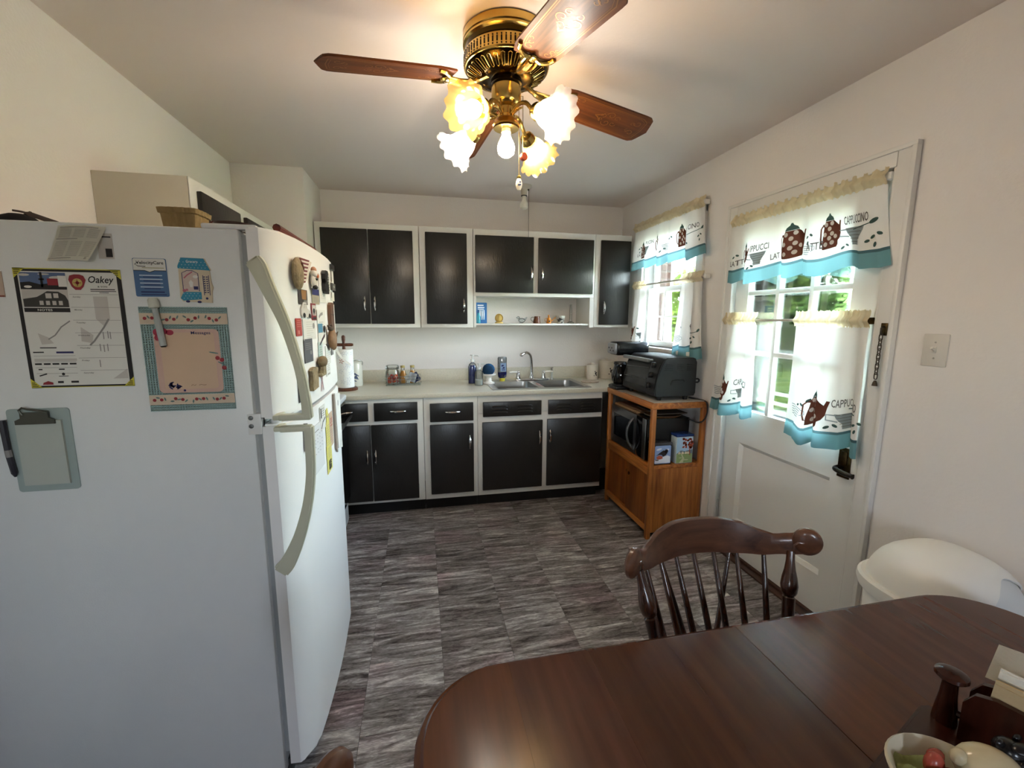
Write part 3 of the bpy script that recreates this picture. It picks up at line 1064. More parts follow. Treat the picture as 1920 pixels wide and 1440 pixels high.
# paper towel roll on its stand
t = thing('paper_towel_holder', 'brown wooden paper towel stand with a cross-shaped finial', 'towel holder', (-.565, 3.42, .914))
dkw = wood('turned_wood', '#3a1d12', '#6b3a22', .3, 'Z')
bm = BM(); lathe(bm, [(0, 0), (.085, 0), (.088, .01), (.08, .02), (0, .022)], (-.565, 3.42, .914), 28); part('base', bm, dkw, t)
bm = BM(); lathe(bm, [(.012, 0), (.012, .3), (.01, .345), (.013, .36), (.014, .385), (.008, .395), (0, .397)], (-.565, 3.42, .93), 14); part('post', bm, dkw, t)
bm = BM(); tube(bm, [(-.625, 3.42, 1.255), (-.61, 3.42, 1.255), (-.51, 3.42, 1.255), (-.497, 3.42, 1.255)], [.008, .012, .012, .008], 8); part('cross_bar', bm, dkw, t)
t = thing('paper_towel_roll', 'white paper towel roll with faint printed pattern on the stand', 'paper towel', (-.565, 3.42, .937))
ptm = mat('paper_towel', '#ecebe6', .9, bump=.25, bscale=120)
bm = BM(); lathe(bm, [(.02, 0), (.062, 0), (.063, .005), (.063, .279), (.062, .284), (.02, .284)], (-.565, 3.42, .937), 32); part('roll', bm, ptm, t)
def cyl(cx, cy, cz, r):
    return lambda a, b: (cx+r*math.sin(a/r), cy-r*math.cos(a/r), cz+b)
f_ = cyl(-.565, 3.42, .937, .0637)
its = []
for i in range(14):
    x, y = rr.uniform(-.05, .09), rr.uniform(.03, .26)
    for k in range(5):
        its.append(disc(x+.012*math.cos(k*1.26), y+.012*math.sin(k*1.26), .008, .003, 8, k*1.26))
part('printed_pattern', items_mesh(its, f_, .01), mat('print_grey', '#d3d4d8', .9), t)
its = [disc(-.012+.012*math.cos(k*1.26), .20+.012*math.sin(k*1.26), .009, .003, 8, k*1.26) for k in range(5)]
part('printed_flower', items_mesh(its, f_, .01), mat('print_rose', '#b98078', .9), t)
# crock beside it
t = thing('crock', 'pale lidded crock with a wire bail and blue printed bird beside the towels', 'crock', (-.535, 3.62, .914))
bm = BM(); lathe(bm, [(0, 0), (.066, 0), (.07, .008), (.07, .165), (.066, .175), (.066, .183), (.0, .183)], (-.535, 3.62, .914), 28); part('body', bm, mat('crock_glaze', '#c8c4b6', .25), t)
bm = BM(); lathe(bm, [(.07, 0), (.071, .012), (.04, .022), (.012, .026), (.014, .04), (0, .043)], (-.535, 3.62, 1.097), 28); part('lid', bm, MC['crock_glaze'], t)
bm = BM(); tube(bm, catmull([(-.465, 3.62, 1.08), (-.46, 3.59, 1.11), (-.49, 3.56, 1.125), (-.535, 3.55, 1.115)], 5), .0025, 6); part('bail', bm, wire, t)
fc = cyl(-.535, 3.62, .914, .0706)
part('printed_bird', items_mesh([[(.005, .07), (.05, .055), (.03, .095), (.02, .085)], [(.012, .10), (.05, .08), (.052, .086), (.02, .112)], [(.0, .05), (.03, .04), (.032, .046), (.004, .058)]], fc, .012), mat('print_cobalt', '#3c4664', .5), t)
# canisters on the right
for i, (x, y, r, hh) in enumerate(((1.517, 3.655, .052, .115), (1.665, 3.68, .068, .15))):
    t = thing('canister', ['smaller cream canister with black print beside the sink', 'larger cream canister half hidden by the coffee maker'][i], 'canister', (x, y, .914))
    bm = BM(); lathe(bm, [(0, 0), (r*.95, 0), (r, .006), (r, hh), (r*.97, hh+.003), (0, hh+.003)], (x, y, .914), 28); part('body', bm, mat('canister_cream', '#d8cfc2', .3), t)
    bm = BM(); lathe(bm, [(r*1.03, 0), (r*1.03, .008), (r*.9, .014), (.014, .016), (.013, .026), (0, .028)], (x, y, .917+hh), 28); part('lid', bm, MC['canister_cream'], t)
    fk = cyl(x, y, .914, r+.0006)
    s = r/.052
    its = [disc(.012*s, .055*s, .007*s, .012*s), disc(.02*s, .04*s, .008*s, .006*s), disc(.006*s, .072*s, .005*s, .006*s), disc(.022*s, .062*s, .004*s, .007*s), disc(-.002*s, .035*s, .006*s, .003*s)]
    part('printed_motif', items_mesh(its, fk, .01), mat('ink_black', '#1a1718', .5), t)
bm = BM(); lathe(bm, [(0, 0), (.075, 0), (.08, .006), (.072, .008), (0, .006)], (1.425, 3.48, .914), 28)
solo('coaster', bm, mat('coaster_tan', '#c9b39c', .5, var=.3, vscale=25), 'round tan coaster on the counter right of the sink', 'coaster', (1.425, 3.48, .914))

# things on the open shelf
SZ = 1.413
t = thing('blister_pack', 'blue blister pack of brush heads standing at the left end of the shelf', 'package', (.50, 3.60, SZ))
pk = Plane((.452, 3.60, SZ), (1, 0, 0), (0, 0, 1), (0, -1, 0))
bm = slab(rrect(0, 0, .092, .17, .006), pk, .004); part('card', bm, mat('pack_blue', '#2a68a5', .35), t)
printed('lettering', [rect(.014, .142, .05, .010), rect(.016, .125, .055, .008), rect(.016, .113, .05, .006)], mat('ink_white', '#d9e2ec', .5), t, pk, .0046)
for i in range(3):
    bm = BM(); tube(bm, [(.485+i*.016, 3.59, SZ+.03), (.485+i*.016, 3.588, SZ+.075), (.485+i*.016, 3.59, SZ+.11)], [.004, .006, .004], 6); part('brush_head', bm, mat('brush_pale', '#c7d8e6', .3), t)
t = thing('mouthwash_bottle', 'tiny turquoise bottle in front of the blue pack', 'bottle', (.47, 3.565, SZ))
bm = BM(); lathe(bm, [(0, 0), (.016, 0), (.017, .004), (.017, .055), (.01, .068), (.01, .085), (0, .086)], (.47, 3.565, SZ), 14); part('body', bm, mat('turquoise_clear', '#3f9fb4', .15, alpha=.85), t)
t = thing('gold_ornament', 'round golden shell ornament on the shelf', 'ornament', (.645, 3.59, SZ))
gold = mat('cream_gold', '#d3b264', .35, var=.2, vscale=30)
bm = BM(); ball(bm, (.645, 3.59, SZ+.044), (.036, .014, .037)); part('disc', bm, gold, t)
bm = BM(); tube(bm, [(.645+.03*math.cos(a*PI/10), 3.578, SZ+.044+.031*math.sin(a*PI/10)) for a in range(20)], .003, 5, closed=True); tube(bm, [(.645, 3.574, SZ+.012), (.642, 3.571, SZ+.044), (.645, 3.574, SZ+.075)], .003, 5); part('ribs', bm, mat('cream_gold_dark', '#a98a45', .4), t)
bm = BM(); lathe(bm, [(.036, 0), (.033, .01), (.02, .014)], (.645, 3.59, SZ), 18, mtx=Matrix.Diagonal((1, .6, 1))); part('foot', bm, gold, t)
t = thing('glass_figurine', 'small clear glass bird figurine on the shelf', 'figurine', (.835, 3.59, SZ))
gg = thin_glass('cut_glass', '#eef2f2', .12)
bm = BM(); ball(bm, (.84, 3.59, SZ+.025), (.03, .018, .02)); ball(bm, (.81, 3.588, SZ+.048), (.013, .012, .012)); tube(bm, [(.80, 3.588, SZ+.05), (.788, 3.587, SZ+.046)], [.005, .001], 6); tube(bm, [(.862, 3.59, SZ+.03), (.885, 3.59, SZ+.052)], [.013, .004], 6); lathe(bm, [(.02, 0), (.018, .006), (.008, .01)], (.835, 3.59, SZ), 12); part('body', bm, gg, t)
t = thing('mini_pitcher', 'little brown pitcher with a grey handle on the shelf', 'pitcher', (.968, 3.59, SZ))
brn = mat('pitcher_brown', '#5b3322', .35)
bm = BM(); lathe(bm, [(0, 0), (.029, 0), (.031, .006), (.027, .035), (.021, .05), (.022, .06), (.0, .058)], (.972, 3.59, SZ), 20, rfun=lambda r, z, a: r*(1+.35*max(0, math.cos(a))**6*(z > .045))); part('body', bm, brn, t)
bm = BM(); tube(bm, catmull([(.95, 3.59, SZ+.05), (.928, 3.59, SZ+.052), (.92, 3.59, SZ+.035), (.932, 3.59, SZ+.02), (.945, 3.59, SZ+.018)], 4), .003, 6); part('handle', bm, mat('pewter', '#8c8a86', .3, .9), t)
t = thing('mini_watering_can', 'tiny orange watering can with a long spout on the shelf', 'watering can', (1.085, 3.59, SZ))
org = mat('enamel_orange', '#c17a2a', .35)
bm = BM(); lathe(bm, [(0, 0), (.02, 0), (.021, .005), (.017, .04), (.008, .05), (.008, .07), (.0, .075)], (1.078, 3.59, SZ), 16); part('body', bm, org, t)
bm = BM(); tube(bm, [(1.092, 3.59, SZ+.014), (1.112, 3.588, SZ+.03), (1.13, 3.586, SZ+.045)], [.005, .004, .003], 6); ball(bm, (1.133, 3.586, SZ+.047), (.006, .006, .006), 8, 6); part('spout', bm, org, t)
bm = BM(); tube(bm, catmull([(1.064, 3.59, SZ+.045), (1.045, 3.59, SZ+.04), (1.045, 3.59, SZ+.02), (1.06, 3.59, SZ+.012)], 4), .0025, 6); part('handle', bm, org, t)
part('printed_mark', items_mesh([rect(-.006, .012, .012, .014)], cyl(1.078, 3.59, SZ, .0208), .01), MC['ink_black'], t)
t = thing('flower_pot', 'small grey pot with a dark leaf print at the right of the shelf', 'pot', (1.18, 3.59, SZ))
bm = BM(); lathe(bm, [(0, 0), (.028, 0), (.03, .004), (.039, .05), (.041, .05), (.041, .066), (.036, .066), (.034, .05), (0, .045)], (1.18, 3.59, SZ), 24); part('body', bm, mat('pot_grey', '#a9a59c', .5), t)
fp = lambda a, b: (1.18+(.0308+.18*b)*math.sin(a/.033), 3.59-(.0308+.18*b)*math.cos(a/.033), SZ+b)
its = [disc(rr.uniform(-.035, .035), rr.uniform(.008, .044), .008, .003, 8, rr.random()*3) for i in range(26)]
part('printed_leaves', items_mesh(its, fp, .01), MC['ink_black'], t)
t = thing('glass_tube', 'tall slim clear glass vase at the far right of the shelf', 'vase', (1.30, 3.66, SZ))
bm = BM(); lathe(bm, [(0, .0), (.03, 0), (.031, .006), (.012, .02), (.011, .16), (.013, .163)], (1.30, 3.66, SZ), 16); part('body', bm, gg, t)
# ------------------------------------------------------------------ wooden cart by the window
oak = wood('cart_oak', '#7a3f18', '#c47c3a', .38, 'Z', 5, .15)
oakh = wood('cart_oak_h', '#7a3f18', '#c47c3a', .38, 'Y', 5, .15)
CX0, CX1, CY0, CY1 = 1.432, 1.822, 2.442, 3.116
t = thing('utility_cart', 'brown wooden microwave cart standing against the window wall', 'cart', ((CX0+CX1)/2, (CY0+CY1)/2, 0))
bm = BM(); box(bm, CX0-.008, CY0-.004, .885, CX1, CY1+.002, .925, bev=.004); part('top', bm, oakh, t)
for x in (CX0, CX1-.03):
    for y in (CY0, CY1-.03):
        bm = BM(); box(bm, x, y, 0 if x == CX0 else .0, x+.03, y+.03, .885, bev=.003); part('leg', bm, oak, t)
bm = BM(); box(bm, CX0+.004, CY0+.004, .485, CX1-.002, CY1-.004, .508, bev=.002); part('shelf', bm, oakh, t)
bm = BM(); box(bm, CX0+.03, CY0+.003, .045, CX1-.03, CY0+.02, .485); part('side_panel', bm, oak, t)
bm = BM(); box(bm, CX0+.03, CY1-.02, .045, CX1-.03, CY1-.004, .485); part('side_panel', bm, oak, t)
bm = BM(); box(bm, CX0+.002, CY0+.03, .05, CX0+.024, CY1-.03, .09, bev=.002); part('bottom_rail', bm, oakh, t)
bm = BM(); box(bm, CX0+.002, CY0+.03, .44, CX0+.024, CY1-.03, .485, bev=.002); part('top_rail', bm, oakh, t)
for i, (a, b, dx) in enumerate(((CY0+.03, CY0+.33, .008), (CY0+.30, CY1-.03, .018))):
    bm = BM(); box(bm, CX0+dx, a, .09, CX0+dx+.008, b, .44, bev=.002)
    d = part('sliding_door', bm, wood('cart_door', '#5a2810', '#95541f', .4, 'Z', 5, .1), t)
    bm = BM(); lathe(bm, [(0, 0), (.012, 0), (.013, .003), (.009, .003)], (CX0+dx, b-.04 if i == 0 else a+.04, .36), 12, mtx=Matrix.Rotation(-PI/2, 3, 'Y')); part('finger_pull', bm, br, d)
bm = BM(); box(bm, CX1-.012, CY0+.03, .045, CX1-.004, CY1-.03, .49); part('back_panel', bm, oak, t)

# microwave in the cart
blackp = mat('black_plastic', '#131314', .35)
blackg = mat('black_glass', '#08080a', .08)
mx0, mx1, my0, my1, mz0, mz1 = 1.475, 1.765, 2.535, 3.065, .518, .80
t = thing('microwave', 'stainless and black microwave on the middle shelf of the cart', 'microwave', ((mx0+mx1)/2, (my0+my1)/2, .508))
bm = BM(); box(bm, mx0, my0, mz0, mx1, my1, mz1, bev=.005); part('body', bm, mat('mw_black', '#0d0d0e', .4), t)
for x in (mx0+.04, mx1-.04):
    for y in (my0+.05, my1-.05):
        bm = BM(); lathe(bm, [(.012, 0), (.012, .011)], (x, y, .508), 10); part('foot', bm, blackp, t)
bm = BM(); box(bm, mx0-.03, my0, mz0, mx0-.001, my0+.135, mz1, bev=.004)
cp = part('control_panel', bm, blackg, t)
bm = BM(); box(bm, mx0-.032, my0+.002, mz0+.002, mx0-.026, my0+.05, mz1-.002, bev=.002); part('trim_strip', bm, steel, cp)
bm = BM()
face_y = (my0+.137, my1)
P_ = lambda y, z: (mx0-.03, y, z)
hy0, hy1, hz0, hz1 = my0+.137+.035, my1-.035, mz0+.055, mz1-.055
ys_ = sorted([my0+.137, hy0, hy1, my1]); zs_ = sorted([mz0, hz0, hz1, mz1])
for i in range(3):
    for j in range(3):
        if i == 1 and j == 1:
            continue
        box(bm, mx0-.03, ys_[i], zs_[j], mx0-.002, ys_[i+1], zs_[j+1])
bmesh.ops.remove_doubles(bm, verts=bm.verts[:], dist=1e-5)
dr = part('door', bm, steel, t)
bm = BM(); box(bm, mx0-.026, hy0, hz0, mx0-.004, hy1, hz1); part('door_window', bm, blackg, dr)
bm = BM(); tube(bm, catmull([(mx0-.03, my0+.175, mz1-.03), (mx0-.062, my0+.18, mz1-.075), (mx0-.075, my0+.185, (mz0+mz1)/2), (mx0-.062, my0+.18, mz0+.075), (mx0-.03, my0+.175, mz0+.03)], 6), .010, 8, flat=1.3); part('handle', bm, mat('dark_steel', '#7d7d7d', .25, 1), dr)
# boards stored on top of the microwave
bm = BM(); box(bm, 1.46, 2.70, .801, 1.74, 3.05, .818, bev=.004)
solo('cutting_board', bm, wood('board_pale', '#6b4a2c', '#a5805a', .5, 'Y'), 'pale wooden cutting board lying on top of the microwave', 'cutting board', (1.6, 2.87, .801))
bm = BM(); box(bm, 1.47, 2.66, .819, 1.72, 3.0, .832, bev=.004)
solo('cutting_board', bm, wood('board_dark', '#3a2413', '#6b4526', .5, 'Y'), 'darker cutting board stacked on the pale one over the microwave', 'cutting board', (1.6, 2.83, .819))
t = thing('oval_tray', 'thin oval wooden tray sticking out over the right end of the microwave', 'tray', (1.60, 2.60, .802))
bm = BM(); lathe(bm, [(0, 0), (.10, 0), (.125, .012), (.13, .018), (.122, .016), (.095, .006), (0, .006)], (1.60, 2.60, .802), 32, mtx=Matrix.Diagonal((1, .75, 1))); part('dish', bm, wood('tray_brown', '#4f2f16', '#8a5c30', .35, 'X'), t)
bm = BM(); tube(bm, [(1.6+.128*math.cos(a*PI/16), 2.6+.097*math.sin(a*PI/16), .8195) for a in range(32)], .0025, 5, closed=True); part('metal_rim', bm, mat('tin_rim', '#a5a097', .3, .9), t)
bm = BM(); box(bm, 1.50, 2.50, .836, 1.72, 2.78, .842, bev=.001)
solo('baking_sheet', bm, mat('bake_grey', '#56504a', .4, .7), 'flat grey baking sheet right under the cart top', 'tray', (1.6, 2.6, .836))
# two picture tins
t = thing('picture_tin', 'square black-edged tin with a red-breasted bird in snow on its side', 'tin', (1.53, 2.495, .508))
bm = BM(); box(bm, 1.462, 2.458, .508, 1.598, 2.530, .650, bev=.010); part('body', bm, mat('tin_black', '#1d1c20', .3, .3), t)
bm = BM(); box(bm, 1.46, 2.457, .641, 1.60, 2.532, .658, bev=.006); part('lid', bm, mat('tin_grey', '#4b4a50', .3, .4), t)
q = Plane((1.472, 2.458, .517), (1, 0, 0), (0, 0, 1), (0, -1, 0))
printed('picture_sky', [rrect(0, 0, .116, .122, .008)], mat('print_iceblue', '#8da3cf', .4), t, q, .0004)
printed('picture_snow', [[(.002, .004), (.114, .004), (.114, .045), (.09, .055), (.06, .045), (.03, .035), (.002, .028)], disc(.085, .09, .02, .008, 10, .4), disc(.03, .098, .02, .007, 10, .2)], mat('print_snow', '#dfe3ee', .5), t, q, .0008)
printed('picture_bird', [[(.012, .045), (.03, .058), (.055, .05), (.058, .035), (.04, .03), (.02, .03)], ], mat('print_robin', '#b35a45', .5), t, q, .0013)
printed('picture_wing', [[(.01, .055), (.035, .075), (.06, .09), (.085, .085), (.09, .07), (.078, .055), (.06, .048), (.05, .06), (.03, .062)], disc(.082, .084, .013), [(.005, .03), (.03, .028), (.028, .022), (.006, .024)]], mat('print_soot', '#2a2224', .5), t, q, .0016)
t = thing('picture_tin', 'tall tin with a red autumn tree over a village and a blue lid', 'tin', (1.69, 2.50, .508))
bm = BM(); box(bm, 1.628, 2.462, .508, 1.752, 2.529, .690, bev=.004); part('body', bm, mat('tin_pale', '#b9c4c9', .3), t)
bm = BM(); box(bm, 1.625, 2.459, .688, 1.755, 2.532, .706, bev=.005); part('lid', bm, mat('tin_navy', '#233a73', .25, .2), t)
q = Plane((1.632, 2.462, .512), (1, 0, 0), (0, 0, 1), (0, -1, 0))
printed('picture_sky', [rect(0, .07, .116, .104)], mat('print_sky', '#a9c6df', .4), t, q, .0004)
printed('picture_meadow', [[(0, 0), (.116, 0), (.116, .06), (.07, .075), (.03, .07), (0, .062)]], mat('print_meadow', '#8ba06a', .5), t, q, .0006)
printed('picture_hills', [[(0, .062), (.03, .085), (.06, .078), (.116, .09), (.116, .06), (.06, .07)]], mat('print_hill', '#6d7a86', .5), t, q, .0008)
its = [disc(.045+.07*rr.random(), .10+.065*rr.random(), .010, .007, 8, rr.random()*3) for _ in range(26)]
printed('picture_tree', its+[stroke([(.098, .05), (.094, .09), (.085, .13)], .006)], mat('print_autumn', '#a8492f', .5), t, q, .001)
its = [[(x, .06), (x+.018, .06), (x+.018, .07), (x+.009, .078), (x, .07)] for x in (.012, .036, .06, .075)]
printed('picture_houses', its, mat('print_cream', '#dfcfb0', .5), t, q, .0012)
printed('picture_path', [[(.02, 0), (.05, 0), (.06, .03), (.04, .06), (.034, .06), (.045, .03)], disc(.07, .02, .02, .004), disc(.03, .035, .012, .003)], mat('print_sage', '#c5c9a0', .5), t, q, .0012)

# toaster oven on the cart
tob = mat('toaster_black', '#1b1b1d', .5, bump=.03, bscale=300)
ty0, ty1, tx0, tx1, tz0, tz1 = 2.475, 2.93, 1.462, 1.752, .960, 1.210
t = thing('toaster_oven', 'black toaster oven with three knobs on top of the cart', 'toaster oven', (1.6, 2.7, .925))
def toaster_prof(d):
    return [(tx0+.045, tz0), (tx0+.005, tz0), (tx0-.005, tz0+.02), (tx0+.004, tz0+.10), (tx0+.03, tz0+.19), (tx0+.055, tz1-.012), (tx0+.075, tz1), (tx1-.03, tz1), (tx1-.012, tz1-.006), (tx1, tz1-.03), (tx1, tz0+.02), (tx1-.01, tz0)]
bm = BM(); extr(bm, [(x, ty0, z) for x, z in toaster_prof(0)], (0, ty1-ty0, 0))
bmesh.ops.bevel(bm, geom=[e for e in bm.edges if abs((e.verts[0].co-e.verts[1].co).y) < 1e-4], offset=.006, segments=2, affect='EDGES')
body = part('body', bm, tob, t)
for gx in (tx0+.065, tx0+.145, tx0+.215):
    for k in range(4):
        bm = BM(); zz = tz1-.045-.012*k
        box(bm, gx-.004*(k if gx < tx0+.1 else 0), ty0-.0015, zz, gx+.055, ty0+.002, zz+.005, bev=.001, seg=1)
        part('vent_slot', bm, mat('slot_black', '#050505', .6), body)
bm = BM(); tube(bm, catmull([(tx0+.105, ty0-.001, tz0+.075), (tx0+.112, ty0-.001, tz0+.10), (tx0+.13, ty0-.001, tz0+.108), (tx0+.19, ty0-.001, tz0+.108), (tx0+.203, ty0-.001, tz0+.098)], 4), .003, 6); part('carry_grip', bm, MC['slot_black'], body)
# sloped glass front: frame points on the front curve
fr_ = [(tx0-.004, tz0+.045), (tx0+.004, tz0+.10), (tx0+.029, tz0+.19), (tx0+.040, tz0+.215)]
def front(y, s, off):
    s *= 3
    i = min(int(s), 2); u = s-i
    x = fr_[i][0]*(1-u)+fr_[i+1][0]*u; z = fr_[i][1]*(1-u)+fr_[i+1][1]*u
    return Vector((x-off, y, z))
bm = BM(); grid(bm, lambda u, v: front(ty0+.115+u*(ty1-ty0-.13), .02+.9*v, .007), 2, 9); bmesh.ops.solidify(bm, geom=bm.faces[:], thickness=.004)
dd_ = part('door', bm, mat('oven_glass', '#3d3e3b', .12, spec=.8), t)
for zf in (.35, .62):
    bm = BM(); tube(bm, [front(ty0+.125, zf, .009), front(ty1-.025, zf-.06, .009)], .0018, 5); part('rack_line', bm, mat('rack_grey', '#6d6e6c', .3, .6), dd_)
bm = BM(); grid(bm, lambda u, v: front(ty0+.003+u*.108, v, .008), 2, 9); bmesh.ops.solidify(bm, geom=bm.faces[:], thickness=.006)
pn = part('control_panel', bm, mat('panel_grey', '#4d4d4e', .35, .5), t)
for zf in (.80, .47, .14):
    bm = BM(); p = front(ty0+.06, zf, .012); lathe(bm, [(.019, 0), (.018, .014), (.012, .02), (0, .02)], p, 16, mtx=Matrix.Rotation(-PI/2+.12, 3, 'Y')); box(bm, p.x-.026, p.y-.004, p.z-.017, p.x-.01, p.y+.004, p.z+.017, bev=.002)
    part('knob', bm, blackp, pn)
bm = BM(); box(bm, tx0-.012, ty0+.10, tz1-.036, tx0+.012, ty1-.004, tz1-.012, bev=.006)
for y in (ty0+.13, ty1-.03):
    box(bm, tx0+.005, y-.008, tz1-.032, tx0+.045, y+.008, tz1-.018, bev=.003)
part('handle', bm, mat('handle_grey', '#8a8a88', .35, .6), t)
bm = BM(); box(bm, tx0-.003, ty0+.115, tz0+.002, tx0+.02, ty1-.01, tz0+.04, bev=.004); part('crumb_tray', bm, blackp, t)
for x in (tx0+.05, tx1-.05):
    for y in (ty0+.04, ty1-.04):
        bm = BM(); lathe(bm, [(.014, 0), (.017, .032)], (x, y, .931), 10); part('foot', bm, blackp, t)
bm = BM(); tube(bm, [(tx1, 2.50, tz0+.085), (tx1+.028, 2.50, tz0+.085), (tx1+.036, 2.50, tz0+.092), (tx1+.036, 2.50, tz0+.102), (tx1+.028, 2.50, tz0+.108), (tx1, 2.50, tz0+.108)], .0055, 8); part('rear_spacer', bm, blackp, t)
bm = BM(); box(bm, 1.44, 2.446, .9255, 1.80, 2.86, .9305, bev=.001)
solo('counter_mat', bm, mat('mat_pale', '#a09a90', .5), 'thin pale board under the toaster oven', 'board', (1.62, 2.65, .9255))
bm = BM(); tube(bm, catmull([(1.74, 2.53, .94), (1.77, 2.50, .934), (1.80, 2.455, .93), (1.81, 2.432, .915), (1.812, 2.425, .86), (1.80, 2.43, .81), (1.77, 2.45, .785), (1.73, 2.50, .80)], 6), .005, 8)
solo('power_cord', bm, blackp, 'black power cord looping from the toaster oven over the cart edge', 'cord', (1.78, 2.45, .78))
# coffee maker
t = thing('coffee_maker', 'black drip coffee maker with silver face behind the toaster oven', 'coffee maker', (1.55, 3.035, .925))
bm = BM(); box(bm, 1.425, 2.965, .925, 1.68, 3.112, .955, bev=.012); lathe(bm, [(0, 0), (.062, 0), (.062, .008), (0, .01)], (1.485, 3.038, .953), 24); part('base', bm, blackp, t)
bm = BM(); box(bm, 1.585, 2.97, .95, 1.68, 3.107, 1.22, bev=.015); part('water_tank', bm, blackp, t)
bm = BM(); box(bm, 1.415, 2.962, 1.185, 1.685, 3.114, 1.285, bev=.025, seg=3); part('brew_head', bm, mat('gloss_black', '#0b0b0c', .18), t)
bm = BM(); box(bm, 1.405, 2.97, 1.195, 1.43, 3.106, 1.275, bev=.01); cpn = part('control_face', bm, mat('face_silver', '#8d8d8e', .35, .4), t)
for k in range(4):
    bm = BM(); box(bm, 1.402, 2.99+.025*k, 1.215+.02*(k % 2), 1.407, 3.002+.025*k, 1.224+.02*(k % 2), bev=.001); part('button', bm, MC['ink_black'] if 'ink_black' in MC else blackp, cpn)
bm = BM(); lathe(bm, [(0, 0), (.045, 0), (.062, .03), (.066, .07), (.05, .12), (.046, .135), (.046, .15)], (1.487, 3.038, .965), 24); part('carafe', bm, mat('carafe_dark', '#0e0c0b', .06, spec=.8), t)
bm = BM(); tube(bm, catmull([(1.455, 2.995, 1.10), (1.43, 2.97, 1.105), (1.42, 2.965, 1.05), (1.43, 2.975, .99)], 5), .009, 8, flat=.6); lathe(bm, [(.05, 0), (.045, .018), (0, .022)], (1.487, 3.038, 1.115), 24); part('carafe_handle', bm, blackp, t)
bm = BM(); box(bm, 1.428, 2.868, .9255, 1.50, 2.96, .928, bev=.0008)
solo('trivet', bm, MC['mat_pale'], 'pale square trivet poking out in front of the coffee maker', 'trivet', (1.46, 2.91, .9255))

# ------------------------------------------------------------------ stove between the fridge and the counter
enam = mat('enamel_white', '#dedfdf', .22)
t = thing('stove', 'white range with a black oven door half hidden behind the fridge', 'stove', (-.85, 2.71, 0))
sx1, sy0, sy1 = -.545, 2.34, 3.085
bm = BM(); box(bm, LW+.01, sy0, .12, sx1, sy1, .90, bev=.004); part('body', bm, enam, t)
bm = BM(); box(bm, LW+.01, sy0, .90, -.51, sy1, .938, bev=.012); part('cooktop', bm, enam, t)
bm = BM(); box(bm, sx1+.001, sy0+.006, .20, -.517, sy1-.004, .885, bev=.006); od = part('oven_door', bm, blackg, t)
bm = BM(); tube(bm, [(-.515, sy0+.05, .79), (-.48, sy0+.06, .795), (-.478, sy1-.05, .795), (-.515, sy1-.04, .79)], .010, 8); part('handle', bm, blackp, od)
bm = BM(); box(bm, sx1+.001, sy0+.006, .03, -.538, sy1-.002, .19, bev=.006); part('drawer', bm, enam, t)
bm = BM(); box(bm, LW+.03, sy0+.02, 0, sx1-.04, sy1-.02, .12); part('plinth', bm, blackp, t)
for x, y in ((-1.0, 2.5), (-1.0, 2.9), (-.72, 2.5), (-.72, 2.9)):
    bm = BM()
    for r in (.03, .055, .08):
        tube(bm, [(x+r*math.cos(a*PI/10), y+r*math.sin(a*PI/10), .945) for a in range(20)], .005, 5, closed=True)
    part('burner', bm, blackp, t)
bm = BM(); box(bm, LW+.011, sy0, .938, LW+.07, sy1, 1.08, bev=.008); part('backguard', bm, enam, t)

# cabinet over the stove
t = thing('wall_cabinet', 'white cabinet with black doors high on the left wall above the fridge', 'cabinet', (-1.03, 2.64, 1.72))
lx = -.87
bm = BM(); box(bm, LW, 1.996, 1.72, lx, 3.302, 1.998, bev=.003); part('body', bm, mat('cabinet_side', '#cfc8b8', .5), t)
bm = BM()
hs = [(2.055, 2.44, 1.755, 1.95), (2.53, 2.86, 1.755, 1.95), (2.95, 3.27, 1.755, 1.95)]
box(bm, lx+.0005, 1.996, 1.72, lx+.004, 3.302, 1.998, bev=.0005, seg=1); part('face_frame', bm, cab_m, t)
for a, b, c, d in hs:
    bm = BM(); box(bm, lx+.004, a-.005, c, lx+.023, b+.005, d+.008, bev=.004); dd2 = part('door', bm, blk_m, t)
    bm = BM(); pull(bm, (lx+.023, a+.03, 1.80), (0, 0, 1), nrm=(1, 0, 0)); part('handle', bm, chrome, dd2, label='chrome torpedo handle')

# ------------------------------------------------------------------ refrigerator
fr_w = mat('fridge_white', '#dfe2e3', .32, bump=.06, bscale=420)
fr_d = mat('fridge_door', '#f2f2f2', .28, bump=.05, bscale=420)
gask = mat('gasket', '#a5a8a8', .6)
ivory = mat('handle_ivory', '#c6c6b2', .35)
FX, FY0, FY1, FH = -.452, 1.275, 2.03, 1.682
t = thing('refrigerator', 'white top-freezer refrigerator covered with magnets and notices', 'refrigerator', (-.75, 1.65, 0))
bm = BM(); box(bm, LW+.006, FY0, .03, FX, FY1, FH, bev=.008); part('cabinet', bm, fr_w, t)
bm = BM(); box(bm, FX, FY0+.018, .10, FX+.016, FY1-.01, 1.67); part('gasket', bm, gask, t)
bm = BM(); box(bm, FX-.02, FY0+.03, .0, FX+.01, FY1-.03, .06); part('kick_grille', bm, mat('grille_grey', '#3a3a3a', .5), t)
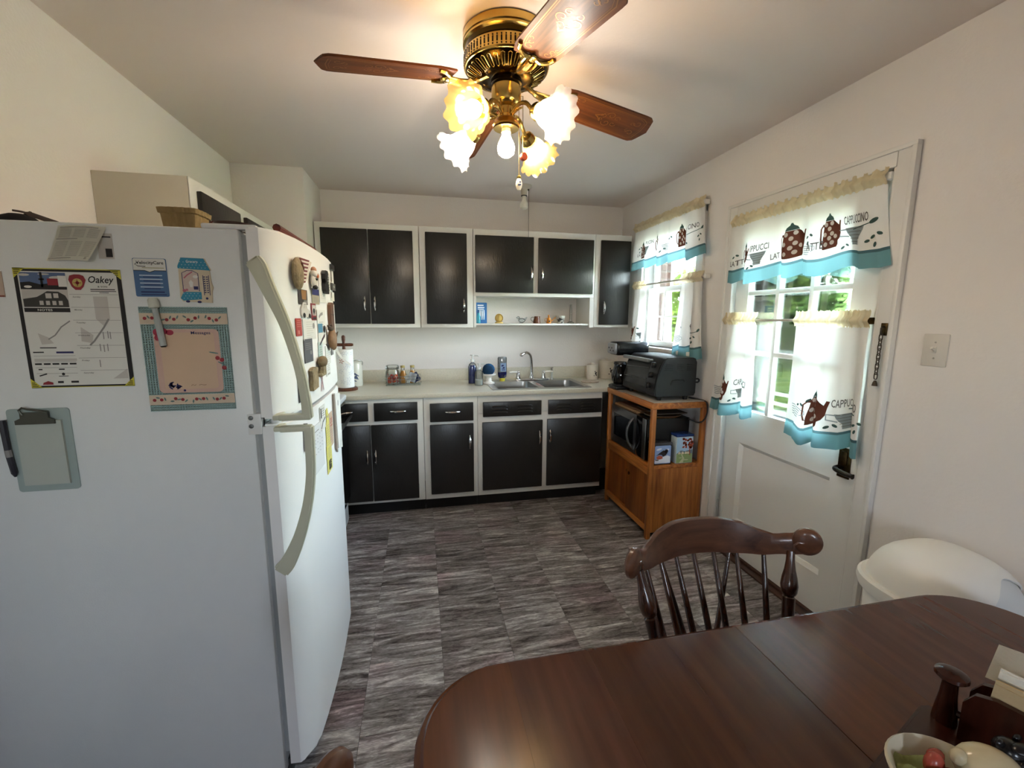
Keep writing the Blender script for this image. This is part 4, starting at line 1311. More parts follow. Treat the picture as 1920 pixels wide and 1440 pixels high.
def fdoor(z0, z1, nm, lab):
    # plan outline: flat side, sloped bevel, gently bowed front
    ox = FX+.016
    pl2 = [(ox, FY0+.004), (ox+.030, FY0+.002), (ox+.040, FY0+.010), (ox+.064, FY0+.055), (ox+.074, FY0+.085)]
    for k in range(1, 8):
        u = k/8
        pl2.append((ox+.074+.016*math.sin(PI*u)*.7, FY0+.085+u*(FY1-.05-FY0-.085)))
    pl2 += [(ox+.076, FY1-.05), (ox+.068, FY1-.012), (ox+.05, FY1), (ox, FY1)]
    bm = BM(); extr(bm, [(x, y, z0) for x, y in pl2], (0, 0, z1-z0))
    es = [e for e in bm.edges if abs(e.verts[0].co.z-e.verts[1].co.z) < 1e-5]
    bmesh.ops.bevel(bm, geom=es, offset=.006, segments=2, affect='EDGES')
    return part(nm, bm, fr_d, t, sharp=25, label=lab)
fz = fdoor(1.178, 1.690, 'freezer_door', 'upper door crowded with magnets')
fd = fdoor(.062, 1.164, 'fridge_door', 'lower door with a few papers at the top')
def fhandle(pts, ws, parent):
    bm = BM()
    P2 = catmull([(x, 0, z) for x, z in pts], 6)
    W2 = []
    for i in range(len(pts)-1):
        for s in range(6):
            W2.append(ws[i]+(ws[i+1]-ws[i])*s/6)
    W2.append(ws[-1])
    n_ = len(P2)
    prev = None
    first = None
    for i in range(n_):
        tg = (P2[min(i+1, n_-1)]-P2[max(i-1, 0)]).normalized()
        nr = Vector((tg.z, 0, -tg.x))
        if nr.x < 0:
            nr = -nr
        a, b = P2[i]+nr*W2[i]/2, P2[i]-nr*W2[i]/2
        ring = [bm.verts.new((q.x, y, q.z)) for q, y in ((a, FY0-.030), (a, FY0-.004), (b, FY0-.004), (b, FY0-.030))]
        if prev:
            for k in range(4):
                j = (k+1) % 4
                bm.faces.new((prev[k], prev[j], ring[j], ring[k]))
        else:
            bm.faces.new(ring)
        prev = ring
    bm.faces.new(prev)
    bmesh.ops.recalc_face_normals(bm, faces=bm.faces[:])
    es = [e for e in bm.edges if len(e.link_faces) == 2 and e.calc_face_angle(0) > .6]
    bmesh.ops.bevel(bm, geom=es, offset=.005, segments=2, affect='EDGES')
    return part('handle', bm, ivory, parent, label='curved ivory grip')
hu = fhandle([(-.418, 1.605), (-.405, 1.585), (-.385, 1.53), (-.352, 1.44), (-.326, 1.33), (-.314, 1.24), (-.311, 1.179)], [.040, .042, .034, .026, .023, .024, .026], fz)
hl = fhandle([(-.311, 1.163), (-.311, 1.11), (-.314, 1.02), (-.328, .93), (-.354, .84), (-.388, .765), (-.412, .735)], [.026, .024, .023, .025, .031, .042, .044], fd)
for z0, z1, p in ((1.178, 1.196, fz), (1.146, 1.163, fd)):
    bm = BM(); box(bm, -.385, FY0-.029, z0, -.302, FY0-.004, z1, bev=.005); part('handle_foot', bm, ivory, p)
    bm = BM(); box(bm, -.40, FY0-.026, z0+.002, -.38, FY0+.03, z1-.002, bev=.004); part('handle_foot', bm, ivory, p)
for z in (1.142, 1.165):
    bm = BM(); lathe(bm, [(.007, 0), (.006, .003), (0, .004)], (FX-.009, FY0, z+.02), 10, mtx=Matrix.Rotation(PI/2, 3, 'X')); part('screw', bm, mat('screw_grey', '#6b6d6d', .4, .8), t)
bm = BM(); box(bm, FX-.018, FY0-.0015, 1.138, FX+.016, FY0+.03, 1.196, bev=.002); part('hinge_plate', bm, enam, t)
bm = BM(); box(bm, FX-.09, FY0+.01, FH, FX+.04, FY0+.05, FH+.014, bev=.005); part('hinge_cover', bm, enam, t)
bm = BM(); lathe(bm, [(.014, 0), (.014, .012), (.01, .016), (0, .016)], (FX+.045, FY0+.03, 1.164), 12); part('hinge_pin', bm, enam, t)

# things on top of the fridge
t = thing('berry_basket', 'brown moulded pulp basket on top of the fridge', 'basket', (-.712, 1.62, FH))
pulp = mat('pulp_brown', '#8f7a55', .95, bump=.5, bscale=60)
bm = BM()
def pulp_w(r, z, a):
    return r*(1+.03*math.cos(a*20))/max(abs(math.cos(a)), abs(math.sin(a)))**.8
lathe(bm, [(0, 0), (.042, 0), (.044, .01), (.052, .090), (.057, .092), (.059, .106), (.054, .108), (.050, .098), (.041, .012), (0, .01)], (-.722, 1.62, FH), 80, rfun=pulp_w, cap=False)
part('body', bm, pulp, t)
bm = BM(); ball(bm, (-1.08, 1.50, FH+.028), (.05, .04, .028)); tube(bm, [(-1.06, 1.5, FH+.05), (-1.045, 1.5, FH+.058)], .006, 6)
solo('oven_mitt', bm, mat('dark_cloth', '#1c1a1c', .9), 'small black bundle at the far left on top of the fridge', 'mitt', (-1.08, 1.50, FH))
bm = BM(); tube(bm, catmull([(-1.045, 1.44, FH+.052), (-1.02, 1.445, FH+.048), (-.97, 1.45, FH+.03), (-.92, 1.46, FH+.012)], 5), [.003]*6+[.007]*6+[.006]*4, 6, flat=.5)
solo('wooden_spoon', bm, mat('spoon_dark', '#4a3a34', .5), 'dark spoon handle leaning near the bundle on the fridge top', 'spoon', (-.98, 1.45, FH))
t = thing('serving_tray', 'dark reddish wooden tray with a handle lying on top of the fridge', 'tray', (-.50, 1.72, FH))
redw = wood('red_wood', '#3a130c', '#7a2f1c', .35, 'Y')
bm = BM(); box(bm, -.60, 1.48, FH+.016, -.40, 1.93, FH+.03, bev=.004); part('base', bm, redw, t)
bm = BM(); tube(bm, [(-.415, 1.47, FH+.042), (-.415, 1.94, FH+.042)], .012, 8); part('rail', bm, redw, t)
bm = BM(); tube(bm, [(-.585, 1.47, FH+.042), (-.585, 1.94, FH+.042)], .012, 8); part('rail', bm, redw, t)
for y in (1.52, 1.88):
    bm = BM(); box(bm, -.59, y, FH, -.41, y+.02, FH+.016); part('foot', bm, redw, t)
t = thing('lacquer_bowl', 'low dark bowl just behind the freezer door top', 'bowl', (-.47, 1.44, FH))
bm = BM(); lathe(bm, [(0, 0), (.03, 0), (.045, .02), (.05, .032), (.046, .03), (.03, .008), (0, .006)], (-.505, 1.40, FH+.001), 24); part('body', bm, mat('lacquer', '#2a1512', .3), t)
# ------------------------------------------------------------------ notices on the fridge side
def side(x, z):
    return Plane((x, FY0, z), (1, 0, 0), (0, 0, 1), (0, -1, 0))
ink = mat('print_black', '#1b1a1c', .6)
inkg = mat('print_grey_mid', '#8d8a88', .6)
inkl = mat('print_grey_light', '#c2bdb8', .6)
paper = mat('paper_white', '#dcdbd6', .6)
yel = mat('print_yellow', '#c9c03c', .5)
rdp = mat('print_red', '#8e2530', .5)
blp = mat('print_blue', '#3f5f9c', .5)
nav = mat('print_navy', '#23265e', .5)
# weekly planner
W_, H_ = .22, .29
o, q = card('planner_sheet', 'weekly planner sheet with black border and yellow corners on the fridge side', 'notice', side(-.943, 1.282), W_, H_, paper)
printed('border', [rect(0, 0, W_, .0055), rect(0, H_-.0075, W_, .0055), rect(0, 0, .008, H_), rect(W_-.010, 0, .010, H_)], ink, o, q, .0004)
c_ = .024
printed('corner', [[(0, 0), (c_, 0), (0, c_)], [(W_, 0), (W_, c_), (W_-c_, 0)], [(0, H_), (0, H_-c_), (c_, H_)], [(W_, H_), (W_-c_, H_), (W_, H_-c_)], rect(0, H_-.0022, W_, .0022), rect(0, 0, W_, .0016)], yel, o, q, .0008)
its = []
for x, y in ((.002, H_-.006), (W_-.018, H_-.006), (.002, .004), (W_-.016, .004)):
    for k in range(3):
        its.append(rect(x+(0 if x < .1 else k*.003), y-(k*.004 if y > .1 else -k*.004), .013-k*.003, .0018))
printed('corner_lettering', its, ink, o, q, .0012)
printed('photo_sky', [rect(.011, .243, .093, .037)], mat('print_dusk', '#55698f', .5), o, q, .0005)
printed('photo_cloud', [disc(.02, .274, .012, .003), disc(.085, .268, .015, .004), disc(.06, .276, .012, .002)], inkl, o, q, .0007)
printed('photo_works', [[(.011, .24), (.104, .24), (.104, .246), (.08, .256), (.05, .252), (.03, .258), (.011, .256)], rect(.052, .245, .005, .036), rect(.049, .262, .011, .004)], ink, o, q, .0009)
printed('photo_shed', [rect(.066, .250, .024, .016)], rdp, o, q, .0011)
printed('photo_tank', [rect(.088, .247, .018, .026), disc(.026, .246, .008, .003)], paper, o, q, .0013)
printed('photo_house_sky', [rect(.011, .198, .093, .041)], inkl, o, q, .0005)
printed('photo_house', [[(.012, .198), (.103, .198), (.103, .214), (.098, .226), (.085, .235), (.062, .236), (.05, .228), (.04, .222), (.012, .217)]], mat('print_char', '#3a3836', .6), o, q, .0007)
printed('photo_house_front', [rect(.058, .219, .012, .012), rect(.074, .22, .010, .011)]+[rect(.044+.013*k, .203, .008, .010) for k in range(4)], inkl, o, q, .0009)
printed('notes_bar', [rect(.011, .186, .093, .010)], ink, o, q, .0006)
printed('notes_word', [T('NOTES', .038, .1885, .030, .0052)], paper, o, q, .0010)
printed('badge', [[(.109, .264), (.112, .274), (.122, .277), (.133, .277), (.141, .274), (.145, .264), (.139, .248), (.132, .240), (.121, .240), (.114, .248)]], rdp, o, q, .0006)
printed('badge_disc', [disc(.127, .257, .0105, n=20)], mat('print_straw', '#b9a45c', .5), o, q, .0009)
printed('badge_marks', [disc(.127, .257, .004), rect(.119, .2563, .016, .0015), rect(.1262, .249, .0015, .016)]+[rect(.114+k*.0045, .270, .003, .003) for k in range(6)], rdp, o, q, .0011)
printed('shop_name', [T('Oakey', .150, .252, .054, .022, .25), T('& SON', .168, .2465, .02, .004)], ink, o, q, .0008)
printed('small_print', [rect(.152, .2405, .052, .0022), rect(.152, .2365, .054, .0016), rect(.17, .233, .02, .0014)], ink, o, q, .0008)
days = ['Sunday', 'Monday', 'Tuesday', 'Wednesday', 'Thursday', 'Friday', 'Saturday']
printed('rule_lines', [rect(.107, .229-.0312*k, .102, .0008) for k in range(7)]+[rect(.0145, .079-.0145*k, .086, .0008) for k in range(4)], inkg, o, q, .0006)
printed('day_names', [T(d, .113, .2205-.0312*k, .0028*len(d), .0045, .2) for k, d in enumerate(days)]+[T('Location', .113, .0265, .001, .001)][:0], mat('print_dim', '#6b6866', .6), o, q, .0008)
printed('faint_map', [[(.155, .225), (.185, .225), (.185, .17), (.172, .15), (.155, .17)], [(.120, .15), (.145, .13), (.14, .11), (.118, .115)], [(.03, .135), (.05, .125), (.06, .11), (.035, .107)], [(.175, .02), (.208, .02), (.208, .045)]], inkl, o, q, .0004)
printed('faint_roads', [stroke([(.182, .17), (.17, .15), (.145, .115), (.135, .105)], .004), stroke([(.10, .165), (.08, .15), (.065, .13), (.05, .12)], .003)]+[rect(x, z, .002, .018) for x, z in ((.165, .12), (.175, .122), (.18, .12), (.155, .09), (.163, .088), (.171, .09), (.15, .05))], inkg, o, q, .0005)
printed('advert_blocks', [rect(.0145, .0665, .088, .006)], inkl, o, q, .0005)
printed('advert_words', [rect(.0145+k*.018, .0575, .014, .004) for k in range(5)]+[rect(.02, .0445, .008, .003), rect(.062, .0445, .012, .003), disc(.07, .034, .0035), rect(.06, .028, .02, .0016), stroke([(.02, .03), (.036, .035)], .003), rect(.056, .0115, .012, .005), rect(.084, .0115, .016, .005), rect(.03, .098, .034, .0025), rect(.0145, .087, .022, .003)], ink, o, q, .0008)
printed('advert_blue', [T('', 0, 0, 1, 1)][:0]+[rect(.062, .0855, .036, .0045)], nav, o, q, .0009)
printed('advert_red', [[(.024, .008), (.046, .008), (.046, .013), (.036, .017), (.026, .013)]], rdp, o, q, .0009)

# curling receipt page
t = thing('receipt_page', 'curling cream page of printed tables near the top of the fridge side', 'notice', (-.80, FY0, 1.595))
def curl(u, v):   # u across, v down
    x = -.838-.028*v+.098*u
    return Vector((x, FY0-.0025-.022*(u**2)*v-.010*v*v, 1.672-.084*v+.003*math.sin(3*u)))
bm = BM(); grid(bm, curl, 10, 8); bmesh.ops.solidify(bm, geom=bm.faces[:], thickness=.0006); part('sheet', bm, mat('paper_cream', '#f1efe4', .7), t)
its = [rect(.06, .93, .8, .03), rect(.05, .60, .45, .03), rect(.03, .05, .5, .03), rect(.86, .04, .06, .06)]
for k in range(8):
    its += [rect(.08+.30*c, .66+.032*k, .24, .010) for c in range(3)]
for k in range(14):
    its += [rect(.06+.32*c, .12+.032*k, .26, .010) for c in range(3)]
part('printed_rows', items_mesh(its, lambda a, b: curl(a, 1-b)+Vector((0, -.0012, 0)), .08), mat('print_taupe', '#aaa59b', .7), t)
o, q = card('photo_card', 'small black and white card peeking out behind the curling page', 'card', side(-.764, 1.598), .032, .060, inkl)
printed('dark_patch', [rect(.016, .004, .014, .02), rect(0, .05, .03, .003)], ink, o, q)
# clinic magnet
o, q = card('clinic_magnet', 'blue and white clinic magnet above the message board', 'magnet', side(-.695, 1.508), .073, .094, mat('magnet_blue', '#4a6d98', .45), .002, poly=rrect(0, 0, .073, .094, .004))
printed('white_head', [[(.001, .064), (.025, .064), (.036, .060), (.047, .064), (.072, .064), (.072, .090), (.069, .093), (.004, .093), (.001, .090)]], paper, o, q, .0004)
printed('swoosh', [stroke([(.012, .084), (.005, .079), (.012, .0745), (.028, .074)], .0016), stroke([(.001, .064), (.025, .064), (.036, .060), (.047, .064), (.072, .064)], .0016)], ink, o, q, .0008)
printed('clinic_name', [T('VelocityCare', .008, .077, .060, .0105)], ink, o, q, .0010)
printed('tag_line', [rect(.02, .070, .048, .0014)], mat('print_olive', '#8f8a4a', .6), o, q, .0008)
printed('white_lines', [rect(.012, .051-.0095*k, .050, .0026) for k in range(4)], mat('print_pale', '#b9c8da', .6), o, q, .0004)
printed('dark_lines', [rect(.02, .0475-.0095*k, .036, .0016) for k in range(4)]+[rect(.012, .010, .052, .003), rect(.012, .004, .056, .002)], nav, o, q, .0006)
# shop shaped magnet
cream = mat('enamel_cream', '#cdbfa6', .4)
tealm = mat('enamel_teal', '#2e86a6', .35)
P_ = [(.001, .012), (.006, .004), (.05, .002), (.072, .001), (.074, .03), (.077, .04), (.074, .052), (.072, .082), (.075, .084), (.062, .112), (.010, .113), (.001, .090), (.003, .086), (.002, .05)]
o, q = card('shop_magnet', 'shop-front shaped magnet with a teal awning and a thermometer on the fridge side', 'magnet', side(-.597, 1.493), .075, .112, cream, .006, poly=P_)
printed('awning', [[(.002, .086), (.075, .082), (.062, .1115), (.011, .1125), (.002, .092)], [(.002, .012), (.010, .028), (.05, .028), (.050, .010), (.008, .006)]], tealm, o, q, .0005)
printed('awning_dots', [disc(.008+.008*i+(.004 if j % 2 else 0), .088+.007*j, .0009, n=6) for i in range(8) for j in range(3)]+[disc(.010+.008*i+(.004 if j % 2 else 0), .012+.006*j, .0009, n=6) for i in range(5) for j in range(3)]+[T('Grocery', .022, .098, .026, .009)], paper, o, q, .0009)
printed('window_outline', [stroke([(.010, .03), (.010, .075), (.022, .081), (.034, .081), (.046, .074), (.046, .03)], .0016), rect(.056, .020, .0016, .05), rect(.069, .020, .0016, .05)], nav, o, q, .0007)
printed('window_pane', [[(.010, .03), (.010, .075), (.022, .081), (.034, .081), (.046, .074), (.046, .03)]], mat('enamel_blush', '#c9b7ae', .5), o, q, .0004)
printed('pink_marks', [stroke([(.014, .062), (.022, .07), (.034, .078)], .003), disc(.012, .031, .004), disc(.018, .033, .003)], mat('enamel_pink', '#b06472', .5), o, q, .0010)
printed('cone', [[(.026, .040), (.032, .040), (.034, .052), (.029, .058), (.024, .052)], disc(.04, .066, .006, .004)], paper, o, q, .0012)
printed('dark_marks', [rect(.034, .034, .010, .008), disc(.018, .004, .005, .003), disc(.044, .003, .005, .003)]+[rect(.058, .026+.0055*k, .004, .0025) for k in range(8)]+[rect(.064, .026+.0055*k, .004, .0025) for k in range(8)]+[disc(.062, .012, .003)], nav, o, q, .0012)
# message board
W_, H_ = .200, .270
ging = mat('gingham_teal', '#7f9d9f', .5)
o, q = card('message_board', 'gingham-bordered memo board with cherries and a cream writing area', 'memo board', side(-.694, 1.213), W_, H_, ging, .003)
its = []
for i in range(33):
    its.append(rect(.002+i*.0061, 0, .003, H_))
for i in range(44):
    its.append(rect(0, .002+i*.0061, W_, .003))
printed('check', its, mat('gingham_pale', '#97b0ae', .5), o, q, .0003)
printed('band', [rect(0, .017, W_, .026), rect(0, .226, W_, .028)], mat('print_ecru', '#cdbba6', .5), o, q, .0006)
printed('pad', [rrect(.026, .048, .150, .166, .012)], mat('print_blush', '#c9a79a', .5), o, q, .0006)
printed('writing_area', [rrect(.040, .058, .124, .147, .006)], mat('print_buff', '#cdb096', .5), o, q, .0009)
rr = random.Random(11)
ch = [disc(.012+.0162*k, y+rr.uniform(-.003, .003), .0042) for y in (.03, .24) for k in range(12) if k % 3 != 2]
ch += [disc(.168, .138, .0055), disc(.178, .133, .0055), disc(.182, .112, .0058)]
printed('cherries', ch, rdp, o, q, .0012)
printed('roses', [disc(.036, .206, .010, .009), disc(.050, .208, .009, .008), disc(.064, .205, .009, .007), disc(.036, .192, .008)], mat('print_rosered', '#a02c45', .5), o, q, .0012)
printed('leaves', [disc(.02+.0162*k, y+rr.uniform(-.006, .006), .005, .002, 8, rr.random()*3) for y in (.03, .24) for k in range(11)]+[disc(.160, .152, .012, .002, 8, -.2), disc(.176, .124, .010, .002, 8, -.5)], mat('print_leaf', '#5d7a78', .5), o, q, .0010)
printed('blue_flowers', [disc(.05+.030*rr.random(), .060+.020*rr.random(), .006, .002, 8, rr.random()*3) for _ in range(14)]+[disc(.084, .054, .003)], nav, o, q, .0013)
printed('heading', [T('Messages', .112, .198, .045, .010)], nav, o, q, .0013)
printed('small_word', [stroke([(.10, .066), (.104, .069), (.108, .066), (.112, .069)], .001), stroke([(.118, .067), (.124, .069), (.130, .067), (.136, .068)], .001)], mat('print_brown', '#6b4a3c', .5), o, q, .0013)
# marker
t = thing('marker_pen', 'white dry-erase marker held on the memo board', 'marker', (-.650, FY0-.012, 1.381))
a, b = Vector((-.655, FY0-.013, 1.505)), Vector((-.6435, FY0-.011, 1.381))
dv = (b-a)
mw = mat('marker_white', '#c6c8bd', .4)
bm = BM(); tube(bm, [a, a+dv*.04, a+dv*.19, a+dv*.21], [.008, .011, .0115, .007], 12); part('cap', bm, mw, t)
bm = BM(); tube(bm, [a+dv*.2, a+dv*.42, a+dv*.43, a+dv*.97], [.0065, .0065, .0075, .0075], 12); part('barrel', bm, mat('marker_grey', '#a9b0b0', .4), t)
bm = BM(); tube(bm, [a+dv*.97, b], [.0072, .005], 12); part('tip', bm, blackp, t)
# clipboard with pad and pen
W_, H_ = .131, .214
o, q = card('clipboard', 'small pale green clipboard at the lower left of the notices', 'clipboard', side(-1.004, 1.017), W_, H_, mat('board_mint', '#9eacaa', .4), .003, poly=rrect(0, 0, W_, H_, .008))
bm = BM(); bm2 = slab(rect(.018, .018, .096, .166), q, .006); part('paper_pad', bm2, mat('paper_grey', '#b4bab3', .7), o)
bm = slab([(.022, .176), (.104, .176), (.104, .186), (.092, .192), (.092, .206), (.034, .206), (.034, .192), (.022, .186)], Plane(q(0, 0, .006), q.r, q.u, q.n), .004)
part('clip', bm, mat('clip_bronze', '#575750', .4, .8), o)
bm = BM(); tube(bm, [q(.04, .20, .010), q(.036, .213, .012), q(.044, .219, .014), q(.054, .215, .014), q(.075, .210, .012), q(.092, .206, .01)], .0025, 6); part('clip_lever', bm, MC['clip_bronze'], o)
t = thing('ballpoint_pen', 'dark patterned pen along the left edge of the clipboard', 'pen', (-1.005, FY0-.008, 1.06))
bm = BM(); tube(bm, [(-1.010, FY0-.009, 1.205), (-1.008, FY0-.009, 1.13)], .0065, 8); part('barrel', bm, mat('pen_dark', '#2a2832', .35), t)
bm = BM(); tube(bm, [(-1.008, FY0-.009, 1.13), (-1.007, FY0-.009, 1.112)], .0068, 8); part('grip_ring', bm, MC['print_grey_mid'], t)
bm = BM(); tube(bm, [(-1.007, FY0-.009, 1.112), (-1.003, FY0-.009, 1.07), (-1.002, FY0-.009, 1.06)], [.0065, .006, .002], 8); part('lower_barrel', bm, MC['pen_dark'], t)
o, q = card('greeting_card', 'pinkish card cut off at the far left edge of the fridge side', 'card', side(-1.06, 1.503), .094, .060, mat('card_blush', '#b9a294', .6))
printed('edge_band', [rect(0, 0, .094, .004)], mat('print_rust', '#8b4a3c', .6), o, q)

# ------------------------------------------------------------------ things on the fridge front
def ffx(y):
    u = min(max((y-FY0-.085)/(FY1-.05-FY0-.085), 0), 1)
    return -.362+.0112*math.sin(PI*u)
def frontp(y0, y1, z0):
    """plane that follows the bowed door between y0 and y1"""
    a, b = Vector((ffx(y0), y0, z0)), Vector((ffx(y1), y1, z0))
    r = (b-a).normalized()
    n_ = Vector((r.y, -r.x, 0))
    return Plane(a+n_*.0012, r, (0, 0, 1), n_)
def fcard(name, label, cat, y0, y1, z0, z1, m_, th=.0015, off=0, poly=None, group=None):
    return card(name, label, cat, frontp(y0, y1, z0), y1-y0, z1-z0, m_, th, off, group, poly)
def lines(x, y, wd, n, dy, hgt=.0016, rnd=5):
    rr = random.Random(rnd)
    return [rect(x, y-dy*k, wd*(.6+.4*rr.random()), hgt) for k in range(n)]
tanr = mat('resin_tan', '#a08d6c', .7, var=.4, vscale=60, bump=.4, bscale=120)
o, q = fcard('flag_magnet', 'magnet of a burlap bag beside a red and white striped flag', 'magnet', 1.44, 1.575, 1.555, 1.640, mat('flag_white', '#d9d2c8', .6), .006, poly=[(0, 0), (.05, .012), (.085, .03), (.11, .062), (.13, .082), (.06, .084), (0, .082)])
printed('stripes', [[(.0, .006+.0115*k), (.045+.009*k, .010+.0115*k), (.050+.009*k, .0155+.0115*k), (0, .012+.0115*k)] for k in range(7)], mat('flag_red', '#6b1f26', .6), o, q, .0006)
bm = BM(); a0 = frontp(1.36, 1.45, 1.54)
ball(bm, a0(.045, .045, .010), (.014, .042, .047), 14, 10)
part('burlap_bag', bm, tanr, o)
bm = BM(); tube(bm, [a0(.06, .088, .012), a0(.045, .075, .022), a0(.065, .06, .020)], .004, 6); part('bag_tie', bm, mat('resin_brown', '#6b3d2c', .6), o)
t = thing('figurine_magnet', 'magnet of a small white figure with an orange scarf and black shoes', 'magnet', (ffx(1.57), 1.575, 1.55))
a0 = frontp(1.535, 1.615, 1.55)
bm = BM(); ball(bm, a0(.035, .028, .010), (.010, .026, .024)); ball(bm, a0(.03, .05, .012), (.011, .018, .014)); part('body', bm, mat('resin_white', '#d6cfc6', .5), t)
bm = BM(); ball(bm, a0(.03, .062, .012), (.009, .013, .011)); part('head', bm, mat('resin_skin', '#c08a6c', .5), t)
bm = BM(); ball(bm, a0(.045, .044, .018), (.006, .016, .008)); part('scarf', bm, mat('resin_orange', '#b9643c', .5), t)
bm = BM(); ball(bm, a0(.03, .033, .02), (.004, .009, .005), 8, 6); ball(bm, a0(.03, .006, .014), (.009, .016, .008), 8, 6); part('shoes', bm, blackp, t)
o, q = fcard('amber_photo', 'dark photo of an amber glass below the burlap magnet', 'photo', 1.425, 1.512, 1.497, 1.543, mat('photo_dark', '#3a3230', .4))
printed('amber_glow', [[(.03, .016), (.07, .016), (.075, .044), (.025, .044)]], mat('print_amber', '#9a7040', .5), o, q)
printed('silver_patch', [[(.035, .002), (.08, .002), (.085, .014), (.05, .014)]], inkg, o, q)
o, q = fcard('two_tone_card', 'card with a navy top and khaki lower half', 'card', 1.568, 1.662, 1.503, 1.554, mat('card_khaki', '#a39c86', .6))
printed('navy_top', [rect(0, .030, .094, .021)], nav, o, q)
printed('small_print', lines(.01, .022, .07, 4, .005), inkg, o, q)
o, q = fcard('lined_note', 'tall white note behind the black cast magnet', 'notice', 1.675, 1.783, 1.512, 1.612, paper)
printed('small_print', lines(.012, .085, .08, 11, .007), inkl, o, q)
o, q = fcard('black_charm', 'black figure-eight shaped magnet studded with white dots', 'magnet', 1.712, 1.80, 1.545, 1.629, blackp, .014, off=.002, poly=[(.02, 0), (.066, .0), (.084, .016), (.08, .036), (.074, .042), (.08, .052), (.078, .074), (.06, .084), (.026, .084), (.006, .070), (.004, .052), (.012, .044), (.002, .034), (.004, .012)])
printed('studs', [disc(.062+.010*math.sin(k*1.1), .010+.0095*k, .005, .003, 8, .4) for k in range(8)], paper, o, q)
o, q = fcard('corner_clip_note', 'white slip held by a black clip at the top far corner', 'notice', 1.935, 2.015, 1.60, 1.672, paper)
bm = slab(rect(-.004, .052, .07, .022), q, .008); part('clip', bm, blackp, o)
printed('dark_strip', [rect(.008, .004, .020, .045)], mat('print_umber', '#4a403c', .6), o, q)
o, q = fcard('ornate_magnet', 'small dark ornate magnet near the far edge', 'magnet', 1.93, 2.012, 1.570, 1.598, mat('resin_slate', '#4b4b46', .5), .008)
printed('cross_mark', [rect(.034, .004, .006, .020), rect(.02, .012, .036, .005)], inkl, o, q)
o, q = fcard('plain_slip', 'white slip with one dark bar under the ornate magnet', 'notice', 1.92, 2.010, 1.526, 1.563, paper)
printed('bar', [rect(.006, .012, .014, .022)], ink, o, q)
o, q = fcard('car_magnet', 'white car-shaped magnet with black wheels', 'magnet', 1.437, 1.535, 1.458, 1.504, mat('magnet_white', '#d3d0cc', .4), .004, poly=[(0, .006), (.0, .024), (.014, .04), (.02, .046), (.05, .046), (.058, .028), (.09, .020), (.098, .012), (.094, 0), (.01, 0)])
printed('wheels', [disc(.022, .006, .013, .008), disc(.078, .004, .012, .008)], ink, o, q)
printed('outline', [stroke([(.018, .028), (.022, .04), (.045, .04), (.05, .028)], .002), rect(.03, .028, .002, .012)], inkg, o, q)
o, q = fcard('red_photo', 'red-framed picture magnet below the two-tone card', 'magnet', 1.548, 1.604, 1.448, 1.504, mat('frame_red', '#7e1f2a', .5), .002)
printed('picture', [rect(.006, .016, .044, .034)], inkl, o, q)
printed('dark_figure', [disc(.026, .032, .014, .008), rect(.018, .018, .006, .010), rect(.03, .018, .006, .01), rect(.010, .004, .036, .006)], ink, o, q, .0012)
o, q = fcard('red_card', 'plain red card to the left of the white form', 'card', 1.383, 1.436, 1.402, 1.455, mat('card_red', '#a8372f', .5), poly=rrect(0, 0, .053, .053, .004))
printed('pale_mark', [[(.014, .006), (.03, .006), (.028, .014), (.034, .016), (.012, .018)], *lines(.008, .046, .036, 4, .006)], mat('print_pinkish', '#c9837a', .6), o, q)
o, q = fcard('white_form', 'white form with grey lines under the car magnet', 'notice', 1.449, 1.586, 1.386, 1.452, paper)
printed('small_print', lines(.03, .056, .08, 8, .007), inkl, o, q)
printed('seal', [disc(.112, .044, .012, .010)], inkg, o, q)
o, q = fcard('grey_card', 'dark grey appointment card below the white form', 'card', 1.446, 1.535, 1.315, 1.390, mat('card_slate', '#55565c', .5))
printed('small_print', lines(.012, .06, .06, 4, .006)+[disc(.065, .03, .010, .007)], inkg, o, q)
o, q = fcard('news_clipping', 'white clipping with a headline behind the bird magnet', 'notice', 1.619, 1.75, 1.36, 1.484, paper)
printed('headline', [stroke([(.02, .098), (.05, .108), (.085, .112)], .010), *lines(.02, .08, .08, 3, .008)], inkg, o, q)
printed('teal_block', [rect(.0, .044, .07, .032)], mat('print_tealblue', '#4a7f9c', .5), o, q, .0010)
printed('plum_band', [[(.0, .002), (.02, .002), (.10, .028), (.10, .04)]], mat('print_plum', '#3a2634', .5), o, q, .0012)
printed('seal', [disc(.098, .055, .018, .014)], ink, o, q, .0012)
o, q = fcard('wood_plaque', 'tall brown curved wooden plaque magnet', 'magnet', 1.815, 1.90, 1.397, 1.516, wood('plaque', '#3f2718', '#6b452c', .5, 'Z'), .012, poly=[(.004, 0), (.085, 0), (.085, .118), (.03, .119), (.004, .108), (0, .08)])
printed('fold_line', [stroke([(.0, .074), (.045, .070), (.085, .071)], .002)], ink, o, q)
o, q = fcard('list_strip', 'long white shopping strip with handwriting hanging along the far edge', 'notice', 1.925, 1.995, 1.33, 1.512, paper)
printed('handwriting', [stroke([(.012+.008*((k*3) % 4), .168-.0125*k), (.03, .172-.0125*k), (.05, .166-.0125*k)], .003) for k in range(13)], inkg, o, q)
bm = BM(); grid(bm, lambda u, v: Vector((ffx(1.98)+.004+.05*v*v, 1.95+.05*u+.035*v, 1.335-.085*v)), 3, 8); bmesh.ops.solidify(bm, geom=bm.faces[:], thickness=.0006); part('curled_tail', bm, paper, o)
t = thing('bird_magnet', 'carved brown bird-shaped magnet with a long beak over the clippings', 'magnet', (ffx(1.79), 1.785, 1.34))
a0 = frontp(1.72, 1.86, 1.335)
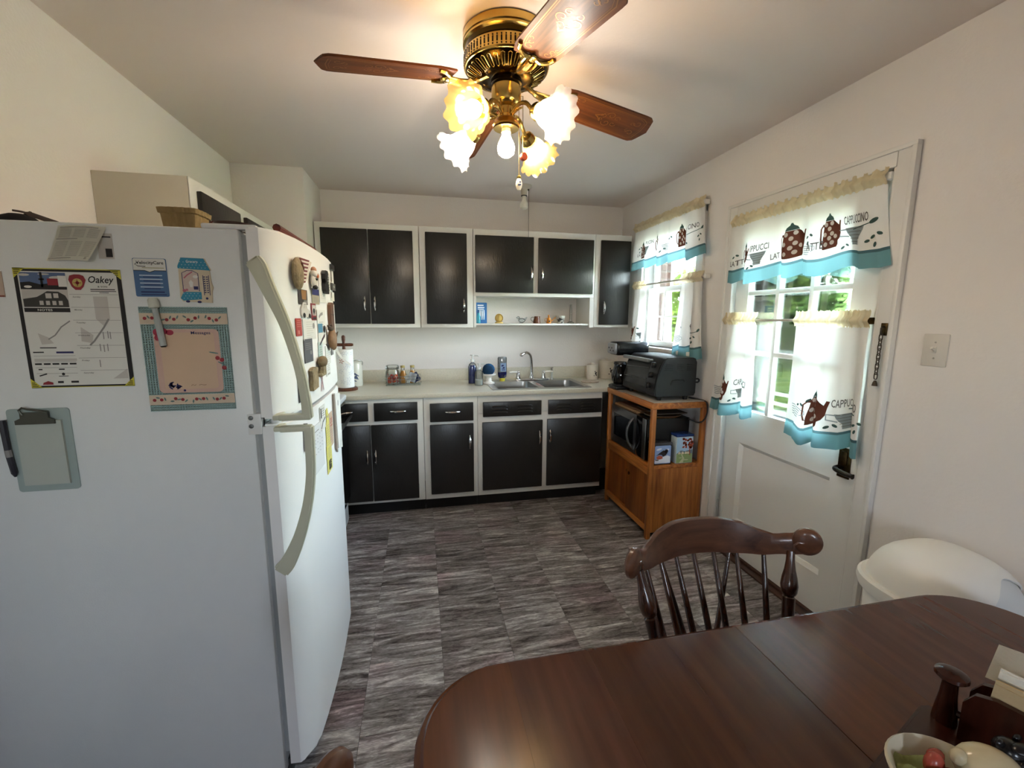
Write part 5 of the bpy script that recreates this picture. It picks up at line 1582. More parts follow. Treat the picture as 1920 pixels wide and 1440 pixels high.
bm = BM(); ball(bm, a0(.06, .040, .018), (.016, .036, .040)); ball(bm, a0(.08, .02, .018), (.013, .022, .024)); part('body', bm, mat('resin_bird', '#8f6b4c', .6, var=.35, vscale=50), t)
bm = BM(); ball(bm, a0(.05, .080, .016), (.011, .022, .010)); tube(bm, [a0(.03, .085, .014), a0(.01, .092, .012)], [.006, .003], 6); tube(bm, [a0(.07, .088, .014), a0(.085, .098, .012)], [.006, .003], 6); part('tail', bm, mat('resin_dark', '#4a3b30', .6), t)
bm = BM(); tube(bm, [a0(.10, .045, .016), a0(.13, .05, .020), a0(.155, .066, .026)], [.010, .007, .001], 6); part('beak', bm, MC['resin_dark'], t)
o, q = fcard('dark_snapshot', 'small dark snapshot right below the wooden plaque', 'photo', 1.845, 1.898, 1.307, 1.377, mat('photo_grey', '#5b5b5e', .4))
printed('pale_figure', [disc(.026, .03, .010, .02), disc(.026, .056, .006)], inkl, o, q)
o, q = fcard('mint_slip', 'pale mint slip with lines above the carved mushroom magnet', 'notice', 1.61, 1.668, 1.305, 1.372, mat('paper_mint', '#a9bcb8', .6))
printed('small_print', lines(.008, .055, .04, 6, .008), inkg, o, q)
o, q = fcard('white_slip', 'white printed slip under the bird magnet', 'notice', 1.722, 1.815, 1.280, 1.352, paper)
printed('small_print', lines(.012, .058, .07, 7, .008), inkl, o, q)
o, q = fcard('bar_code_card', 'lowest white card with dark lines on the upper door', 'card', 1.714, 1.792, 1.238, 1.290, paper)
printed('small_print', lines(.016, .042, .05, 4, .007)+[rect(.014, .004, .05, .005)], inkg, o, q)
t = thing('mushroom_magnet', 'carved tan mushroom-shaped magnet above the bread magnet', 'magnet', (ffx(1.6), 1.605, 1.255))
a0 = frontp(1.56, 1.66, 1.255)
bm = BM(); ball(bm, a0(.048, .050, .012), (.016, .040, .020)); part('cap', bm, mat('resin_umber', '#7d6746', .7, var=.4, vscale=60), t)
bm = BM(); tube(bm, [a0(.035, .008, .01), a0(.038, .045, .012)], .011, 8); tube(bm, [a0(.065, .008, .01), a0(.06, .045, .012)], .009, 8); box(bm, *a0(.015, 0, .0), *a0(.085, .012, .016), bev=.003); part('stem', bm, tanr, t)
o, q = fcard('bread_magnet', 'tan loaf-shaped magnet at the lower left of the upper door', 'magnet', 1.475, 1.548, 1.222, 1.296, tanr, .012, poly=[(.004, 0), (.066, .004), (.070, .03), (.068, .060), (.072, .070), (.05, .074), (.02, .074), (.0, .066), (.006, .05), (.002, .02)])
printed('carved_face', [stroke([(.012, .01), (.02, .03), (.014, .06)], .002), stroke([(.05, .06), (.058, .05)], .003)], mat('print_cocoa', '#5e4a32', .7), o, q)
t = thing('ribbon_magnet', 'pale pink awareness ribbon magnet near the door seam', 'magnet', (ffx(1.635), 1.635, 1.198))
a0 = frontp(1.607, 1.661, 1.198)
bm = items_mesh([stroke([(.008, 0), (.02, .025), (.036, .05), (.03, .063), (.022, .063), (.018, .05), (.034, .025), (.046, 0)], .009)], lambda a, b: a0(a, b, .001)); bmesh.ops.solidify(bm, geom=bm.faces[:], thickness=.002)
part('ribbon', bm, mat('ribbon_pink', '#cdb3b8', .5), t)
o, q = fcard('black_photo_strip', 'narrow black photo strip half hidden behind the freezer handle', 'photo', 1.366, 1.398, 1.205, 1.312, mat('photo_black', '#2a2a2c', .35))
printed('pale_shapes', [disc(.016, .02, .008, .012), disc(.018, .05, .006, .010)], inkg, o, q)
# lower door
o, q = fcard('receipt_slip', 'grey and white slip at the top of the lower door', 'notice', 1.572, 1.644, 1.062, 1.148, paper)
printed('marks', [rect(.006, .045, .012, .035), *lines(.026, .074, .036, 4, .008), stroke([(.006, .008), (.03, .028), (.066, .038)], .006)], ink, o, q)
o, q = fcard('handwritten_page', 'white page with handwritten columns on the lower door', 'notice', 1.463, 1.60, .938, 1.10, mat('paper_cool', '#d8d9dc', .6))
printed('handwriting', [stroke([(.02+.028*c+.003*(r % 2), .125-.012*r), (.028+.028*c, .129-.012*r), (.038+.028*c, .123-.012*r)], .002) for c in range(4) for r in range(6) if (c+r) % 4], mat('print_ash', '#a4a2ac', .6), o, q)
printed('heading', [rect(.03, .14, .05, .003)], inkg, o, q)
yc = mat('card_yellow', '#cfc66a', .6)
o, q = fcard('yellow_list', 'long yellow list with a notched top on the lower door', 'notice', 1.642, 1.702, .975, 1.123, yc, poly=[(0, .0), (.06, 0), (.06, .12), (.05, .13), (.045, .148), (.02, .146), (.018, .1), (0, .09)])
printed('small_print', [disc(.035, .118, .008, .005), *lines(.008, .085, .045, 9, .009)], inkg, o, q, .0009)
o, q = fcard('yellow_coupon', 'yellow coupon with a black stamp hanging below the yellow list', 'notice', 1.634, 1.72, .882, .988, yc)
printed('stamp', [rrect(.024, .008, .044, .036, .005)], ink, o, q)
printed('stamp_lines', [stroke([(.03, .018), (.045, .03), (.062, .026)], .002), stroke([(.03, .032), (.045, .038), (.06, .036)], .002)], yc, o, q, .0012)
printed('small_print', lines(.02, .09, .05, 5, .008), inkg, o, q)
o, q = fcard('pharmacy_card', 'tan pharmacy card with red letters on the lower door', 'card', 1.704, 1.772, .965, 1.095, mat('card_tan', '#b9a18c', .6))
printed('red_letters', [T('CVS', .014, .088, .042, .022), rect(.016, .078, .036, .004)], mat('print_scarlet', '#a83a34', .6), o, q)
printed('small_print', lines(.012, .062, .045, 6, .009), mat('print_mauve', '#8f6f66', .6), o, q)
t = thing('notepad', 'thick white notepad with a narrow clip hanging at the far edge of the lower door', 'notepad', (ffx(1.88), 1.88, .895))
a0 = frontp(1.80, 1.952, .895)
bm = slab([(.03, .03), (.15, 0), (.15, .24), (.012, .262)], a0, .010); part('pages', bm, paper, t)
bm = slab([(.0, .035), (.035, .012), (.02, .255), (.0, .26)], Plane(a0(0, 0, .0), a0.r, a0.u, a0.n), .007); part('backing', bm, mat('card_brown', '#8a7d72', .7), t)
printed('mark', [rect(.07, .20, .012, .022), stroke([(.075, .25), (.09, .256), (.10, .25)], .002)], ink, t, a0, .0108)
printed('scribble', [stroke([(.09, .02), (.10, .05), (.11, .02), (.125, .06), (.14, .03)], .006)], inkg, t, a0, .0108)
bm = BM(); tube(bm, [(ffx(1.40)+.006, 1.395, 1.135), (ffx(1.39)+.006, 1.385, 1.05)], [.006, .005], 8)
solo('black_pen', bm, blackp, 'black pen stuck on the lower door behind the handle', 'pen', (ffx(1.39), 1.39, 1.05))
# ------------------------------------------------------------------ curtains
cl_w = cloth('curtain_cream', '#e6e4e0', .14)
cl_r = cloth('curtain_header', '#ded0b0', .3)
cl_t = cloth('curtain_teal', '#6f9ba2', .25)
cl_s = cloth('curtain_slate', '#4d6a70', .3)
p_brown = cloth('print_potbrown', '#6f4438', .25)
p_white = cloth('print_dotwhite', '#e6e4e0', .14)
p_grey = cloth('print_cupgrey', '#9aa2a4', .35)
p_dark = cloth('print_lettering', '#6e6a68', .25)
p_lid = cloth('print_lidteal', '#4e6662', .3)
rod_m = mat('rod_white', '#b9b2a8', .4)

def pot(s, t, h, sx=1, flip=1):
    """coffee pot outline seen from the side"""
    b = [(-.36, 0), (-.30, -.02), (.30, -.02), (.38, .05), (.40, .16), (.52, .22), (.62, .35), (.66, .56), (.72, .74), (.62, .75), (.56, .62), (.50, .47), (.40, .42), (.30, .47), (.26, .78), (-.20, .78), (-.26, .70), (-.38, .70), (-.36, .64), (-.28, .62), (-.36, .20)]
    lid = [(-.22, .79), (.28, .79), (.22, .88), (.10, .94), (.06, 1.0), (.0, 1.0), (-.03, .94), (-.16, .88)]
    hd = stroke([(s+flip*sx*x*h, t+y*h) for x, y in ((-.36, .66), (-.46, .58), (-.46, .3), (-.40, .14), (-.34, .14))], .04*h)
    dots = [disc(s+flip*sx*x*h, t+y*h, .075*h*max(sx, .55), .066*h) for x, y in ((-.18, .12), (.12, .14), (-.22, .40), (.0, .28), (.30, .30), (.02, .55), (-.16, .68), (.14, .40), (.16, .70))]
    f = lambda P: [(s+flip*sx*x*h, t+y*h) for x, y in P]
    return {'b': [f(b), hd], 'l': [f(lid)], 'w': dots}
def cup(s, t, h, stripes=False):
    r = {'g': [], 'd': []}
    if stripes:
        for k in range(5):
            wd = .5+.08*k
            r['g'].append(stroke([(s-wd*h, t+(.1+.2*k)*h), (s, t+(.08+.2*k)*h), (s+wd*h, t+(.1+.2*k)*h)], .085*h))
        r['g'].append(stroke([(s+.8*h, t+.85*h), (s+1.1*h, t+.85*h), (s+1.15*h, t+.55*h), (s+.75*h, t+.35*h)], .07*h))
    else:
        P = [(-.28, 0), (.28, 0), (.30, .30), (.62, .78), (.70, 1), (-.70, 1), (-.60, .72), (-.30, .36)]
        r['g'].append([(s+x*h, t+y*h) for x, y in P])
        r['g'].append(stroke([(s-.66*h, t+.92*h), (s-1.05*h, t+.95*h), (s-1.05*h, t+.6*h), (s-.5*h, t+.5*h)], .08*h))
        for k in range(5):
            r['d'].append(stroke([(s-(.6-.07*k)*h, t+(.93-.19*k)*h), (s+(.6-.07*k)*h, t+(.93-.19*k)*h)], .03*h))
    return r
def beans(s, t, n=3, sc=1):
    P = [(0, 0, .6), (.022, .008, -.6), (.006, -.026, 1.2), (-.02, -.012, .2)][:n]
    return {'l': [disc(s+x*sc, t+y*sc, .0095*sc, .0052*sc, 9, a) for x, y, a in P]}
def spoon(s, t, L):
    return {'l': [stroke([(s-L, t-.016), (s, t)], .004), disc(s+.018, t+.006, .02, .009, 12, .35)]}
def words(w_, s, t, wd, ht):
    return {'d': [T(w_, s, t, wd, ht)]}
PM = {'b': ('printed_pot', p_brown, .0012), 'w': ('printed_dots', p_white, .0022), 'g': ('printed_cup', p_grey, .0012), 'd': ('printed_lettering', p_dark, .0020), 'l': ('printed_beans', p_lid, .0018)}

def curtain(label, X, top, bot, ztop, zrod, zbot, zband, nf, amp, motifs, seed, group, taper=1.3, tilt=0):
    """top/bot: (left y, right y) as seen from the room; motifs in metres across and above the band"""
    rr = random.Random(seed)
    ph = [rr.random()*6.28 for _ in range(4)]
    zh = zrod-.028
    Hh = zh-zbot
    def surf(u, v, off=0):
        f = v**taper
        yl = top[0]+(bot[0]-top[0])*f
        yr = top[1]+(bot[1]-top[1])*f
        a = 1.45*amp*(.28+.72*min(1, v*1.4))
        uw = u+.02*math.sin(2*PI*u*2+ph[3])
        s1 = math.sin(2*PI*nf*uw+ph[0])
        wv = math.copysign(abs(s1)**.7, s1)*.6+.4*math.sin(2*PI*nf*.53*uw+ph[1])+.25*math.sin(2*PI*nf*1.7*uw+ph[2])*v
        wy = math.cos(2*PI*nf*uw+ph[0])
        y = yl+(yr-yl)*u+wy*a*.55*math.sin(PI*min(1, max(0, u)))*.8
        x = X-a*wv*.8-.012*v-off
        z = zh-Hh*v-.010*wv*v*a/.02-tilt*(u-.5)*v
        return Vector((x, y, z))
    vb = (zh-zband)/Hh
    t = thing('curtain', label, 'curtain', (X, (top[0]+top[1])/2, zbot), group)
    wid = abs(bot[1]-bot[0])
    NU = max(24, int(wid/.010))
    bm = BM(); grid(bm, lambda u, v: surf(u, v*vb), NU, 20); part('cloth', bm, cl_w, t, sharp=180)
    vs = vb+.012/Hh
    bm = BM(); grid(bm, lambda u, v: surf(u, vb+(vs-vb)*v), NU, 1); part('hem_stripe', bm, cl_s, t, sharp=180)
    bm = BM(); grid(bm, lambda u, v: surf(u, vs+(1-vs)*v), NU, 4); part('hem_band', bm, cl_t, t, sharp=180)
    # rod pocket and frill above it
    def head(u, v):
        y = top[0]+(top[1]-top[0])*u
        z = ztop+.004*math.sin(u*190+ph[1])+(zh-ztop)*v
        k = .007*math.sin(2*PI*u*nf*4.3+ph[2])+.004*math.sin(2*PI*u*nf*7.1)
        bul = .016*math.exp(-((z-zrod)/.014)**2)
        return Vector((X-bul-k*(1.1-.6*v)-.002, y+.004*math.cos(2*PI*u*nf*4.3), z))
    bm = BM(); grid(bm, head, NU*2, 12); part('header_frill', bm, cl_r, t, sharp=180)
    for k, its in [kv for mt in motifs for kv in mt.items() if kv[1]]:
        nm, mm, off = PM[k]
        def f(s, tt, off=off):
            u = s/wid
            return surf(u, vb-tt/Hh, off)
        o = part(nm, items_mesh(its, f, .011), mm, t, sharp=180)
        if len(its) > 1:
            o['kind'] = 'stuff'
    return t
def rod(label, X, y0, y1, z, r=.007):
    t = thing('curtain_rod', label, 'curtain rod', (X, (y0+y1)/2, z), 'curtain rods')
    bm = BM(); tube(bm, [(X, y0, z), (X, y1, z)], r, 10); part('rod', bm, rod_m, t)
    for y in (y0, y1):
        bm = BM(); box(bm, X-.010, y-.012, z-.014, RW-.019 if X < RW-.03 else DX, y+.012, z+.014, bev=.003)
        part('bracket', bm, br if z < 1.5 else trim_m, t)
GC = 'coffee-print curtains'
def S(*a):
    return list(a)
# window valance and cafe pair
X1 = RW-.045
rod('curtain rod across the top of the kitchen window', X1, 3.462, 2.56, 2.192)
curtain('scalloped coffee-print valance over the kitchen window', X1, (3.468, 2.552), (3.470, 2.49), 2.232, 2.192, 1.862, 1.93, 5.2, .026,
        S(pot(.36, .015, .15, .62), pot(.69, .022, .155, .72), cup(.225, .035, .06), cup(.51, .02, .055, True), words('PPUCIN', .215, .108, .09, .026), words('CINO', .82, .118, .085, .032), words('LA', .085, .03, .03, .022), spoon(.92, .105, .11), beans(.80, .03), beans(.89, .06, 3), beans(.57, .10, 2), beans(.46, .03, 2), beans(.10, .09, 3), pot(.15, .01, .13, .45)), 2, GC)
rod('cafe rod halfway down the kitchen window', X1, 3.462, 2.50, 1.727)
curtain('left cafe curtain of the kitchen window behind the coffee maker', X1, (3.462, 3.225), (3.472, 3.235), 1.762, 1.727, 1.20, 1.272, 2.6, .020,
        S(pot(.045, .02, .14, .4), beans(.12, .10, 3), cup(.17, .02, .05)), 5, GC)
curtain('right cafe curtain of the kitchen window hanging beside the toaster oven', X1, (2.756, 2.528), (2.80, 2.438), 1.765, 1.727, 1.195, 1.276, 3.0, .022,
        S(words('CCIN', .16, .115, .075, .03), spoon(.275, .10, .10), beans(.235, .06, 3), cup(.055, .02, .05, True), beans(.07, .12, 2)), 8, GC)
# door valance and cafe pair
X2 = RW-.012
rod('curtain rod across the top of the back door', X2, 2.318, 1.452, 2.016)
curtain('wide coffee-print valance over the back door', X2-.006, (2.325, 1.452), (2.322, 1.392), 2.052, 2.016, 1.668, 1.742, 4.6, .024,
        S(pot(.14, .010, .13, .55), pot(.455, .02, .165, .85), pot(.668, .035, .15, .42), words('LATT', .02, .02, .085, .03), words('IPPUCCI', .20, .085, .10, .032), words('LAT', .31, .02, .062, .030), words('ATTE', .575, .04, .075, .032), words('CAPPUCCINO', .728, .118, .13, .038), cup(.245, .015, .062), cup(.565, .02, .045, True), cup(.785, .025, .078), spoon(.862, .108, .085), beans(.045, .07, 2), beans(.20, .005, 2), beans(.575, .10, 3), beans(.71, .018, 2), beans(.875, .05, 4, 1.2)), 14, GC, tilt=0)
rod('cafe rod halfway down the back door', X2, 2.318, 1.462, 1.453)
curtain('left cafe curtain of the back door reaching over the cart corner', X2-.006, (2.33, 2.07), (2.395, 2.055), 1.496, 1.453, .895, .97, 2.4, .024,
        S(pot(.125, .02, .15, .34), words('CAPUCCI', .185, .105, .115, .034), cup(.05, .025, .055, True), words('L', .095, .05, .012, .025), cup(.235, .025, .055), beans(.07, .12, 3), beans(.175, .016, 2), {'d': [stroke([(.24, .103), (.30, .105)], .004)]}), 21, GC)
curtain('right cafe curtain of the back door hiding the door lock', X2-.006, (1.817, 1.448), (1.835, 1.412), 1.497, 1.453, .875, .955, 2.7, .024,
        S(pot(.185, .015, .165, .72), cup(.075, .035, .055, True), words('CAPPUCCINO', .275, .112, .135, .036), cup(.335, .012, .07), beans(.10, .10, 2), beans(.145, .13, 2), beans(.265, .02, 2, 1.2), beans(.405, .06, 4), {'l': [stroke([(.335, .102), (.405, .101)], .005)]}), 33, GC, tilt=-.03)
# door chain
t = thing('door_chain', 'dark door chain hanging from its plate on the door casing', 'chain', (RW-.02, 1.392, 1.21))
dkb = mat('chain_bronze', '#4a4038', .35, .9)
bm = BM(); box(bm, RW-.021, 1.379, 1.395, RW-.0175, 1.405, 1.445, bev=.002); part('plate', bm, br, t)
bm = BM(); tube(bm, [(RW-.021, 1.392, 1.43), (RW-.033, 1.392, 1.425), (RW-.033, 1.392, 1.402), (RW-.021, 1.392, 1.398)], .004, 6); part('loop', bm, dkb, t)
for i in range(9):
    bm = BM(); zc = 1.388-.0195*i
    pts = []
    for k in range(12):
        a = 2*PI*k/12
        d = .0062*math.copysign(abs(math.cos(a))**.6, math.cos(a)); h_ = .0135*math.copysign(abs(math.sin(a))**.6, math.sin(a))
        pts.append((RW-.030+(d if i % 2 else 0), 1.392+(0 if i % 2 else d), zc+h_))
    tube(bm, pts, .0022, 6, closed=True); part('chain_link', bm, dkb, t)
bm = BM(); lathe(bm, [(.004, .022), (.008, .012), (.010, 0), (.0, 0)], (RW-.030, 1.392, 1.192), 12); part('end_bell', bm, dkb, t)
# light switch
t = thing('light_switch', 'white single toggle switch plate on the wall right of the door', 'switch', (RW, 1.217, 1.29))
swm = mat('switch_white', '#cfcac2', .35)
bm = BM(); box(bm, RW-.006, 1.177, 1.290, RW, 1.257, 1.408, bev=.003); part('plate', bm, swm, t)
bm = BM(); box(bm, RW-.009, 1.211, 1.339, RW-.005, 1.223, 1.362, bev=.001); tube(bm, [(RW-.006, 1.217, 1.350), (RW-.022, 1.217, 1.358)], [.006, .0045], 8); part('toggle', bm, swm, t)
for z in (1.32, 1.378):
    bm = BM(); lathe(bm, [(.0035, 0), (.003, .0015), (0, .002)], (RW-.006, 1.217, z), 8, mtx=Matrix.Rotation(-PI/2, 3, 'Y')); part('screw', bm, mat('screw_pale', '#a8a39b', .4, .5), t)
# ------------------------------------------------------------------ ceiling fan with light kit
fx, fy = .329, 1.681
brass = mat('polished_brass', '#c2a45c', .22, 1, var=.12, vscale=6)
brassd = mat('brass_dark', '#1c1408', .3, .8)
bronze = mat('black_brass', '#3a2d14', .18, 1)
fan = thing('ceiling_fan', 'brass ceiling fan with four wooden blades and a five-bulb light kit', 'ceiling fan', (fx, fy, H))
c0 = (fx, fy, 0)
bm = BM(); lathe(bm, [(.150, H-.001), (.155, H-.006), (.155, H-.028), (.152, H-.031), (.155, H-.034), (.155, H-.040), (.151, H-.043), (.148, H-.046)], c0, 56); part('canopy', bm, brass, fan)
bm = BM(); lathe(bm, [(.148, H-.046), (.146, H-.06), (.150, H-.066)], c0, 56, cap=False); part('dark_band', bm, bronze, fan)
bm = BM(); lathe(bm, [(.150, H-.066), (.153, H-.070), (.153, H-.108), (.149, H-.113), (.14, H-.115)], c0, 56); vb_ = part('vented_band', bm, brass, fan)
for i in range(64):
    a = 2*PI*i/64
    m3 = Matrix.Translation((fx, fy, 0)) @ Matrix.Rotation(a, 4, 'Z')
    bm = BM()
    box(bm, .1515, -.0026, H-.097, .1537, .0026, H-.081, mtx=m3)
    for dz in (-.103, -.076):
        box(bm, .1515, -.0022, H+dz-.0022, .1537, .0022, H+dz+.0022, mtx=m3)
    part('vent_slot', bm, brassd, vb_)
bm = BM(); lathe(bm, [(.146, H-.113), (.143, H-.119), (.088, H-.147), (.06, H-.150)], c0, 56); bw = part('motor_bowl', bm, bronze, fan)
for i in range(34):
    a = 2*PI*i/34
    ca, sa = math.cos(a), math.sin(a)
    def bp(s_, w2):     # point on the bowl's slope, s_ from the rim inwards
        r = .141-.050*s_; z = H-.1215-.0255*s_
        return Vector((fx+r*ca-w2*sa, fy+r*sa+w2*ca, z))
    bm = BM()
    tube(bm, [bp(.08, -.0062), bp(.02, 0), bp(.08, .0062), bp(.80, .0040), bp(.86, 0), bp(.80, -.0040)], .0014, 5, closed=True)
    part('vent_rib', bm, brass, bw)
bm = BM(); lathe(bm, [(.058, H-.146), (.058, H-.160), (.040, H-.166), (.038, H-.172)], c0, 28); part('rotor', bm, brassd, fan)
zt = 2.288
bm = BM(); lathe(bm, [(.05, zt), (.054, zt-.004), (.054, zt-.052), (.049, zt-.062), (.044, zt-.066)], c0, 32); part('switch_housing', bm, brass, fan)
bm = BM(); lathe(bm, [(.044, zt-.066), (.030, zt-.072), (.028, zt-.095), (.034, zt-.1), (.034, zt-.108), (.026, zt-.112), (.028, zt-.13), (.046, zt-.142)], c0, 32); part('lamp_stem', bm, brass, fan)
bm = BM(); lathe(bm, [(.030, zt-.106), (.044, zt-.115), (.051, zt-.132), (.047, zt-.136), (.028, zt-.124)], c0, 32, rfun=lambda r, z, a: r*(1+.02*math.cos(16*a))); part('bottom_cup', bm, mat('warm_brass', '#a77530', .3, 1), fan)
# blades
bw_m = wood('blade_walnut', '#301709', '#704020', .42, 'X', 5, 0, .5, .25)
gold_m = mat('blade_gilt', '#8a6030', .35, .5)
th0 = .1947
droop = math.atan2(.072, .634)
def blade_y(x):
    if x < .26:
        return .058+.014*math.sin((x-.2)/.06*PI/2)
    if x < .60:
        return .072+.006*(x-.26)/.34
    return .078
def blade():
    up, lo = [], []
    for i in range(14):
        x = .20+.385*i/13
        up.append((x, blade_y(x)))
    tip = [(.605, .078), (.622, .066), (.628, .045), (.634, .020), (.644, 0)]
    half = up+tip
    pts = half+[(x, -y) for x, y in reversed(half[:-1])]
    return pts
for k in range(4):
    m3 = Matrix.Translation((fx, fy, 2.306)) @ Matrix.Rotation(th0+k*PI/2, 4, 'Z') @ Matrix.Rotation(droop, 4, 'Y') @ Matrix.Rotation(math.radians(-11), 4, 'X')
    b = bpy.data.objects.new('blade', None)
    bm = BM(); extr(bm, [(x, y, 0) for x, y in blade()], (0, 0, .007))
    bmesh.ops.bevel(bm, geom=[e for e in bm.edges if abs(e.verts[0].co.z-e.verts[1].co.z) < 1e-6], offset=.0018, segments=2, affect='EDGES')
    me = finish('blade', bm, bw_m)
    b = bpy.data.objects.new('blade', me); COL.objects.link(b)
    b.parent = fan
    b.matrix_local = Matrix.Translation((-fx, -fy, -H)) @ m3
    # stencilled gilt line and scrolls on the underside
    its = []
    its.append(stroke([(.255, .052), (.30, .058), (.58, .063), (.605, .050), (.612, .0), (.605, -.050), (.58, -.063), (.30, -.058), (.255, -.052)], .0030))
    its.append(stroke([(.262, .046), (.30, .052), (.57, .057), (.597, .045), (.603, .0), (.597, -.045), (.57, -.057), (.30, -.052), (.262, -.046)], .0016))
    def scroll(cx, cy, r, t0, t1, wd):
        return stroke([(cx+r*(1-.75*s/14)*math.cos(t0+(t1-t0)*s/14), cy+r*(1-.75*s/14)*math.sin(t0+(t1-t0)*s/14)) for s in range(15)], wd)
    for sg in (-1, 1):
        its += [scroll(.262, sg*.032, .016, 0, sg*6.5, .0028), scroll(.285, sg*.038, .010, 1, 1-sg*5, .0024), scroll(.305, sg*.045, .008, 2, 2+sg*5, .002), scroll(.575, sg*.030, .018, 3, 3+sg*6, .003), scroll(.555, sg*.018, .012, 0, sg*5, .0024)]
        its += [scroll(.45, sg*.022, .020, 3.1, 3.1-sg*6.5, .003), scroll(.48, sg*.016, .014, 0, sg*6, .0028), scroll(.42, sg*.012, .012, 1.5, 1.5+sg*5.5, .0026)]
        its += [disc(.395+.01*q, sg*(.004+.005*q), .012, .0026, 8, sg*(.5+.3*q)) for q in range(3)]
    bm = items_mesh(its, lambda a, c: Vector((a, c, -.0005)))
    o = part('gilt_stencil', bm, gold_m, None); o.parent = b
    # blade iron: crescent with two lobes, and the arm up to the rotor
    bm = BM()
    tube(bm, catmull([(.262, .060, -.003), (.238, .052, -.006), (.222, .030, -.009), (.228, .008, -.010), (.215, 0, -.012), (.228, -.008, -.010), (.222, -.030, -.009), (.238, -.052, -.006), (.262, -.060, -.003)], 6), .0065, 8, flat=1.1)
    tube(bm, catmull([(.215, 0, -.012), (.16, 0, -.016), (.11, 0, -.004), (.07, 0, .012), (.046, 0, .010)], 6), [.011]*12+[.0085]*13, 8)
    tube(bm, catmull([(.226, .02, -.008), (.18, .022, -.014), (.13, .010, -.008), (.10, 0, 0)], 5), .005, 6)
    tube(bm, catmull([(.226, -.02, -.008), (.18, -.022, -.014), (.13, -.010, -.008), (.10, 0, 0)], 5), .005, 6)
    lathe(bm, [(.010, -.010), (.008, -.015), (0, -.016)], (.238, 0, 0), 10)
    o = part('blade_iron', bm, brass, None); o.parent = b
# arms, shades, bulbs
def shade_mat(nm, hexc, tr, trans):
    m = cloth(nm, hexc, tr)
    n = m.node_tree.nodes; L = m.node_tree.links
    mo = n['Material Output']
    src = mo.inputs[0].links[0].from_socket
    tp = n.new('ShaderNodeBsdfTransparent')
    tp.inputs[0].default_value = lin(hexc)
    gl_ = n.new('ShaderNodeBsdfGlossy'); gl_.inputs['Roughness'].default_value = .15
    m1 = n.new('ShaderNodeMixShader'); m1.inputs[0].default_value = trans
    m2 = n.new('ShaderNodeMixShader'); m2.inputs[0].default_value = .06
    L.new(src, m1.inputs[1]); L.new(tp.outputs[0], m1.inputs[2])
    L.new(m1.outputs[0], m2.inputs[1]); L.new(gl_.outputs[0], m2.inputs[2])
    L.new(m2.outputs[0], mo.inputs[0])
    return m
sh_w = shade_mat('frosted_white', '#f6f3ee', .75, .58)
sh_a = shade_mat('frosted_amber', '#f4d48c', .75, .55)
bulb_w = glow('bulb_white', '#fff5ea', BULB_W*1.05)
bulb_b = glow('bulb_back', '#fff5ea', BULB_W*1.6)
bulb_a = glow('bulb_amber', '#ffe2b4', BULB_W*.7)
bulb_c = glow('bulb_centre', '#ffebcb', BULB_W*.8)
bulb_base = mat('bulb_base', '#d8cdbd', .4)
A = [(228, sh_a, bulb_a), (304, sh_w, bulb_w), (135, sh_w, bulb_b), (45, sh_a, bulb_a)]
za = zt-.098
for deg, sm, bmt in A:
    a = math.radians(deg)
    dx, dy = math.cos(a), math.sin(a)
    P3 = lambda r, z: Vector((fx+dx*r, fy+dy*r, z))
    bm = BM(); tube(bm, catmull([P3(.028, za), P3(.06, za+.020), P3(.095, za+.016), P3(.122, za-.010), P3(.140, za-.024)], 6), .0075, 8)
    tube(bm, catmull([P3(.03, za-.006), P3(.055, za+.004), P3(.08, za+.006)], 5), .0035, 6)
    arm = part('lamp_arm', bm, brass, fan)
    tilt_ = math.radians(90+25)
    m3 = Matrix.Translation(P3(.140, za-.024)) @ Matrix.Rotation(a, 4, 'Z') @ Matrix.Rotation(tilt_, 4, 'Y')
    m33 = m3.to_3x3(); loc = m3.to_translation()
    bm = BM(); lathe(bm, [(.008, -.006), (.024, -.002), (.029, .010), (.030, .024), (.026, .026)], loc, 24, mtx=m33, rfun=lambda r, z, q: r*(1+.03*math.cos(14*q)))
    part('socket_cup', bm, brass, fan)
    def rf(r, z, q):
        u = max(0, (z-.075)/.05)
        return r*(1+.055*u*math.cos(12*q)+.05*u*math.cos(5*q+1))
    bm = BM(); lathe(bm, [(.026, .014), (.030, .03), (.041, .05), (.047, .068), (.050, .085), (.058, .102), (.073, .116), (.083, .122)], loc, 72, mtx=m33, cap=False, rfun=rf)
    for v in bm.verts:      # frilled lip: wave along the axis too
        lv = m3.inverted() @ v.co
        u = max(0, (lv.z-.09)/.03)
        v.co += m33 @ Vector((0, 0, .005*u*math.cos(12*math.atan2(lv.y, lv.x)+1)))
    s_ = part('lamp_shade', bm, sm, fan, sharp=180, label='amber glass shade' if sm is sh_a else 'frosted white glass shade')
    bm = BM(); lathe(bm, [(.013, .012), (.014, .038), (.017, .046)], loc, 14, mtx=m33, cap=False); part('bulb_base', bm, bulb_base, fan)
    bm = BM(); lathe(bm, [(0, .108), (.016, .104), (.026, .092), (.0285, .080), (.026, .066), (.019, .052), (.016, .045)], loc, 20, mtx=m33, cap=False); part('bulb', bm, bmt, fan)
bm = BM(); lathe(bm, [(.0165, zt-.114), (.0165, zt-.150), (.018, zt-.154), (.015, zt-.158)], c0, 18); part('bulb_base', bm, bulb_base, fan)
bm = BM(); lathe(bm, [(.014, zt-.158), (.019, zt-.172), (.029, zt-.192), (.0325, zt-.208), (.029, zt-.226), (.016, zt-.237), (0, zt-.239)], c0, 22); part('bulb', bm, bulb_c, fan)
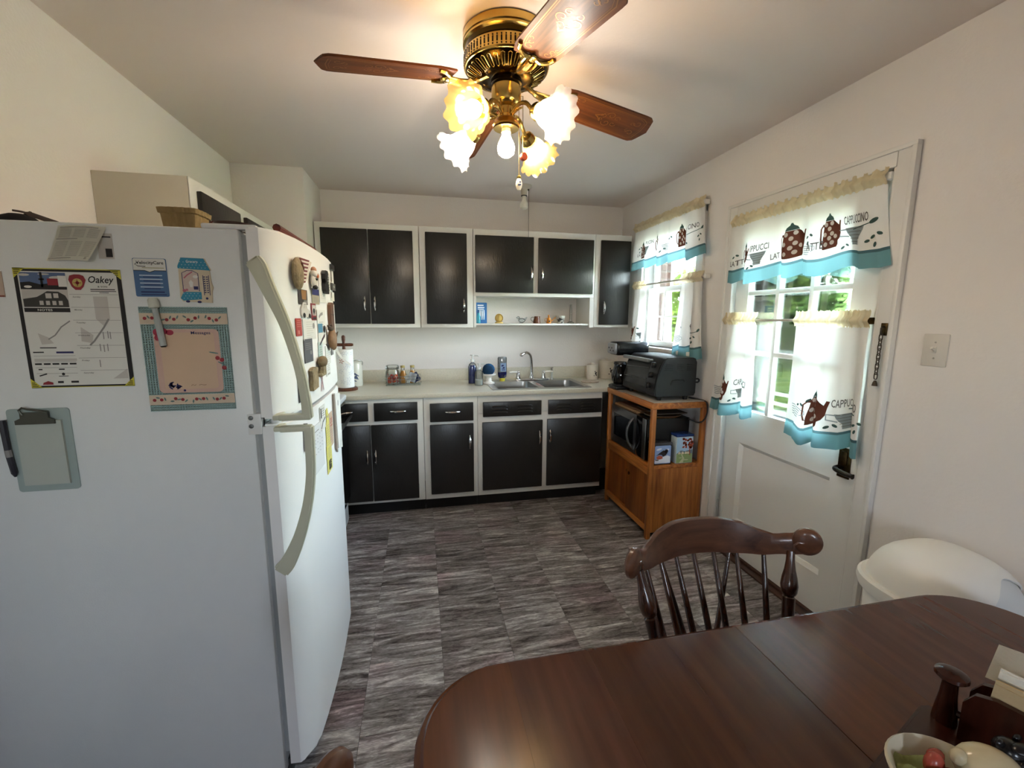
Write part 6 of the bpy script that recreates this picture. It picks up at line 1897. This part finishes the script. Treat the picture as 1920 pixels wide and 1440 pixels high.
# pull chains
chain_m = mat('chain_brass', '#7d6a3a', .35, .9)
cx, cy_ = .372, 1.66
bm = BM(); tube(bm, [(cx-.01, cy_+.01, zt-.05), (cx, cy_, zt-.052), (cx+.001, cy_, 2.13), (cx+.002, cy_, 1.985)], .0013, 5)
for i in range(46):
    ball(bm, (cx+.002, cy_, 1.985+.0032*i), .0019, 6, 4)
pc = part('pull_chain', bm, chain_m, fan)
bm = BM(); lathe(bm, [(0, 1.928), (.006, 1.93), (.011, 1.941), (.0125, 1.952), (.010, 1.964), (.006, 1.971)], (cx+.002, cy_, 0), 20); part('porcelain_knob', bm, mat('knob_porcelain', '#e8e2d2', .15), pc)
bm = BM(); lathe(bm, [(.006, 1.970), (.008, 1.973), (.008, 1.978), (.004, 1.982), (.0, 1.983)], (cx+.002, cy_, 0), 16); part('knob_cap', bm, brass, pc)
fk = lambda s, tt: (cx+.002+.0118*math.sin(s/.0118)*1.03, cy_-.0118*math.cos(s/.0118)*1.03, 1.952+tt)
part('printed_motif', items_mesh([disc(0, -.003, .006, .006), disc(-.004, -.006, .003), [(-.001, .002), (.001, .002), (0, .010)], disc(.002, .004, .0035)], fk, .005), mat('knob_blue', '#3b4a72', .4), pc)
cx2 = .388
bm = BM(); tube(bm, [(cx2-.02, 1.672, zt-.03), (cx2, 1.665, zt-.032), (cx2+.001, 1.664, 2.07)], .0013, 5); pc2 = part('pull_chain', bm, chain_m, fan)
bm = BM(); lathe(bm, [(.0135, -.007), (.0145, -.004), (.0145, .004), (.0135, .007)], (cx2+.004, 1.664, 2.050), 16, mtx=Matrix.Rotation(.5, 3, 'Z') @ Matrix.Rotation(PI/2, 3, 'X')); part('wooden_knob', bm, mat('knob_redwood', '#7c2f18', .35), pc2)

# bare lampholder on the ceiling
t = thing('ceiling_lampholder', 'white porcelain ceiling lampholder with an unlit bulb and pull cord', 'light fixture', (.800, 3.372, H))
bm = BM(); lathe(bm, [(.058, H), (.058, H-.010), (.05, H-.018), (.026, H-.024), (.024, H-.05), (.023, H-.075)], (.80, 3.372, 0), 24); part('base', bm, mat('holder_white', '#bdb6a8', .35), t)
bm = BM(); lathe(bm, [(.0235, H-.072), (.0235, H-.077)], (.80, 3.372, 0), 20); part('socket_ring', bm, blackp, t)
bm = BM(); lathe(bm, [(.015, H-.077), (.018, H-.105), (.029, H-.13), (.032, H-.145), (.028, H-.162), (.015, H-.172), (0, H-.174)], (.80, 3.372, 0), 20); part('bulb', bm, mat('bulb_opal', '#d6d3c6', .3), t)
bm = BM(); tube(bm, [(.822, 3.36, H-.032), (.832, 3.355, H-.035), (.834, 3.355, 2.07)], .0017, 5); ball(bm, (.83, 3.356, H-.033), .007, 8, 6); part('pull_cord', bm, mat('cord_dark', '#3d3a33', .6), t)
# ------------------------------------------------------------------ dining table
tw = mat('table_cherry', '#5a3220', .25, var=.42, vscale=7, stretch=(5, .35, 1), spec=.42)
twd = wood('table_edge', '#1f0c07', '#4a2014', .22, 'X', 4, .5)
TX0, TX1, TY0, TY1, TZ, TR = -.030, 1.432, -.30, .797, .75, .17
t = thing('dining_table', 'dark cherry dining table with rounded corners and a centre seam', 'table', ((TX0+TX1)/2, (TY0+TY1)/2, 0))
XM = .699
O = rrect(TX0, TY0, TX1-TX0, TY1-TY0, TR, 10)
def clip(P, xm, sgn):
    out = []
    n = len(P)
    for i in range(n):
        a, b = P[i], P[(i+1) % n]
        ina, inb = (a[0]-xm)*sgn >= 0, (b[0]-xm)*sgn >= 0
        if ina:
            out.append(a)
        if ina != inb:
            u = (xm-a[0])/(b[0]-a[0])
            out.append((xm, a[1]+u*(b[1]-a[1])))
    return out
def inset(P, d):
    cx, cy = (TX0+TX1)/2, (TY0+TY1)/2
    o = []
    n = len(P)
    for i in range(n):
        a, b, c = Vector(P[i-1]), Vector(P[i]), Vector(P[(i+1) % n])
        t1, t2 = (b-a).normalized(), (c-b).normalized()
        nn = Vector((-(t1.y+t2.y), t1.x+t2.x)).normalized()
        o.append((b.x+nn.x*d, b.y+nn.y*d))
    return o
lev = [(0.004, .720), (0, .7235), (0, .738), (.0035, .7415), (.010, .743), (.013, .7455), (.016, .7495), (.020, .75)]
pk_m = [mat('table_plank_%d' % i, c, .22, var=.4, vscale=7, stretch=(5, .35, 1), spec=.42) for i, c in enumerate(('#5e3521', '#4e2b1c', '#573226'))]
cuts = [TX0-.1, .16, .335, .515, XM, .915, 1.14, TX1+.1]
for k in range(7):
    xa, xb = cuts[k], cuts[k+1]
    ga = .0009 if abs(xa-XM) < 1e-6 else .0001
    gb = .0009 if abs(xb-XM) < 1e-6 else .0001
    bm = BM()
    polys = [clip(clip(inset(O, d), xa+ga, 1), xb-gb, -1) for d, z in lev]
    n0 = min(len(P) for P in polys)
    rings = []
    for (d, z), P in zip(lev, polys):
        # keep the same number of points on every level: resample by the cut order
        rings.append([bm.verts.new((x, y, z)) for x, y in P])
    ok = all(len(r) == len(rings[0]) for r in rings)
    for a, b in zip(rings, rings[1:]):
        if ok:
            for i in range(len(a)):
                j = (i+1) % len(a)
                bm.faces.new((a[i], a[j], b[j], b[i]))
        else:
            g = bmesh.ops.bridge_loops(bm, edges=[bm.edges.get((q[i], q[(i+1) % len(q)])) or bm.edges.new((q[i], q[(i+1) % len(q)])) for q in (a, b) for i in range(len(q))])
    bm.faces.new(rings[0]); bm.faces.new(rings[-1])
    part('plank', bm, pk_m[(k*2+k//3) % 3], t, sharp=25)
bm = BM()
box(bm, TX0+.09, TY1-.11, .63, TX1-.09, TY1-.085, .719); box(bm, TX0+.09, TY0+.085, .63, TX1-.09, TY0+.11, .719)
box(bm, TX0+.09, TY0+.11, .63, TX0+.115, TY1-.11, .719); box(bm, TX1-.115, TY0+.11, .63, TX1-.09, TY1-.11, .719)
part('apron', bm, twd, t)
for x in (TX0+.10, TX1-.10):
    for y in (TY0+.10, TY1-.10):
        bm = BM(); lathe(bm, [(.016, 0), (.02, .02), (.024, .12), (.03, .35), (.024, .42), (.033, .46), (.026, .50), (.032, .53), (.032, .72)], (x, y, 0), 16); part('leg', bm, twd, t)

# ------------------------------------------------------------------ comb-back chairs (built at the origin, seat facing -y)
cw = wood('chair_walnut', '#3a2016', '#6b4530', .3, 'X', 4, .4)
cwd = wood('chair_turned', '#22100a', '#4c2814', .25, 'Z', 4, .4)
def pw(x, P):
    for (a, b), (c, d) in zip(P, P[1:]):
        if x <= c:
            u = (x-a)/(c-a)
            u = u*u*(3-2*u)*.5+u*.5
            return b+(d-b)*u
    return P[-1][1]
def make_chair(label, loc, rz):
    t = thing('dining_chair', label, 'chair', loc, 'comb-back dining chairs', local=True, rz=rz)
    bowy = lambda x: .235+.120*(1-(min(abs(x), .25)/.25)**2)
    # crest rail: serpentine strip with scrolled ears
    bm = BM()
    prev = None
    N = 44
    for i in range(N+1):
        x = -.262+.524*i/N
        ax = abs(x)
        top = pw(ax, ((0, .882), (.07, .882), (.13, .874), (.175, .858), (.205, .852), (.235, .864), (.262, .878)))
        bot = pw(ax, ((0, .780), (.1, .781), (.17, .787), (.22, .803), (.262, .818)))
        y = bowy(x)
        th = .0115
        lean = .10
        ring = []
        for (z, o) in ((bot, -th), (bot+(top-bot)*.5, -th*1.1), (top-.004, -th*.8), (top, 0), (top-.004, th*.8), (bot+(top-bot)*.5, th*1.1), (bot, th)):
            ring.append(bm.verts.new((x, y+o+(z-.80)*lean, z)))
        if prev:
            for k in range(7):
                j = (k+1) % 7
                bm.faces.new((prev[k], prev[j], ring[j], ring[k]))
        else:
            bm.faces.new(ring)
        prev = ring
    bm.faces.new(prev)
    cr = part('crest_rail', bm, cw, t, sharp=50)
    for s in (-1, 1):
        ez = Matrix.Rotation(s*-math.radians(40), 3, 'Z')
        bm = BM(); lathe(bm, [(0, -.014), (.020, -.0135), (.030, -.010), (.0345, -.004), (.0345, .004), (.030, .010), (.020, .0135), (0, .014)], (s*.262, .226, .850), 26, mtx=ez @ Matrix.Rotation(PI/2, 3, 'X') @ Matrix.Diagonal((1.05, 1.12, 1)))
        f0 = Vector((s*.262, .226, .850))
        tube(bm, [f0+ez @ Vector((s*x, -.0142, z)) for x, z in ((-.030, -.026), (-.031, -.012), (-.022, -.002), (-.008, -.001))], .0024, 5)
        part('carved_ear', bm, cw, cr, label='rounded scroll ear')
    # saddle seat
    bm = BM()
    def seat_r(a):
        return .225*(1+.06*math.cos(2*a)+.05*math.sin(a))
    rings = []
    for f_, z in ((.90, .425), (.99, .432), (1.0, .445), (.97, .456), (.80, .452), (.45, .447), (.1, .449)):
        rings.append([bm.verts.new((seat_r(2*PI*i/36)*f_*math.cos(2*PI*i/36), seat_r(2*PI*i/36)*f_*.95*math.sin(2*PI*i/36)-.005, z)) for i in range(36)])
    for a, b in zip(rings, rings[1:]):
        for i in range(36):
            j = (i+1) % 36
            bm.faces.new((a[i], a[j], b[j], b[i]))
    bm.faces.new(rings[0]); bm.faces.new(rings[-1])
    box(bm, -.045, .17, .428, .045, .285, .454, bev=.008)
    part('seat', bm, cw, t)
    # posts with a bulb and ring, spindles, braces
    def lerp(a, b, u):
        return Vector(a)+(Vector(b)-Vector(a))*u
    for s in (-1, 1):
        a, b = (s*.165, .155, .45), (s*.232, .246, .815)
        bm = BM()
        us = [0, .40, .655, .675, .685, .695, .715, .76, .815, .87, .93, 1]
        rs = [.013, .0155, .0165, .0165, .013, .017, .0205, .0225, .0195, .0145, .0115, .0105]
        tube(bm, [lerp(a, b, u) for u in us], rs, 12)
        part('post', bm, cwd, t)
    for k in range(7):
        xx = -.185+.37*k/6
        b = (xx, bowy(xx)+.0, .785)
        a = (xx*.72, .185-.25*(xx*.72)**2*4, .45)
        bm = BM(); tube(bm, [lerp(a, b, u) for u in (0, .25, .5, .75, 1)], [.008, .0092, .0092, .0078, .006], 10)
        part('spindle', bm, cwd, t)
    for s in (-1, 1):
        bm = BM(); a, b = (s*.022, .268, .45), (s*.115, bowy(.115)+.012, .785); tube(bm, [lerp(a, b, u) for u in (0, .3, .6, 1)], [.008, .0085, .0075, .0055], 10)
        part('brace_spindle', bm, cwd, t)
    for sx in (-1, 1):
        for sy in (-1, 1):
            bm = BM(); a, b = (sx*.14, sy*.13, .432), (sx*.205, sy*.20, 0)
            tube(bm, [lerp(a, b, u) for u in (0, .15, .3, .42, .47, .6, .85, 1)], [.012, .015, .018, .019, .013, .019, .014, .011], 12)
            part('leg', bm, cwd, t)
        bm = BM(); tube(bm, [(sx*.178, -.17, .19), (sx*.178, 0, .19), (sx*.178, .17, .19)], [.009, .014, .009], 10); part('stretcher', bm, cwd, t)
    bm = BM(); tube(bm, [(-.178, 0, .19), (0, 0, .19), (.178, 0, .19)], [.009, .014, .009], 10); part('stretcher', bm, cwd, t)
    return t
ch = make_chair('dark comb-back chair pushed in at the far side of the dining table', (.770, .695, 0), 0)
dup(ch, (.092, .262, 0), PI/2, 'dark comb-back chair at the left end of the table, only its scroll ear in view')

# ------------------------------------------------------------------ trash can behind the table
t = thing('trash_can', 'white swing-top trash can with a domed lid by the wall', 'trash can', (1.612, .955, 0))
tp = mat('bin_white', '#f0f0ec', .32, bump=.03, bscale=200)
sq = lambda r, z, a: r/((abs(math.cos(a))**2.6+abs(math.sin(a))**2.6)**(1/2.6))
bc = (1.612, .955, 0)
bm = BM(); lathe(bm, [(0, 0), (.135, 0), (.15, .02), (.178, .57), (.176, .575)], bc, 48, rfun=sq); part('body', bm, tp, t)
bm = BM(); lathe(bm, [(.178, .560), (.192, .564), (.198, .585), (.196, .603), (.188, .609), (.170, .606)], bc, 48, rfun=sq, cap=False); part('lid_rim', bm, tp, t)
prof = [(.176, .606), (.175, .618), (.171, .636), (.163, .658), (.150, .682), (.130, .705), (.104, .724), (.074, .737), (.040, .744), (.0, .746)]
def at_prof(v):
    f = v*(len(prof)-1)
    i = min(int(f), len(prof)-2)
    u = f-i
    return prof[i][0]*(1-u)+prof[i+1][0]*u, prof[i][1]*(1-u)+prof[i+1][1]*u
def dome_pt(u, v, k=1.0):
    a = 2*PI*u
    r, z = at_prof(v)
    r = sq(r*k, z, a)
    return Vector((bc[0]+r*math.cos(a), bc[1]+r*math.sin(a), .606+(z-.606)*k))
def hood(u, v):
    d = (2*PI*u-math.radians(285)+PI) % (2*PI)-PI      # angle from the front of the flap
    x = max(0, 1-abs(d)/1.35)
    v0 = .60*(x*x*(3-2*x))
    return dome_pt(u, v0+(1-v0)*v)
bm = BM(); grid(bm, hood, 96, 20)
bmesh.ops.remove_doubles(bm, verts=bm.verts[:], dist=1e-5)
bmesh.ops.recalc_face_normals(bm, faces=bm.faces[:])
bmesh.ops.solidify(bm, geom=bm.faces[:], thickness=.005)
part('dome_lid', bm, tp, t)
bm = BM(); grid(bm, lambda u, v: dome_pt(u, v, .955), 64, 12)
bmesh.ops.remove_doubles(bm, verts=bm.verts[:], dist=1e-5)
part('swing_flap', bm, mat('flap_white', '#dde1e2', .35), t)

# ------------------------------------------------------------------ things on the table
dkt = mat('tray_wood', '#3a1a11', .25, var=.4, vscale=9, stretch=(1, 6, 1), spec=.45)
ang = math.radians(-70.7)
ux = Vector((math.cos(ang), math.sin(ang), 0))       # along the holder
uy = Vector((-math.sin(ang), math.cos(ang), 0))      # towards the far side
T0 = Vector((.881, .488, .7505))
def L3(a, b, z):
    return T0+ux*a+uy*b+Vector((0, 0, z))
t = thing('napkin_tray', 'dark wooden napkin tray with turned pegs on the table corner', 'tray', tuple(T0))
bm = BM()
M4 = Matrix.Translation(T0) @ Matrix.Rotation(ang, 4, 'Z')
bmx = BM()
pp = rrect(-.034, -.262, .34, .284, .020, 4)
extr(bmx, [M4 @ Vector((x, y, 0)) for x, y in pp], (0, 0, .016))
bmesh.ops.bevel(bmx, geom=[e for e in bmx.edges if abs(e.verts[0].co.z-e.verts[1].co.z) < 1e-6], offset=.006, segments=3, affect='EDGES')
part('base', bmx, dkt, t)
def peg(a, b):
    bm = BM(); lathe(bm, [(.017, 0), (.0155, .02), (.012, .05), (.0105, .076), (.017, .080), (.023, .086), (.022, .092), (.012, .097), (0, .098)], L3(a, b, .016), 18); part('peg', bm, dkt, t)
peg(0, -.002); peg(.262, -.002)
def board(a0, a1, b, h_, th, nm, m_):
    bm = BM()
    pts = [(a0, 0), (a1, 0), (a1, h_-.03), (a1-.012, h_-.008), (a1-.035, h_), (a0+.035, h_), (a0+.012, h_-.008), (a0, h_-.03)]
    extr(bm, [L3(x, b, .016+z) for x, z in pts], uy*th)
    return part(nm, bm, m_, t)
board(.022, .238, -.030, .098, .010, 'board', dkt)
board(.022, .238, .010, .098, .010, 'board', dkt)
bm = BM(); tube(bm, [L3(0, -.002, .04), L3(.262, -.002, .04)], .006, 8); part('cross_rod', bm, dkt, t)
t2 = thing('napkin_stack', 'tan and white paper napkins standing in the wooden holder', 'napkins', tuple(L3(.13, .01, .017)))
napm = [mat('napkin_tan', '#b9a27c', .9, bump=.2, bscale=150), mat('napkin_white', '#d9d5c9', .9, bump=.2, bscale=150)]
for k in range(10):
    bm = BM()
    b_ = -.0185+.0028*k
    h_ = .118+.010*math.sin(k*1.7)+(.012 if k > 6 else 0)
    extr(bm, [L3(.042+.004*math.sin(k*2), b_, .017), L3(.225, b_, .017), L3(.222, b_, .017+h_-.01), L3(.20, b_, .017+h_), L3(.05, b_, .017+h_-.004*(k % 3))], uy*.0024)
    part('napkin', bm, napm[0] if k < 6 else napm[1], t2)
bm = BM()
grid(bm, lambda u, v: L3(.035+.20*u, .010+.062*v+.02*u*v, .122+.034*v*(1-.3*u)+.006*math.sin(4*u)), 8, 6)
bmesh.ops.solidify(bm, geom=bm.faces[:], thickness=.001)
part('loose_napkin', bm, napm[1], t2, label='loose white napkin flopped backwards')
# bowl of ceramic vegetables
bx, by = .715, .372
t = thing('vegetable_bowl', 'cream bowl in front of the wooden napkin tray', 'bowl', (bx, by, .7665))
zb = .7668
bm = BM(); lathe(bm, [(0, 0), (.035, 0), (.04, .006), (.062, .022), (.073, .042), (.076, .05), (.073, .053), (.068, .048), (.055, .026), (.03, .012), (0, .010)], (bx, by, zb), 40, cap=False); part('dish', bm, mat('bowl_cream', '#c9c3ae', .2), t)
bm = BM(); grid(bm, lambda u, v: Vector((bx-.055+.075*u, by-.02+.06*v+.02*math.sin(PI*u), zb+.036+.014*math.sin(9*u+5*v)*math.sin(7*v)+.012*math.sin(PI*u)*math.sin(PI*v))), 22, 18)
bmesh.ops.solidify(bm, geom=bm.faces[:], thickness=.002)
solo('lettuce_leaf', bm, mat('leaf_pale', '#b5bb78', .25, var=.3, vscale=40), 'pale green crinkled leaf lying in the cream bowl', 'lettuce', (bx-.02, by, zb+.04))
bm = BM(); ball(bm, (bx+.006, by+.030, zb+.047), (.015, .011, .018), 12, 8); ball(bm, (bx+.010, by+.008, zb+.045), (.011, .014, .013), 12, 8); ball(bm, (bx+.024, by+.040, zb+.045), (.014, .009, .010), 12, 8)
solo('tomato_slice', bm, mat('veg_red', '#a8493a', .25, var=.3, vscale=50), 'red slice standing in the middle of the cream bowl', 'tomato', (bx+.025, by+.03, zb+.03))
bm = BM(); ball(bm, (bx+.030, by-.004, zb+.043), (.020, .018, .016), 12, 8, Matrix.Rotation(.5, 3, 'Z')); ball(bm, (bx+.020, by-.016, zb+.045), (.018, .014, .010), 12, 8)
solo('green_pepper', bm, mat('veg_green', '#8fa24a', .22, var=.35, vscale=60), 'bright green pepper piece beside the red slice', 'pepper', (bx+.045, by-.005, zb+.03))
bm = BM(); ball(bm, (bx+.068, by+.004, zb+.052), (.040, .032, .031), 20, 12, Matrix.Rotation(-.5, 3, 'Z')); ball(bm, (bx+.034, by+.020, zb+.064), (.012, .010, .012), 10, 6)
solo('ceramic_onion', bm, mat('onion_glaze', '#cbbd9b', .18, var=.25, vscale=15), 'glossy pale onion leaning on the right rim of the bowl', 'onion', (bx+.068, by+.004, zb+.02))
t = thing('salt_shaker', 'black and white splotched ceramic shaker behind the onion', 'shaker', (.826, .386, .7666))
M5 = Matrix.Translation((.826, .386, .7666))
bm = BM(); ball(bm, (0.826, 0.386, .797), (.026, .022, .031), 16, 10); part('body', bm, mat('shaker_white', '#c3bfb2', .25), t)
bm = BM(); ball(bm, (0.824, 0.380, .838), (.018, .018, .016), 14, 8); ball(bm, (0.820, 0.364, .833), (.010, .009, .008), 10, 6); part('head', bm, mat('shaker_black', '#161415', .25), t)
bm = BM()
for c, r in (((.812, .372, .800), (.012, .010, .013)), ((.842, .374, .786), (.012, .010, .010)), ((.826, .368, .852), (.015, .010, .006)), ((.846, .384, .812), (.010, .014, .010)), ((.818, .360, .836), (.006, .005, .004)), ((.806, .388, .784), (.009, .012, .009))):
    ball(bm, c, r, 10, 6)
part('black_patches', bm, mat('shaker_black', '#161415', .25), t)
for s in (-1, 1):
    bm = BM(); ball(bm, (.824+s*.017, .382, .852), (.008, .004, .006), 8, 6); part('ear', bm, MC['shaker_black'], t)
